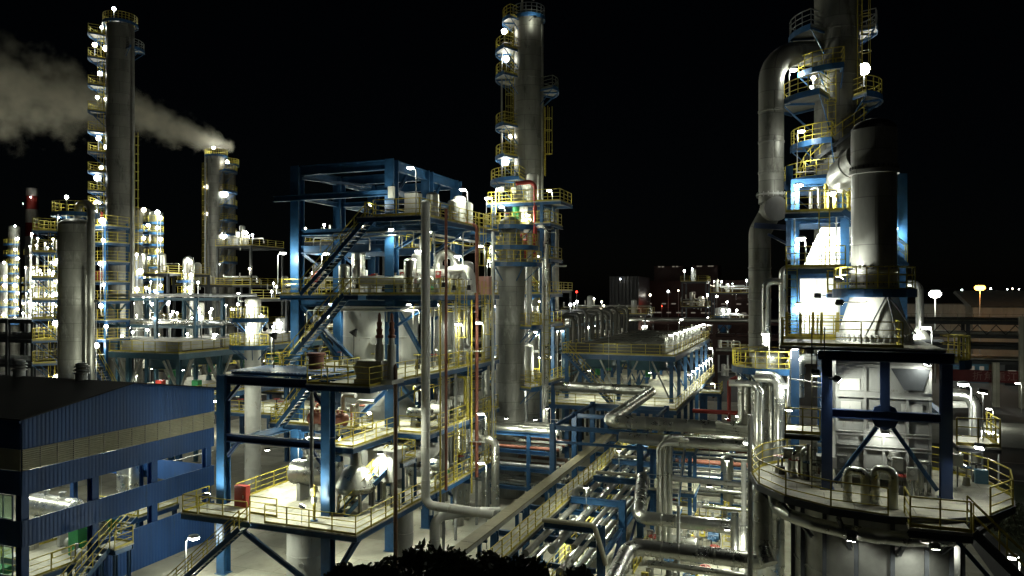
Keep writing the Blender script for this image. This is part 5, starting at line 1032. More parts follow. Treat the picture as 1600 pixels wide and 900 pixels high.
pipe('short fat inclined flue joining the stack to the tower behind', [(KX-.5, KY+.5, 24.6), (2.35, 40.8, 24.1), (2.4, 43.5, 23.9), (2.6, 52, 25)], .72, 'column_cladding', bend=1.1, seg=24)
# lit blue and white structure behind the cone
H = thing('heater_structure', 'brightly lit blue framed tower with white casing and yellow stairs', 'steel structure', (2.4, 44, 0))
hx, hy = (.1, 2.55, 5.25), (42.6, 46.4)
frame(H, hx, hy, (15.7, 19.3, 22.2, 24.2), 0, .42, bh=.4)
column(H, -.2, 46.6, 20, 25.6, .4); 
for z, x1 in ((15.7, 3.2), (19.3, 2.6), (22.2, 3.4)): 
    deck(H, -.4, 41.2, x1, 42.4, z+.1, fh=.25); railing(H, [V(-.35, 42.3, z+.1), V(-.35, 41.25, z+.1), V(x1-.1, 41.25, z+.1)], sp=1.1)
stair(H, (5.3, 41.5, 19.4), (2.4, 41.5, 22.3), .7); 
deck(H, -.6, 40.3, 2.9, 41.6, FZ+.1, fh=.2); railing(H, [V(-.55, 41.5, FZ+.1), V(-.55, 40.35, FZ+.1), V(2.85, 40.35, FZ+.1)], sp=.8)
deck(H, 1.6, 40.3, 3.0, 41.4, 18.1, fh=.2); railing(H, [V(1.65, 41.3, 18.1), V(1.65, 40.35, 18.1), V(2.95, 40.35, 18.1)], sp=.7)
brace(H, (2.75, 42.6, 19.5), (4.9, 42.6, 21.8), .14); brace(H, (2.75, 42.6, 21.8), (3.8, 42.6, 20.6), .12)
C = thing('heater_casing', 'white panelled casing glowing inside the lit blue tower', 'heater', (2.6, 44.6, 0))
part('casing', MB().box(.36, 43.0, 15.9, 5.0, 46.1, 18.85), 'white_paint', C); part('casing', MB().add([(.5, 43.1, 19.5), (5, 43.1, 19.5), (5, 46, 19.5), (.5, 46, 19.5), (1.4, 43.1, 21.6), (5, 43.1, 21.6), (5, 46, 21.6), (1.4, 46, 21.6)], [(3, 2, 1, 0), (4, 5, 6, 7), (0, 1, 5, 4), (1, 2, 6, 5), (2, 3, 7, 6), (3, 0, 4, 7)]), 'white_paint', C)
for x in (1.2, 2.3, 3.6): part('rib', MB().box(x-.04, 42.93, 15.95, x+.04, 42.998, 18.8), 'grey_paint', C)
for z in (20.1, 20.7): part('rib', MB().box(1.0, 43.02, z, 4.9, 43.095, z+.09), 'grey_paint', C)
part('pipe_coil', MB().tube([(.9, 43.2, 22.5), (.9, 43.2, 23.8), (1.3, 43.2, 23.8), (1.3, 43.2, 22.5), (1.7, 43.2, 22.5), (1.7, 43.2, 23.8), (2.1, 43.2, 23.8), (2.1, 43.2, 22.5)], .1, 8), 'silver', C)
for i in range(6): part('coil_tube', MB().cyl((2.9, 43.2, 22.5+i*.25), (4.9, 43.2, 22.5+i*.25), .09, seg=10), 'galvanized', C)
for i, x in enumerate((1.62, 2.05, 2.7, 3.2)): pipe('yellow riser post on the lit blue tower', [(x, 41.9, 22.3), (x, 41.9, 23.8)], .11, 'yellow_paint', 'yellow posts on the lit tower')
for i, (px, y, z, p) in enumerate(((1252, 42.2, 20.9, 260), (1290, 42.1, 20.95, 260), (1250, 41.9, 17.4, 200), (1248, 41.8, 23.7, 280), (1300, 41.8, 23.2, 200), (1242, 40.2, 15.2, 160), (1395, 42.3, 21.3, 420))):
    lamp(V(onY(px, y), y, z), ('lamp over the white casing, left of its pair', 'lamp over the white casing, right of its pair', 'lamp low beside the left blue corner post', 'lamp at the top left corner of the lit tower', 'lamp on the upper yellow stair', 'lamp below the yellow cage of the lit tower', 'lamp on the right blue post behind the stack')[i], 1.5 if i != 6 else 2.6, RIGHT if i % 2 else LEFT, p, 'area lamps on the lit blue tower', .3)
flood((2.0, 37.25, 18.75), (2.85, 37.9, 20.3), 'floodlight striking the left flank of the flue stack', 480, angle=110); flood((1.2, 41.0, 17.9), (1.8, 43, 17.0), 'floodlight facing the lower white casing', 200, angle=150); flood((2.0, 36.2, 17.6), (3.2, 37.6, 16.6), 'floodlight facing the white cone', 330, angle=120)
flood((1.75, 33.75, 14.4), (4.4, 35.2, 11.2), 'floodlight beside the left portal column washing the furnace', 180, angle=150); flood((5.2, 34.6, 15.1), (4.2, 35.2, 12.0), 'floodlight under the right end of the portal beam', 90, angle=150); flood((6.2, 36.6, 12.7), (5.9, 39.2, 13.2), 'floodlight on the rear right portal column', 200); flood((3.6, 34.55, 12.2), (3.5, 35.2, 11.), 'floodlight between the V braces of the portal', 50, angle=150)
flood((.9, 34.0, 14.6), (1.0, 36, 12), 'floodlight in the left cage beside the portal', 220, angle=160); flood((7.2, 34.8, 14.0), (6.8, 34.9, 11), 'floodlight in the right cage beside the portal', 90, angle=160)
flood((6.8, 33.4, 12.0), (5.8, 31.6, 9.), 'floodlight over the front landing of the round platform', 90, angle=150); flood((-.2, 36.6, 12.6), (-.4, 35.6, 9.7), 'floodlight over the left half of the round platform', 130, angle=150)
flood((RX+1.6, RY-4.5, 8.6), (RX+1.2, RY-3.0, 2.), 'floodlight under the front of the round platform', 520, angle=120); flood((RX-1.2, RY-4.6, 8.6), (RX-.8, RY-3.1, 3.), 'floodlight under the left front of the round platform', 160, angle=120)
lamp(P(1505, 603, 33), 'pole lamp in the right cage beside the portal', 2.4, LEFT, 90, 'area lamps on the round platform', .5); lamp(P(1548, 677, 34.5), 'pole lamp at the right rail of the round platform', 2.4, LEFT, 60, 'area lamps on the round platform', .5); lamp(P(1447, 514, 38.), 'pole lamp on the top deck right of the cone', 1.6, LEFT, 60, 'area lamps on the round platform', .4); lamp(P(1582, 873, 30), 'pole lamp at the foot of the right stair', 2.4, LEFT, 60, 'area lamps on the round platform', .4)
# tower behind with landings, spiral stair and overhead duct
dT = 50; TX, TY = XY(1308, dT)
t = tower('dark tall tower with spiral landings behind the flue stack', TX, TY, 1.45, 42., 'column_cladding', 14, [(ZD(54, dT), LEFT-60, LEFT+35, 1.6, dict(rm='galvanized')), (ZD(52, dT), RIGHT-40, RIGHT+30, 1.0, dict(rm='galvanized')), (ZD(158, dT), LEFT-60, LEFT+50, 2.2), (ZD(160, dT), RIGHT-75, RIGHT+20, 1.3), (ZD(285, dT), LEFT-30, LEFT+70, 2.0), (ZD(228, dT), LEFT-25, LEFT+60, 1.5), (ZD(118, dT), LEFT+5, LEFT+75, 1.3)], ladders=((NEAR+30, 30.5, 40), (LEFT+55, 28.4, 33.5)))
sp = MB(); hr = MB(); z0, z1 = ZD(285, dT)+.1, ZD(200, dT); n = 22
for k in range(n):
    a = R_(LEFT-10+k*5.6); b = R_(LEFT-10+(k+1)*5.6); z = z0+(z1-z0)*k/n; za = z0+(z1-z0)*(k+1)/n
    sp.ring(TX, TY, 1.55, 2.35, math.degrees(a), math.degrees(b), z-.04, z, 1); sp.bar((TX+2.4*math.cos(a), TY+2.4*math.sin(a), z-.1), (TX+2.4*math.cos(b), TY+2.4*math.sin(b), za-.1), .05, .25)
    for h in (.55, 1.05): hr.bar((TX+2.4*math.cos(a), TY+2.4*math.sin(a), z+h), (TX+2.4*math.cos(b), TY+2.4*math.sin(b), za+h), .05)
    if k % 3 == 0: hr.bar((TX+2.4*math.cos(a), TY+2.4*math.sin(a), z), (TX+2.4*math.cos(a), TY+2.4*math.sin(a), z+1.05), .05)
st = part('spiral_stair', sp, 'dark_steel', t); part('handrail', hr, 'yellow_paint', st)
lamp(P(1347, 105, 51.8), 'brilliant pole lamp high on the right landing of the dark tower', 2.4, RIGHT, 45, 'area lamps on the dark tower', .3); lamp(P(1240, 111, 49.5), 'pole lamp on the left landing inside the big duct loop', 2.2, RIGHT, 150, 'area lamps on the dark tower', .4); lamp(P(1252, 207, 48.), 'thin pole lamp below the left landing of the dark tower', 2.6, RIGHT, 60, 'area lamps on the dark tower', .35); small_lamp(P(1350, 108, 51.5), 'glaring flood bulb beside the high right landing of the dark tower', 70, .42, 1.2, lens='lamp_star'); small_lamp(P(1271, 122, 49), 'small bright lamp by the ladder of the dark tower', 30, .16, .6); small_lamp(P(1268, 136, 49), 'small bright lamp below the ladder of the dark tower', 25, .14, .5)
flood(P(1238, 292, 46.5), P(1212, 262, 50), 'floodlight on the big grey duct just above its flange', 160, angle=80); flood(P(1262, 246, 47), P(1285, 235, 50), 'floodlight on the lower part of the dark tower', 160, angle=100)
DX1 = XY(1205, 50); z_ = lambda py: ZD(py, 50)
pipe('huge grey overhead duct arching from the dark tower down to the flange', [(TX-.6, TY-.2, z_(84)), (DX1[0], DX1[1], z_(84)), (DX1[0], DX1[1], z_(318))], .82, 'column_cladding', bend=2.2, seg=32, bands=2.4, name='overhead_duct', cat='duct')
DX2 = XY(1187, 50)
pipe('huge grey lower duct offset below the blind flange', [(DX1[0], DX1[1], z_(319)), (DX1[0], DX1[1], z_(330)), (DX2[0], DX2[1], z_(362)), (DX2[0], DX2[1], .1)], .72, 'column_cladding', bend=1., seg=30, bands=2.4, name='lower_duct', cat='duct')
a = P(1213, 326, 48.4); t = thing('blind_branch', 'round blind flanged branch facing forward on the grey duct', 'flange', (a.x, a.y, a.z-.8)); e = Vector((0, -1, 0)).lerp(Vector((math.cos(R_(NEAR)), math.sin(R_(NEAR)), 0)), .8).normalized(); part('branch', MB().cyl(a-e*.0, a-e*1.4, .74, seg=32), 'column_cladding', t); part('blind_plate', MB().cyl(a+e*.01, a+e*.08, .80, seg=32), 'grey_paint', t)
bl = MB(); q = P(1205, 306, 50)
for k in range(18): u = R_(20*k); bl.bar((DX1[0]+.92*math.cos(u), DX1[1]+.92*math.sin(u), q.z-.1), (DX1[0]+.92*math.cos(u), DX1[1]+.92*math.sin(u), q.z+.22), .07)
bl.ring(DX1[0], DX1[1], .8, .98, 0, 360, q.z, q.z+.12, 30); solo('duct_flange', bl, 'grey_paint', 'bolted flange ring around the huge grey duct', 'flange')
Bk = thing('duct_bracket', 'dark blue bracket beam holding the blind branch of the duct', 'bracket', (*XY(1210, 47.5), z_(352))); p, q = P(1178, 352, 47.5), P(1236, 356, 47.5); part('beam', MB().ibeam(p, q, .35, .25), 'shaded_blue_steel', Bk); part('brace', MB().bar(P(1200, 366, 47.5), P(1236, 384, 47.5), .15), 'shaded_blue_steel', Bk); part('wall_bar', MB().bar(P(1238, 345, 47.5), P(1238, 395, 47.5), .25), 'shaded_blue_steel', Bk)
# left round platform with bundle of silver pipes
vx, vy = XY(1200, 45.); vz = ZD(574, 45)
t = tower('squat vessel ringed by a yellow railed platform left of the furnace', vx, vy, .95, vz+.6, 'silver', 0, [(vz, 0, 360, 1.15, dict(sp=18, pm='deck_plate'))], step=1.6, name='ringed_vessel')
for i, (px, py0, py1, d, r) in enumerate(((1196, 440, 540, 43.6, .2), (1224, 420, 545, 44.2, .26), (1183, 600, 690, 43.4, .2), (1190, 600, 695, 43.2, .15), (1218, 590, 790, 42.6, .34), (1232, 560, 760, 43.4, .18), (1205, 592, 690, 43.4, .13), (1248, 560, 620, 42.6, .3))):
    x, y = XY(px, d); z0, z1 = ZD(py1, d), ZD(py0, d); e = ((.9, 0), (.7, .1), (-1.6, 0), (-1.6, .2), (-1.3, .2), (.8, 0), (-.9, .2), (.9, .1))[i]
    pipe(('bright silver riser ending at the lamp above the ring platform', 'silver riser between the duct and the lit tower', 'left bent silver down pipe below the ring platform', 'second bent silver down pipe below the ring platform', 'thick silver down pipe reaching the round platform', 'thin silver down pipe beside the lit tower', 'thinnest bent down pipe below the ring platform', 'short wide silver pipe under the yellow cage')[i], [(x+e[0], y+e[1], z1), (x, y, z1), (x, y, z0)], r, 'silver', 'silver pipes around the ring platform', bend=.5)
for k in range(4): pipe('silver pipe of the bundle bending left under the ring platform', [(*XY(1188+k*7, 44.2+k*.1), ZD(578, 44)), (*XY(1188+k*7, 44.2+k*.1), ZD(672+k*5, 44)), (*XY(1120, 46.5), ZD(672+k*5, 44))], .14, 'silver', 'bundle of bending pipes', bend=.5)
lamp(P(1196, 524, 43.2), 'glaring lamp at the foot of the bright silver riser', 1.2, LEFT, 260, 'area lamps on the ring platform', .3); lamp(P(1240, 542, 42.), 'lamp between the ring platform and yellow cage', 1.2, LEFT, 170, 'area lamps on the ring platform', .3); lamp(P(1225, 605, 42), 'lamp under the ring platform', 1.2, LEFT, 150, 'area lamps on the ring platform', .3)
# right side silver piping
x, y = XY(1437, 40); pipe('white silver riser with a top elbow right of the flue cone', [(*XY(1400, 40.5), ZD(443, 40)), (x, y, ZD(443, 40)), (x, y, ZD(532, 40))], .2, 'silver', bend=.4)
small_lamp(V(x-.3, y-.5, ZD(526, 40)), 'glaring lamp at the foot of the white silver riser', 200, .15, .5)
t = thing('pipe_base_cone', 'small white cone foot under the white silver riser', 'support', (x, y, FZ+.12)); part('cone', MB().lathe((x, y, 0), [(.55, FZ), (.5, FZ+.1), (.22, FZ+.55)], 20), 'white_paint', t); part('shelf', MB().box(x-1.4, y-.8, FZ-.12, x+1., y+.8, FZ-.003), 'dark_steel', t)
x, y = XY(1524, 34.5); pipe('stout silver pipe with top elbow at the right of the round platform', [(*XY(1478, 35.2), ZD(618, 34.5)), (x, y, ZD(618, 34.5)), (x, y, PZ+.02)], .27, 'silver', bend=.6, seg=18)
pipe('silver pipe bending onto the round platform at the right', [(*XY(1490, 34), ZD(690, 34)), (*XY(1490, 34), ZD(724, 34)), (*XY(1524, 33.6), ZD(746, 33.6))], .24, 'silver', bend=.5, seg=16); pipe('white header bar with nozzles right of the portal', [(*XY(1480, 35.6), ZD(632, 35.6)), (*XY(1512, 35.), ZD(632, 35))], .16, 'white_paint')
for i, (p0, p1) in enumerate(((1324, 1352), (1367, 1396))):
    d = 29.6 if i == 0 else 29.0; a, b = XY(p0, d), XY(p1, d-.5)
    pipe(('left', 'right')[i]+' silver inverted U pipe at the front of the round platform', [(*a, PZ), (*a, ZD(733-i*2, d)), (*b, ZD(733-i*2, d)), (*b, PZ)], .17, 'silver', bend=.24, seg=16)
for i, (px, py, d) in enumerate(((1222, 728, 34), (1240, 748, 33.5), (1262, 752, 33), (1276, 756, 32.5), (1410, 752, 30.5), (1510, 742, 32), (1525, 735, 32.6), (1216, 742, 34.3))): valve((*XY(px, d), PZ), 'dark valve on the round platform', .3, ('black_paint', 'dull_silver')[i % 2], ('black_paint', 'red_paint', 'motor_blue')[i % 3], 'valves on the round platform')
for i in range(5): a = XY(1236+i*14, 33.8-i*.2); pipe('short dark pipe stub at the left of the round platform', [(*a, PZ), (*a, PZ+.5+.25*(i % 3)), (*XY(1230+i*14, 34.3), PZ+.6+.25*(i % 3))], .1, ('dull_silver', 'brown_paint')[i % 2], 'pipe stubs on the round platform')
solo('teal_box', MB().box(*XY(1524, 32.3), PZ+.004, XY(1524, 32.3)[0]+.5, XY(1524, 32.3)[1]+.3, PZ+.6), 'cyan_steel', 'teal equipment box at the right end of the round platform', 'box')
ladder(H, -.05, 41.1, 15.8, 19.9, -90, False); ladder(H, 1.5, 41.1, 19.4, 23.4, -90, False); ladder(H, 3.2, 42.25, 15.8, 18.9, -90, True); ladder(Fp, FX0-.35, FY0-.15, PZ, FZ+1, -90, False, 'dark_rail')
for i, (px, py, d) in enumerate(((1232, 745, 34.0), (1250, 745, 33.6), (1268, 745, 33.0), (1300, 752, 32.2), (1315, 755, 31.6), (1402, 756, 30.2), (1425, 756, 30.2), (1496, 745, 31.8), (1535, 735, 33.5))): instrument(*XY(px, d), PZ, f'{("grey", "white")[i % 2]} instrument box on the round platform', ('grey_paint', 'white_paint')[i % 2], 'instrument boxes on the round platform', .7+.2*(i % 3))
for i, (px, d) in enumerate(((1240, 33.5), (1254, 33.2), (1268, 32.8), (1420, 30.4), (1432, 30.4))):
    q = XY(px, d); pipe('silver looped pipe standing on the round platform', [(*q, PZ), (*q, PZ+1.1+.25*(i % 3)), (q[0]+.5, q[1]+.25, PZ+1.1+.25*(i % 3)), (q[0]+.5, q[1]+.25, PZ)], .085, 'silver', 'looped pipes on the round platform', bend=.16)
t = thing('valve_box', 'dull grey blower box on the round platform left of the portal', 'blower', (*XY(1285, 33.4), PZ)); a = XY(1285, 33.4); part('casing', MB().box(a[0]-.5, a[1]-.3, PZ+.3, a[0]+.4, a[1]+.4, PZ+1.0), 'dull_silver', t); part('leg', MB().box(a[0]-.4, a[1]-.2, PZ, a[0]-.2, a[1]+.2, PZ+.29), 'dark_steel', t); part('leg', MB().box(a[0]+.1, a[1]-.2, PZ, a[0]+.3, a[1]+.2, PZ+.29), 'dark_steel', t)
TINT[0] = WHITE
# ------------------------------------------------------------------ left: near column, cooler table, tall columns
r3 = random.Random(11)
d3 = 70; x3, y3 = XY(118, d3)
t = tower('thick mottled grey column at the far left with a domed top', x3, y3, 1.46, ZD(352, d3), 'stained_cladding', 0,
    [(ZD(y, d3), LEFT-35, LEFT+40, 2.0) for y in (362, 395, 434, 468, 497, 530, 565)]+[(ZD(335, d3), 0, 360, .5, dict(sp=20)), ], cap=.45, step=3.4, ladders=((LEFT+5, 8, 25),))
pipe('silver line arching over the thick left column and down its right side', [(*XY(122, 69), ZD(340, 69)), (*XY(122, 69), ZD(318, 69)), (*XY(142, 69), ZD(318, 69)), (*XY(142, 69), 2)], .34, 'dull_silver', bend=.9); pipe('thin line beside the thick left column', [(*XY(134, 68.4), ZD(430, 69)), (*XY(134, 68.4), 2)], .12, 'dull_silver')
for i, (px, py) in enumerate(((104, 308), (90, 338), (90, 408), (88, 438), (88, 505), (88, 590), (86, 460))): small_lamp(P(px, py, 70.5), 'bright lamp on a left landing of the thick mottled column', 80, .24, 1.0, 'lamps on the thick left column')
flood(P(158, 575, 64), P(122, 500, 69), 'added floodlight facing the thick mottled left column', 700, angle=90); flood(P(150, 470, 66), P(125, 430, 69), 'added floodlight high beside the thick mottled left column', 180, angle=90)  # both floodlights added to brighten the column face
d4 = 100; x4, y4 = XY(188, d4); lv = (58, 95, 137, 177, 208, 240, 270, 300, 322, 350)
tower('tallest slim column at the left with lamps up its landings', x4, y4, 1.74, ZD(42, d4), 'column_cladding', 0, [(ZD(y, d4), LEFT-45, LEFT+35, 2.1) for y in lv]+[(ZD(78, d4), RIGHT-40, RIGHT+25, 1.2, dict(rm='galvanized')), (ZD(38, d4), 0, 360, .4)], cap=.3, ladders=((LEFT+20, 20, 54), (RIGHT-10, 18, 40)))
pipe('grey line down the right flank of the tallest left column', [(*XY(203, 98.5), ZD(36, 98)), (*XY(207, 98.5), ZD(50, 98)), (*XY(207, 98.5), 4)], .24, 'dull_silver', bend=.6)
for px, py, p in ((178, 14, 330), (159, 43, 300), (148, 70, 150), (166, 76, 260), (156, 115, 240), (152, 152, 260), (165, 155, 120), (154, 216, 260), (166, 230, 80), (152, 278, 260), (158, 262, 80), (150, 330, 180), (152, 318, 90)): small_lamp(P(px, py, 100.0), 'lamp on a landing of the tallest left column', p*.22, .32, 1.3, 'lamps up the tallest left column')
F3 = thing('landing_tower', 'blue and yellow landing tower between the two left columns', 'steel structure', (*XY(162, 82), 0)); fx = XY(162, 82)
for y in (352, 378, 408, 440, 470, 500, 530): 
    z = ZD(y, 80); deck(F3, fx[0]-1.6, fx[1]-1.6, fx[0]+2.2, fx[1]+1.6, z, fh=.25); railing(F3, [V(fx[0]-1.6, fx[1]-1.5, z), V(fx[0]+2.1, fx[1]-1.5, z), V(fx[0]+2.1, fx[1]+1.5, z)], sp=1.2, posts=False)
for sx in (-1.4, 2.0):
    for sy in (-1.4, 1.4): column(F3, fx[0]+sx, fx[1]+sy, 0, 26, .28)
for i, (px, py) in enumerate(((141, 344), (160, 345), (161, 375), (157, 412), (162, 445), (158, 478), (166, 510), (150, 540))): small_lamp(P(px, py, 79.5), 'bright lamp on the landing tower between the left columns', 120, .24, 1., 'lamps on the left landing tower')
solo('cabinet_box', MB().box(fx[0]-.2, fx[1]-1.3, ZD(440, 80)+.01, fx[0]+.9, fx[1]-.8, ZD(440, 80)+1.2), 'red_paint', 'red cabinet on the landing tower between the left columns', 'cabinet')
pipe('red vent pipes pair top of the landing tower', [(fx[0]+.9, fx[1]-1, ZD(352, 80)), (fx[0]+.9, fx[1]-1, ZD(330, 80))], .12, 'red_paint')
# left air cooler on its table
CX0, CX1, CY0, CY1, CZ1, CZ0 = -63.6, -56., 55.5, 78., 12.3, 8.1
Q = thing('air_cooler_structure', 'blue steel table with splayed legs carrying the left air cooler', 'steel structure', (-60, 66, 0))
deck(Q, CX0-.8, CY0-.8, CX1+.8, CY1, CZ1, fh=.55, fm='cyan_steel'); deck(Q, CX0-4, CY0-3.5, CX1+2.5, CY1, CZ0, fh=.5)
for y in (56, 61.5, 67, 72.5, 77.5):
    for x in (CX0+.5, CX1-.5):
        column(Q, x, y, CZ0, CZ1-.65, .4, 'cyan_steel'); column(Q, x, y, 0, CZ0-.58, .45)
        for s_ in (-1, 1): brace(Q, (x, y+s_*.2, CZ0+.6), (x, y+s_*1.9, CZ1-.7), .16, 'galvanized'); brace(Q, (x+s_*.2, y, CZ0+.6), (x+s_*1.5, y, CZ1-.7), .16, 'galvanized')
railing(Q, [V(CX0-.7, CY0-.7, CZ1), V(CX1+.7, CY0-.7, CZ1), V(CX1+.7, CY1-.1, CZ1)], sp=1.5); railing(Q, [V(CX0-3.9, CY0-3.4, CZ0), V(CX1+2.4, CY0-3.4, CZ0), V(CX1+2.4, CY1-.1, CZ0)], sp=1.5)
stair(Q, (CX0+1.6, CY0-2.2, CZ0), (CX0-2.4, CY0-1.6, CZ1), .9)
for j in range(4):
    y0 = CY0+.2+j*5.5; t = thing('air_cooler', 'fin tube air cooler bay on the left blue table', 'air cooler', (-60, y0+2.7, CZ1), 'air cooler bays on the left table')
    part('tube_bundle', MB().box(CX0, y0+.08, CZ1+.3, CX1-.2, y0+5.3, CZ1+.95), 'pale_wall' if j == 0 else 'fin_tube', t)
    part('side_frame', MB().box(CX0, y0, CZ1+.01, CX1, y0+.076, CZ1+1.05), 'galvanized', t); part('side_frame', MB().box(CX0, y0+5.304, CZ1+.01, CX1, y0+5.38, CZ1+1.05), 'galvanized', t); part('header_box', MB().box(CX1-.19, y0+.15, CZ1+.2, CX1+.12, y0+5.2, CZ1+1.), 'white_paint', t)
    part('fan_ring', MB().lathe((-59.8, y0+2.7, 0), [(2.3, CZ1-.65), (2.1, CZ1-.9), (2.1, CZ1-1.6), (2.25, CZ1-1.8)], 28), 'cyan_steel', t); part('fan_motor', MB().cyl((-59.8, y0+2.7, CZ1-2.8), (-59.8, y0+2.7, CZ1-1.3), .35), 'green_paint', t)
for x, y in ((-61.5, 57.5), (-57.5, 57.5), (-60, 64), (-57, 69), (-60, 75)): flood((x, y, CZ1-1.95), (x+.3, y-.3, CZ0), 'box floodlight under the left air cooler table', 480, 'floodlights under the left cooler', angle=165)
flood((-61, 54.2, CZ1+2.4), (-60.5, 58, CZ1+.5), 'floodlight over the front left cooler bay', 200, angle=120)
for i, (x, y) in enumerate(((-62, 59), (-58.6, 60.5), (-57, 66), (-60.5, 69))): solo('drive_box', MB().box(x-.4, y-.3, CZ0+.004, x+.4, y+.3, CZ0+.9), ('red_paint', 'green_paint')[i % 2], ('red', 'green')[i % 2]+' drive cabinet under the left air cooler', 'cabinet')
# grey open pipe frame above the cooler
U = thing('pipe_gantry', 'tall grey open frame of pipes standing behind the left air cooler', 'pipe rack', (-66, 64, 0))
ux = [onY(p, 62) for p in (160, 184, 244, 306)]; 
for x in ux:
    for y in (62, 66): column(U, x, y, 0, 17.6, .34, 'dark_steel' if x == ux[0] else 'cyan_steel')
for z in (12.6, 14.6, 17.6):
    for y in (62, 66):
        for a, b in zip(ux, ux[1:]): beam(U, (a+.18, y, z-.15), (b-.18, y, z-.15), .3, .22, 'cyan_steel')
    for x in ux: beam(U, (x, 62.2, z-.15), (x, 65.8, z-.15), .3, .22, 'cyan_steel')
for a, b in zip(ux, ux[1:]): brace(U, (a+.2, 62, 16.0), (a+1.6, 62, 17.3), .15, 'cyan_steel'); brace(U, (b-.2, 62, 16.0), (b-1.6, 62, 17.3), .15, 'cyan_steel')
for i in range(14):
    y = 62.2+(i % 5)*.8; z = (12.9, 14.9, 17.9)[i % 3]; x0, x1 = ux[0]-1+r3.random()*2, ux[3]+r3.random()*6; m = ('dull_silver', 'silver', 'galvanized')[i % 3]
    pipe(f'{("dull silver", "silver", "grey")[i % 3]} pipe on the {("lower", "middle", "top")[i % 3]} tier of the grey pipe frame', [(x0, y, z), (x1, y, z)], (.14, .25, .18)[i % 3], m, 'pipes on the grey pipe frame')
for i in range(16): small_lamp(V(r3.uniform(ux[0], ux[3]+6), r3.uniform(61.5, 66), r3.uniform(12.8, 17)), 'small lamp in the grey pipe frame over the left cooler', 25, .14, .8, 'lamps in the grey pipe frame')
# pale vessel between cooler and main structure
d5 = 68; v5 = XY(395, d5)
tower('slim vessel with brightly lit top right of the left cooler', *v5, .72, ZD(470, d5), 'white_paint', 0, [(ZD(y, d5), LEFT-60, RIGHT+330, 1.3) for y in (498, 540)], cap=.6, step=2, name='slim_vessel')
for px, py, p in ((389, 478, 330), (388, 512, 330), (408, 495, 150), (431, 518, 160)): lamp(P(px, py, d5-1.4), 'pole lamp lighting the slim vessel right of the left cooler', 1.5, RIGHT, p*.4, 'area lamps at the slim vessel', .3)
pl = thing('linking_platform', 'railed blue platform linking the left cooler to the main structure', 'platform', (-46, 63, 0)); deck(pl, -52, 60, -39, 66, 10.4, fm='cyan_steel', fh=.5); railing(pl, [V(-51.9, 60.1, 10.4), V(-39.1, 60.1, 10.4)]); deck(pl, -53, 57, -40, 66, 6.6); railing(pl, [V(-52.9, 57.1, 6.6), V(-40.1, 57.1, 6.6)])
for x in (-51, -45.5, -40): column(pl, x, 60.5, 0, 10, .35); column(pl, x, 65.5, 0, 10, .35)
for x in (-50, -46, -42): flood((x, 61, 9.7), (x, 60.4, 6.6), 'box floodlight under the linking platform', 330, 'floodlights under the linking platform', angle=165)
for i in range(7): valve((-51+i*1.6, 58.4+(i % 3)*.7, 6.6), 'valve on the lower linking platform', .4, ('black_paint', 'silver')[i % 2], 'red_paint', 'valves on the linking platform')
# ------------------------------------------------------------------ process blocks farther back: open frames full of pots, lines and lamps
FAR_LINES = {'silver': MB(), 'dull_silver': MB(), 'white_paint': MB()}
def block(name_lab, px0, px1, d, ztop, floors, seed, nv=5, npipe=8, nl=8, dp=8, lampp=160, m='dark_steel', zb=0):
    q = random.Random(seed); (xa, ya), (xb, yb) = XY(px0, d), XY(px1, d); y0 = (ya+yb)/2; x0, x1 = onY(px0, y0), onY(px1, y0)
    t = thing('process_unit', f'open steel process frame {name_lab}', 'steel structure', ((x0+x1)/2, y0, 0)); n = max(2, int((x1-x0)/5)+1); xs = [x0+(x1-x0)*i/(n-1) for i in range(n)]; zs = [zb+(ztop-zb)*(i+1)/floors for i in range(floors)]
    frame(t, xs, (y0, y0+dp), zs, 0, .3, m, .28)
    for z in zs: part('floor', MB().box(x0-.3, y0-.3, z+.003, x1+.3, y0+dp+.3, z+.06), 'grating', t); railing(t, [V(x0-.25, y0-.25, z+.06), V(x1+.25, y0-.25, z+.06), V(x1+.25, y0+dp, z+.06)], posts=False, sp=2)
    lev = [0.01]+[z+.06 for z in zs]
    for i in range(nv):
        k = q.randrange(len(lev)); z = lev[k]; h = q.uniform(1.5, 3.6); r = q.uniform(.3, .65); x = q.uniform(x0+1, x1-1); y = y0+q.uniform(.8, 3); m2 = q.choice(('grey_paint', 'silver', 'grey_paint', 'white_paint'))
        vessel(f'{dict(white_paint="white", silver="silver", grey_paint="grey")[m2]} vessel in the process frame {name_lab}', x, y, z, z+h, r, m2, 'vessel', 'process_pot', step=1.5, seg=20)
    for i in range(int(npipe*1.7)):
        z = q.choice(lev)+q.uniform(.8, 1.6); y = y0+q.uniform(-.2, 3); m2 = q.choice(('silver', 'dull_silver', 'white_paint')); a, b = sorted((q.uniform(x0-1, x1+1), q.uniform(x0-1, x1+1)))
        if b-a < 2: b = a+2.5
        FAR_LINES[m2].tube([(a, y, z+q.uniform(.4, 1.2)), (a, y, z), (b, y, z), (b, y, z-q.uniform(.6, 2.2))], q.uniform(.05, .17), 8)
    for i in range(nl):
        z = q.choice(lev)+q.uniform(1.9, 2.8); small_lamp(V(q.uniform(x0-.3, x1+.3), y0+q.uniform(-.6, 3), z), f'lamp on the process frame {name_lab}', lampp*.7, .12+d*.0006, 1., 'lamps on the process frames')
block('right of the tallest left column', 205, 262, 108, 21, 3, 1, 5, 7, 8, lampp=220)
block('below the steaming column', 272, 322, 118, 19.5, 3, 2, 5, 7, 9, lampp=230)
block('right of the steaming column', 340, 392, 122, 26, 4, 3, 4, 7, 11, lampp=240)
block('left of the main structure', 398, 448, 92, 17.4, 3, 4, 6, 8, 7, lampp=200)
block('seen through the main structure', 470, 600, 100, 25.2, 4, 5, 10, 14, 24, lampp=230)
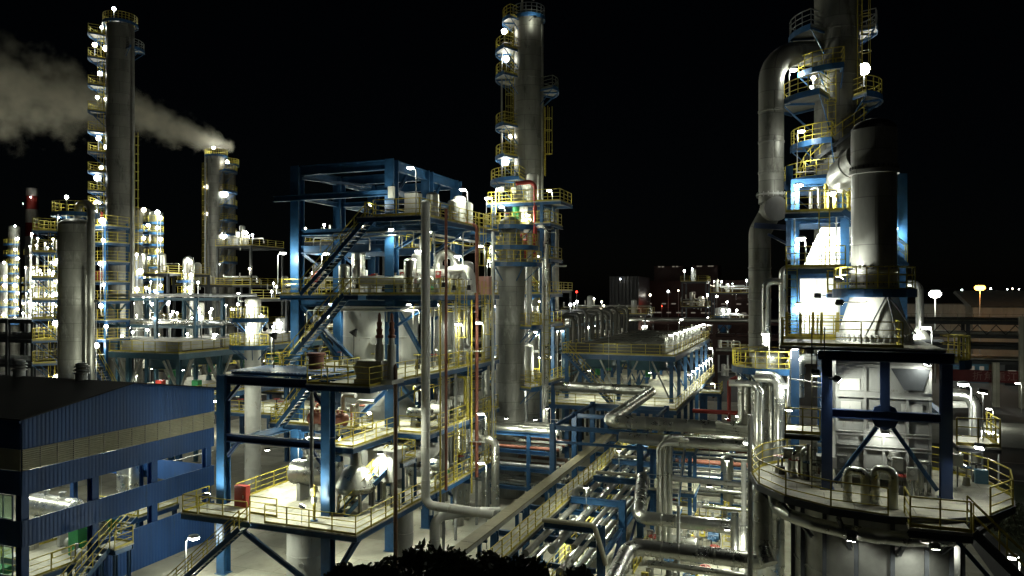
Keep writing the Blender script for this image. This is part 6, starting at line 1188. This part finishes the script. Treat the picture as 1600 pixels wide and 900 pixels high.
block('behind the pale duct', 610, 745, 95, 24.0, 4, 6, 10, 14, 22, lampp=230)
block('behind the landing tower', 775, 865, 100, 18.5, 3, 7, 5, 8, 8, lampp=200)
block('beyond the manifold rack', 880, 1008, 135, 14.4, 3, 8, 8, 12, 20, lampp=100)
block('beyond the cooler bank', 1066, 1103, 150, 20.6, 4, 9, 4, 6, 10, 6, 260)
block('beyond the overhead duct', 1112, 1172, 160, 18.3, 3, 10, 5, 9, 12, 6, 230)
block('far left beyond the thick column', 40, 96, 165, 27, 4, 12, 5, 6, 12, lampp=320)
block('beyond the left cooler legs', 190, 330, 96, 10, 2, 13, 8, 10, 12, lampp=220)
t = thing('sphere_tank', 'blue bottomed round tank on legs beyond the cooler bank', 'tank', (*XY(1130, 170), 0)); a = XY(1130, 170)
part('shell', MB().lathe((*a, 0), [(1.8, 13.4), (1.8, 14.6), (1.7, 14.8), (.01, 15.2)], 24), 'white_paint', t); part('lower_shell', MB().lathe((*a, 0), [(.5, 9.2), (1.7, 10.3), (1.82, 10.6), (1.82, 13.39)], 24), 'blue_steel', t)
for k in range(4): u = R_(45+90*k); part('leg', MB().bar((a[0]+1.5*math.cos(u), a[1]+1.5*math.sin(u), 0), (a[0]+1.5*math.cos(u), a[1]+1.5*math.sin(u), 10.2), .25), 'galvanized', t)
small_lamp(P(1136, 472, 167), 'lamp over the blue bottomed tank', 120, .2)
fl = MB(); 
for mi, k in enumerate(FAR_LINES):
    b = len(fl.v); fl.v += FAR_LINES[k].v; fl.f += [[b+i for i in f] for f in FAR_LINES[k].f]; fl.sm += FAR_LINES[k].sm; fl.mi += [mi]*len(FAR_LINES[k].f)
o_ = solo('distant_pipework', fl, list(FAR_LINES), 'tangle of thin far pipework threading all the distant process frames', 'pipework', kind='stuff'); _tag(o_, 'tangle of thin far pipework threading the distant process frames', 'pipework')
# steaming column and its neighbours
dS = 140; s1 = XY(338, dS)
tower('slim column with a white steam plume at its top', *s1, 1.55, ZD(246, dS), 'column_cladding', 0, [(ZD(y, dS), RIGHT-50, RIGHT+50, 2.2) for y in (268, 300, 322, 345, 366, 386, 410)]+[(ZD(244, dS), 0, 360, .5)], cap=.3, ladders=((LEFT+10, 18, 43),))
tower('second slim column close to the steaming one', *XY(358, 143), 1.2, ZD(262, 143), 'column_cladding', 0, [(ZD(258, 143), 0, 360, .6)], cap=.3)
pipe('thin line on the left of the steaming column', [(*XY(321, 139), 44), (*XY(321, 139), 8)], .18, 'galvanized')
for px, py, p in ((334, 231, 420), (355, 253, 200), (342, 258, 160), (346, 300, 300), (352, 304, 120), (346, 366, 320), (350, 369, 160), (330, 388, 160), (343, 412, 160), (322, 292, 60), (322, 334, 60)): small_lamp(P(px, py, dS-.6 if py > 240 else dS+1.), 'lamp on the steaming column', p*.3 if py > 240 else 420, .38, 1.2, 'lamps on the steaming column')
for px, w_, yt, d, ys_, lab in ((22, 16, 355, 175, (353, 373, 390, 404, 418, 433, 446, 458, 470, 483, 496), 'column densely strung with lamps at the far left'), (222, 26, 330, 128, (328, 352, 372, 402, 432, 462), 'darker column right of the tallest one'), (244, 20, 334, 126, (332, 340, 356, 374, 391, 409, 427, 446, 460), 'nine lamp column right of the tallest one'), (50, 14, 420, 170, (418, 432, 446, 460, 474, 490), 'short lamp strung column second from the left edge'), (80, 16, 428, 160, (430, 446, 462, 478, 492), 'short lamp strung column left of the thick column'), (5, 12, 412, 172, (410, 432, 446, 470, 492), 'short lamp column cut by the left picture edge'), (212, 20, 400, 104, (398, 424, 452), 'short column right of the tallest left column'), (294, 13, 412, 110, (408, 430, 450), 'silver bent pipe column left of the steaming one')):
    c = XY(px, d); r = w_/2/FPX*d; tower(lab, *c, r, ZD(yt, d), 'column_cladding', 0, [(ZD(y+9, d), LEFT-30, RIGHT+360-30, .9, dict(brackets=False, sp=30)) for y in ys_[1:]], cap=.4, seg=24)
    for i, y in enumerate(ys_): small_lamp(P(px+(w_*.15 if i % 2 else -w_*.1)+w_*.2, y, d-r-.9), f'lamp on the {lab}', 230, .30, .8, 'lamps on the far columns')
for i in range(60):
    px = r3.choice((r3.uniform(35, 92), r3.uniform(35, 92), r3.uniform(200, 262), r3.uniform(262, 455))); py = r3.uniform(355, 495) if px < 100 else r3.uniform(432, 505); d = 150 if px < 100 else 95
    small_lamp(P(px, py, d+r3.uniform(-3, 3)), 'small far lamp among the unlit frames of the left refinery', 420 if px < 100 else 130, .22 if px < 100 else .15, .9, 'scattered lamps of the left refinery')
pipe('bent silver pipe over the silver column left of the steaming one', [(*XY(289, 109), 10), (*XY(289, 109), ZD(403, 109)), (*XY(300, 109), ZD(403, 109)), (*XY(300, 109), 15)], .3, 'silver', bend=.8)
# chimney far left, dark rack at the left
c = XY(50, 330); t = thing('striped_chimney', 'red and white banded chimney far off at the left', 'chimney', (*c, 0)); zs = [0, 30, 44, 50, 56, 62, 65.5]
for i in range(6): part('band', MB().lathe((*c, 0), [(2.9-.1*i, zs[i]), (2.8-.1*i, zs[i+1])], 24), 'white_paint' if i % 2 else 'red_paint', t)
small_lamp(P(48, 308, 326), 'weak lamp high on the striped chimney', 60, .2); small_lamp(P(36, 318, 322), 'second weak lamp beside the striped chimney', 50, .2)
D = thing('dark_pipe_rack', 'unlit steel pipe rack at the left edge behind the hall roof', 'pipe rack', (-78, 62, 0)); frame(D, [onY(p, 66) for p in (-30, 12, 52, 90)], (66, 72), (5.5, 9, 12.2, 14.7), 0, .4, 'dark_steel', .45)
part('floor', MB().box(onY(-30, 66), 66, 14.72, onY(94, 66), 72, 14.8), 'dark_steel', D)
for i in range(12): pipe('unlit dark pipe stacked in the rack at the left edge', [(onY(-30, 66)-2, 66.4+(i % 4)*1.4, (5.8, 9.3, 12.5)[i % 3]), (onY(92, 66), 66.4+(i % 4)*1.4, (5.8, 9.3, 12.5)[i % 3])], .25+.05*(i % 3), 'dark_steel', 'dark pipes at the left edge')
# ------------------------------------------------------------------ background centre and right
def hallbox(name, label, px0, px1, d, ztop, m, dp=30, z0=0, cat='building'):
    y0 = XY((px0+px1)/2, d)[1]; x0, x1 = onY(px0, y0), onY(px1, y0); t = thing(name, label, cat, ((x0+x1)/2, y0, z0)); part('wall', MB().box(x0, y0, z0, x1, y0+dp, ztop), m, t); return t, x0, x1, y0
t, x0, x1, y0 = hallbox('brick_plant', 'dark red brick plant building with lit strips far behind', 1000, 1180, 260, ZD(438, 260), 'brick_red')
for i, z in enumerate((ZD(452, 260), ZD(470, 260), ZD(484, 260))):
    part('ledge', MB().box(x0, y0-.6, z, x1, y0-.002, z+.8), 'brick_red', t)
    for k in range(22):
        if (k*7+i*3) % 5 < (1, 2, 3)[i]: xx = x0+1+k*(x1-x0-2)/22; part('window', MB().box(xx, y0-.12, z-1.3, xx+1.5, y0-.003, z-.85), 'strip_window', t)
for px0, px1 in ((1022, 1068), (1082, 1122)): 
    xa, xb = onY(px0, y0+8), onY(px1, y0+8); part('roof_block', MB().box(xa, y0+8, ZD(438, 260)-.5, xb, y0+22, ZD(414, 262)), 'brick_red', t)
    for k in range(6):
        if (k*3+px0) % 4 in (1, 2): xx = xa+1.5+k*(xb-xa-3)/6; part('roof_lamp', MB().box(xx, y0+7.8, ZD(416, 262), xx+.9, y0+7.99, ZD(416, 262)+.4), 'strip_window', t)
for px in (1016, 1044, 1060, 1120, 1150): small_lamp(P(px, 448+px % 17, 250), 'lamp in front of the dark red brick plant', 40, .3, 2., 'lamps at the brick plant')
small_lamp(P(1034, 478, 248), 'red glowing lamp on a mast before the brick plant', 250, .1, 4., 'lamps at the brick plant', (1., .08, .03), 'lamp_red'); small_lamp(P(901, 456, 180), 'small red beacon beyond the manifold rack', 0, .28, 2., None, lens='lamp_red')
t, x0, x1, y0 = hallbox('frame_building', 'dark blue open framed building far behind the manifold rack', 953, 998, 240, ZD(432, 240), 'black_paint', 20)
for k in range(8): xx = x0+k*(x1-x0)/8; part('pilaster', MB().box(xx, y0-.5, 0, xx+.5, y0-.002, ZD(432, 240)), 'black_paint', t)
small_lamp(P(969, 436, 237), 'yellowish lamp on the dark blue framed building', 40, .35)
def bridge(label, pa, pb, d, levels, m='dark_steel', dp=4, lab='dark'):
    y0 = XY((pa+pb)/2, d)[1]; x0, x1 = onY(pa, y0), onY(pb, y0); t = thing('pipe_bridge', label, 'pipe bridge', ((x0+x1)/2, y0, 0)); n = max(2, int((x1-x0)/9)+1); xs = [x0+(x1-x0)*i/(n-1) for i in range(n)]; frame(t, xs, (y0, y0+dp), levels, 0, .5, m, .5)
    za, zb = levels[-2], levels[-1]
    for a, b in zip(xs, xs[1:]):
        k = 4
        for i in range(k): u, v = a+(b-a)*i/k, a+(b-a)*(i+1)/k; brace(t, (u, y0, za+.1), ((u+v)/2, y0, zb-.55), .14, m); brace(t, ((u+v)/2, y0, zb-.55), (v, y0, za+.1), .14, m)
    for i in range(len(levels)*3): z = levels[i % len(levels)]+.3; pipe(f'unlit pipe on the {lab} pipe bridge', [(x0-2, y0+.5+(i//len(levels))*1.2, z), (x1+2, y0+.5+(i//len(levels))*1.2, z)], .2+.07*(i % 3), m if i % 2 else 'dull_silver', f'pipes on the {lab} bridge', seg=10)
    return t, x0, x1, y0
bridge('dark red pipe bridge crossing behind the cooler bank', 1000, 1240, 128, (8, 10.6, 13.2), 'brick_red', lab='red')
t, bx0, bx1, by = bridge('dark truss pipe bridge at the right with a red banner', 1400, 1760, 118, (7.2, 9.6, 11.4, 13.6), lab='right')
railing(t, [V(bx0, by-.1, 13.7), V(bx1, by-.1, 13.7)], posts=False, sp=2.2, m='dark_rail'); 
for px in (1556, 1598): x = onY(px, by-1.2); q = thing('bridge_pier', 'pale concrete pier under the right pipe bridge', 'pier', (x, by-1.2, 0), 'bridge piers'); part('pier', MB().box(x-.45, by-1.6, 0, x+.45, by-.7, 14.5 if px > 1590 else 7.1), 'concrete', q)
x0, x1 = onY(1480, by-.6), onY(1592, by-.6); bn = thing('banner', 'dim red cloth banner with pale Chinese characters hung on the right pipe bridge', 'banner', ((x0+x1)/2, by-.6, 4.)); part('cloth', MB().box(x0, by-.62, 3.85, x1, by-.58, 5.75), 'banner_red', bn)
fc = bpy.data.curves.new('lettering', 'FONT'); fc.body = '折角重江化'; fc.size = 1.5; fc.align_x = 'LEFT'; fc.align_y = 'CENTER'; fc.extrude = .01; fc.space_character = 1.12; fc.materials.append(M['banner_text'])
_t = bpy.data.objects.new('lettering_curve', fc); COL.objects.link(_t); bpy.context.view_layer.update(); fo = bpy.data.objects.new('lettering', bpy.data.meshes.new_from_object(_t.evaluated_get(bpy.context.evaluated_depsgraph_get()))); bpy.data.objects.remove(_t); COL.objects.link(fo); fo.parent = bn; fo.location = Vector((onY(1519, by-.6), by-.65, 4.75))-W[bn.name]; fo.rotation_euler = (R_(90), 0, 0)
for i, (a_, b_, d, zt, m, lab) in enumerate(((1405, 1519, 205, ZD(474, 205), 'grey_paint', 'long grey warehouse at the right behind the truss bridge'), (1520, 1680, 190, ZD(479, 190), 'pale_wall', 'pale gable roofed warehouse at the right edge'))):
    t, x0, x1, y0 = hallbox('warehouse', lab, a_, b_, d, zt, m, 40); part('roof', MB().add([(x0-.5, y0-.5, zt), (x1+.5, y0-.5, zt), (x1+.5, y0+40, zt), (x0-.5, y0+40, zt), (x0-.5, y0+20, zt+4.2), (x1+.5, y0+20, zt+4.2)], [(0, 1, 5, 4), (3, 4, 5, 2), (0, 4, 3), (1, 2, 5), (0, 3, 2, 1)]), 'roof_sheet' if i == 0 else 'grey_paint', t)
    for k in range(9): xx = x0+2+k*(x1-x0-4)/8; part('pilaster', MB().box(xx, y0-.15, 0, xx+.3, y0-.003, zt-.3), m, t)
    part('gutter', MB().box(x0-.5, y0-.8, zt-.25, x1+.5, y0-.51, zt-.02), 'dark_steel', t)
t, x0, x1, y0 = hallbox('gatehouse', 'low grey gatehouse with two lit windows beyond the road', 1500, 1545, 150, 5.2, 'cyan_steel', 8)
for k in (.35, .68): xx = x0+(x1-x0)*k; part('window', MB().box(xx, y0-.06, 1.9, xx+.8, y0-.003, 3.4), 'strip_window', t)
t, x0, x1, y0 = hallbox('kiosk', 'small dark kiosk with one lit window at the right edge', 1570, 1600, 145, 4.6, 'dark_steel', 6); part('window', MB().box(x0+.5, y0-.06, 1.2, x0+1.9, y0-.003, 3.), 'strip_window', t)
mast = thing('light_mast', 'tall mast with a brilliant white floodlight over the warehouses', 'light mast', (*XY(1461, 150), 0)); a = XY(1461, 150); part('pole', MB().cyl((*a, 0), (*a, 18.6), .16, .09), 'galvanized', mast); part('lamp_head', MB().box(a[0]-.8, a[1]-.3, 18.66, a[0]+.8, a[1]+.3, 18.95), 'dark_steel', mast); part('lens', MB().lathe((*a, 18.65), [(.8, 0), (1.15, -.35), (1.15, -.8), (.7, -1.2), (.01, -1.35)], 16), 'lamp_white', mast); put_light(mast, (.2, -1.4, 17.2), 3200)
mast = thing('light_mast', 'tall mast with an orange sodium lamp over the warehouses', 'light mast', (*XY(1531, 172), 0)); a = XY(1531, 172); part('pole', MB().cyl((*a, 0), (*a, 19.6), .16, .09), 'galvanized', mast); part('lamp_head', MB().box(a[0]-.9, a[1]-.3, 20.06, a[0]+.9, a[1]+.3, 20.3), 'dark_steel', mast); part('lens', MB().lathe((*a, 20.05), [(.8, 0), (1.15, -.35), (1.1, -.75), (.7, -1.1), (.01, -1.2)], 16), 'lamp_sodium', mast); put_light(mast, (.2, -1.2, 19.), 1500, SODIUM)
for px, py in ((1488, 455), (1503, 454), (1548, 452), (1574, 453), (1582, 452), (1592, 453)): small_lamp(P(px, py-1, 420), 'tiny distant lamp on the dark skyline above the warehouses', 0, .35, 3, 'distant skyline lamps')
for i, (px, py, d) in enumerate(((1545, 640, 100), (1490, 700, 62), (1590, 600, 112))): lamp(P(px, py, d), ('street lamp beside the far road', 'street lamp by the lawn behind the round platform', 'street lamp near the bridge pier')[i], 5.5, LEFT, (200, 130, 60)[i], 'street lamps by the road', .8)
# ------------------------------------------------------------------ dark tree crowns at the bottom of the picture
def tree(label, px, py, d, rw, rh, seed, n=2600):
    q = random.Random(seed); c = P(px, py, d); top = c.z; zc = top-rh; t = thing('tree', label, 'tree', (c.x, c.y, 0), 'trees at the plant fence')
    tr = MB().tube([(c.x, c.y, 0), (c.x+.1, c.y, zc*.5), (c.x, c.y+.1, zc)], .16, 10)
    for k in range(9):
        u = 2*math.pi*k/9+q.random(); h = zc-1.2+q.random()*1.2; e = rw*q.uniform(.5, .9); tr.tube([(c.x, c.y, h-.9), (c.x+math.cos(u)*e*.5, c.y+math.sin(u)*e*.5, h), (c.x+math.cos(u)*e, c.y+math.sin(u)*e, h+q.uniform(.3, rh*.8))], .05, 6)
    part('trunk', tr, 'bark', t); cl = [(Vector((c.x+q.uniform(-1, 1)*rw*.75, c.y+q.uniform(-1, 1)*rw*.75, zc+q.uniform(-.5, .75)*rh)), q.uniform(.3, .5)*rw) for _ in range(26)]
    vs = []; fs = []
    for i in range(n):
        b, r = cl[i % len(cl)]; v = Vector((q.gauss(0, 1), q.gauss(0, 1), q.gauss(0, 1))).normalized()*r*(q.random()**.4); p = b+Vector((v.x, v.y, v.z*.75)); s = q.uniform(.035, .115)
        a = Vector((q.gauss(0, 1), q.gauss(0, 1), q.gauss(0, 1))).normalized(); e = a.orthogonal().normalized(); k = len(vs)
        vs += [p-a*s*1.6, p+e*s*.7, p+a*s*1.6, p-e*s*.7]; fs.append((k, k+1, k+2, k+3))
    part('crown', MB().add(vs, fs), 'leaf', t)
for i, (px, py, d, rw, rh) in enumerate(((625, 866, 21, 1.2, 1.3), (688, 856, 20.5, 1.25, 1.4), (748, 866, 21.5, 1.2, 1.3), (800, 876, 20.5, 1.1, 1.2), (858, 884, 21.5, 1.0, 1.1), (565, 886, 22, 1., 1.2), (905, 896, 21, .9, 1.), (518, 892, 22.5, .9, 1.))):
    tree(('dark tree crown second in height left of the tallest', 'tallest dark tree crown at the bottom centre', 'dark tree crown just right of the tallest', 'dark tree crown under the raised walkway', 'dark tree crown low below the silver lines', 'dark thin tree crown below the deck corner', 'lowest dark tree crown at the right end of the trees', 'small dark tree crown at the left end of the trees')[i], px, py, d, rw, rh, 40+i, 3600)
# dark trees by the road
for i, (px, py, d, rw, rh) in enumerate(((1560, 735, 56, 2.0, 1.6), (1602, 750, 52, 2., 1.6))): tree(('dark bushy tree on the lawn right of the round platform', 'dark bushy tree at the right picture edge')[i], px, py+40, d, rw, rh, 60+i, 2500)
# ------------------------------------------------------------------ steam plume drifting left from the slim column
SX = P(352, 226, 142); ux = Vector((-CA, -SA, 0)); L_ = 62.
vm = bpy.data.materials.new('steam'); vm.use_nodes = True; nt = vm.node_tree; N = nt.nodes; Lk = nt.links; N.remove(N['Principled BSDF'])
pv = N.new('ShaderNodeVolumePrincipled'); pv.inputs['Color'].default_value = (.95, .9, .74, 1); pv.inputs['Anisotropy'].default_value = .1; Lk.new(pv.outputs[0], N['Material Output'].inputs['Volume'])
tc = N.new('ShaderNodeTexCoord'); sp = N.new('ShaderNodeSeparateXYZ'); Lk.new(tc.outputs['Object'], sp.inputs[0])
def mth(op, a, b=None, c=None):
    m = N.new('ShaderNodeMath'); m.operation = op
    for i, v in enumerate((a, b, c)):
        if v is None: continue
        if isinstance(v, (int, float)): m.inputs[i].default_value = v
        else: Lk.new(v, m.inputs[i])
    return m.outputs[0]
x = sp.outputs['X']; u = mth('DIVIDE', x, L_)
# centre line rises with distance and dips in the middle, width grows
nzl = N.new('ShaderNodeTexNoise'); nzl.inputs['Scale'].default_value = .11; nzl.inputs['Detail'].default_value = 2; Lk.new(tc.outputs['Object'], nzl.inputs['Vector'])
wob = mth('MULTIPLY', mth('SUBTRACT', nzl.outputs['Fac'], .5), mth('ADD', 3., mth('MULTIPLY', u, 16.)))
cz = mth('ADD', mth('MULTIPLY', mth('POWER', mth('MAXIMUM', u, 0.001), .8), 14.5), wob)
wd = mth('ADD', 1.5, mth('MULTIPLY', mth('POWER', mth('MAXIMUM', u, 0.001), .75), 9.0))
dz = mth('DIVIDE', mth('SUBTRACT', sp.outputs['Z'], cz), wd); dy = mth('DIVIDE', sp.outputs['Y'], mth('MULTIPLY', wd, .9))
rr_ = mth('SQRT', mth('ADD', mth('MULTIPLY', dz, dz), mth('MULTIPLY', dy, dy)))
n2 = N.new('ShaderNodeTexNoise'); n2.inputs['Scale'].default_value = .28; n2.inputs['Detail'].default_value = 5; n2.inputs['Roughness'].default_value = .6; Lk.new(tc.outputs['Object'], n2.inputs['Vector'])
core = mth('SUBTRACT', mth('ADD', 1.0, mth('MULTIPLY', mth('SUBTRACT', n2.outputs['Fac'], .5), 2.8)), rr_)
core = mth('MINIMUM', mth('MAXIMUM', mth('MULTIPLY', core, 1.6), 0.), 1.)
fade = mth('DIVIDE', .62, mth('ADD', .35, mth('MULTIPLY', u, 2.4)))
Lk.new(mth('MULTIPLY', mth('MULTIPLY', core, fade), .2), pv.inputs['Density'])
pb = MB().box(-1.5, -11, -9, L_, 11, 27); me = pb.mesh('steam_plume', [], Vector()); me.materials.append(vm)
po = bpy.data.objects.new('steam_plume', me); COL.objects.link(po); po.location = SX; po.rotation_euler.z = math.atan2(ux.y, ux.x); _tag(po, 'pale steam plume drifting left from the slim lamp lit column', 'steam')
# ------------------------------------------------------------------ lamps get poles and brackets that reach the nearest steel or floor
bpy.context.view_layer.update(); dg = bpy.context.evaluated_depsgraph_get()
def hit(p, d, far):
    ok, loc, *_ = sc.ray_cast(dg, p, d, distance=far); return loc if ok else None
DIR8 = [Vector((math.cos(R_(45*k)), math.sin(R_(45*k)), 0)) for k in range(8)]
jobs = []
for t, b, r in POLES:
    h = hit(b-Vector((0, 0, .06)), Vector((0, 0, -1)), 5.)
    if h is not None:
        if (b-h).length > .05: jobs.append((t, 'pole', b, h, r))
        continue
    best = None
    for d in DIR8:
        h = hit(b+d*.15, d, 6.)
        if h is not None and (best is None or (h-b).length < (best-b).length): best = h
    if best is None: best = hit(b-Vector((0, 0, .06)), Vector((0, 0, -1)), 40.)
    if best is not None: jobs.append((t, 'arm', b, best, r))
for t, b, s in FLOODS:
    best = None
    for d in [Vector((0, 0, 1)), Vector((0, 0, -1))]+DIR8:
        h = hit(b+d*(s*1.6+.1), d, 5.)
        if h is not None and (best is None or (h-b).length < (best-b).length): best = h
    if best is None: best = hit(b-Vector((0, 0, .4)), Vector((0, 0, -1)), 30.)
    if best is not None: jobs.append((t, 'bracket', b, best, .025))
for t, nm, b, h, r in jobs:
    o = bpy.data.objects.new(nm, MB().cyl(Vector(), h-b, r, seg=6).mesh(nm, ['galvanized'], Vector())); COL.objects.link(o); o.parent = t; R3 = Matrix.Rotation(-t.rotation_euler.z, 3, 'Z'); o.location = R3 @ (b-t.location); o.rotation_euler.z = -t.rotation_euler.z
# ------------------------------------------------------------------ labels: things still alike are told apart by their order in the view
NUM = ['first', 'second', 'third', 'fourth', 'fifth', 'sixth', 'seventh', 'eighth', 'ninth', 'tenth', 'eleventh', 'twelfth']
def nth(i): return NUM[i] if i < 12 else f'{i+1}{"th" if 10 <= (i+1) % 100 <= 20 else {1: "st", 2: "nd", 3: "rd"}.get((i+1) % 10, "th")}'
by = {}
for o in LAB: by.setdefault(o['label'], []).append(o)
for lab, os_ in by.items():
    if len(os_) < 2: continue
    pp = [pxof(o.location) for o in os_]; sx = max(p[0] for p in pp)-min(p[0] for p in pp); sy = max(p[1] for p in pp)-min(p[1] for p in pp)
    k = 0 if sx >= sy else 1; od = sorted(range(len(os_)), key=lambda i: pp[i][k])
    for r, i in enumerate(od): os_[i]['label'] = f'{lab}, {nth(r)} from {("left", "top")[k]}'
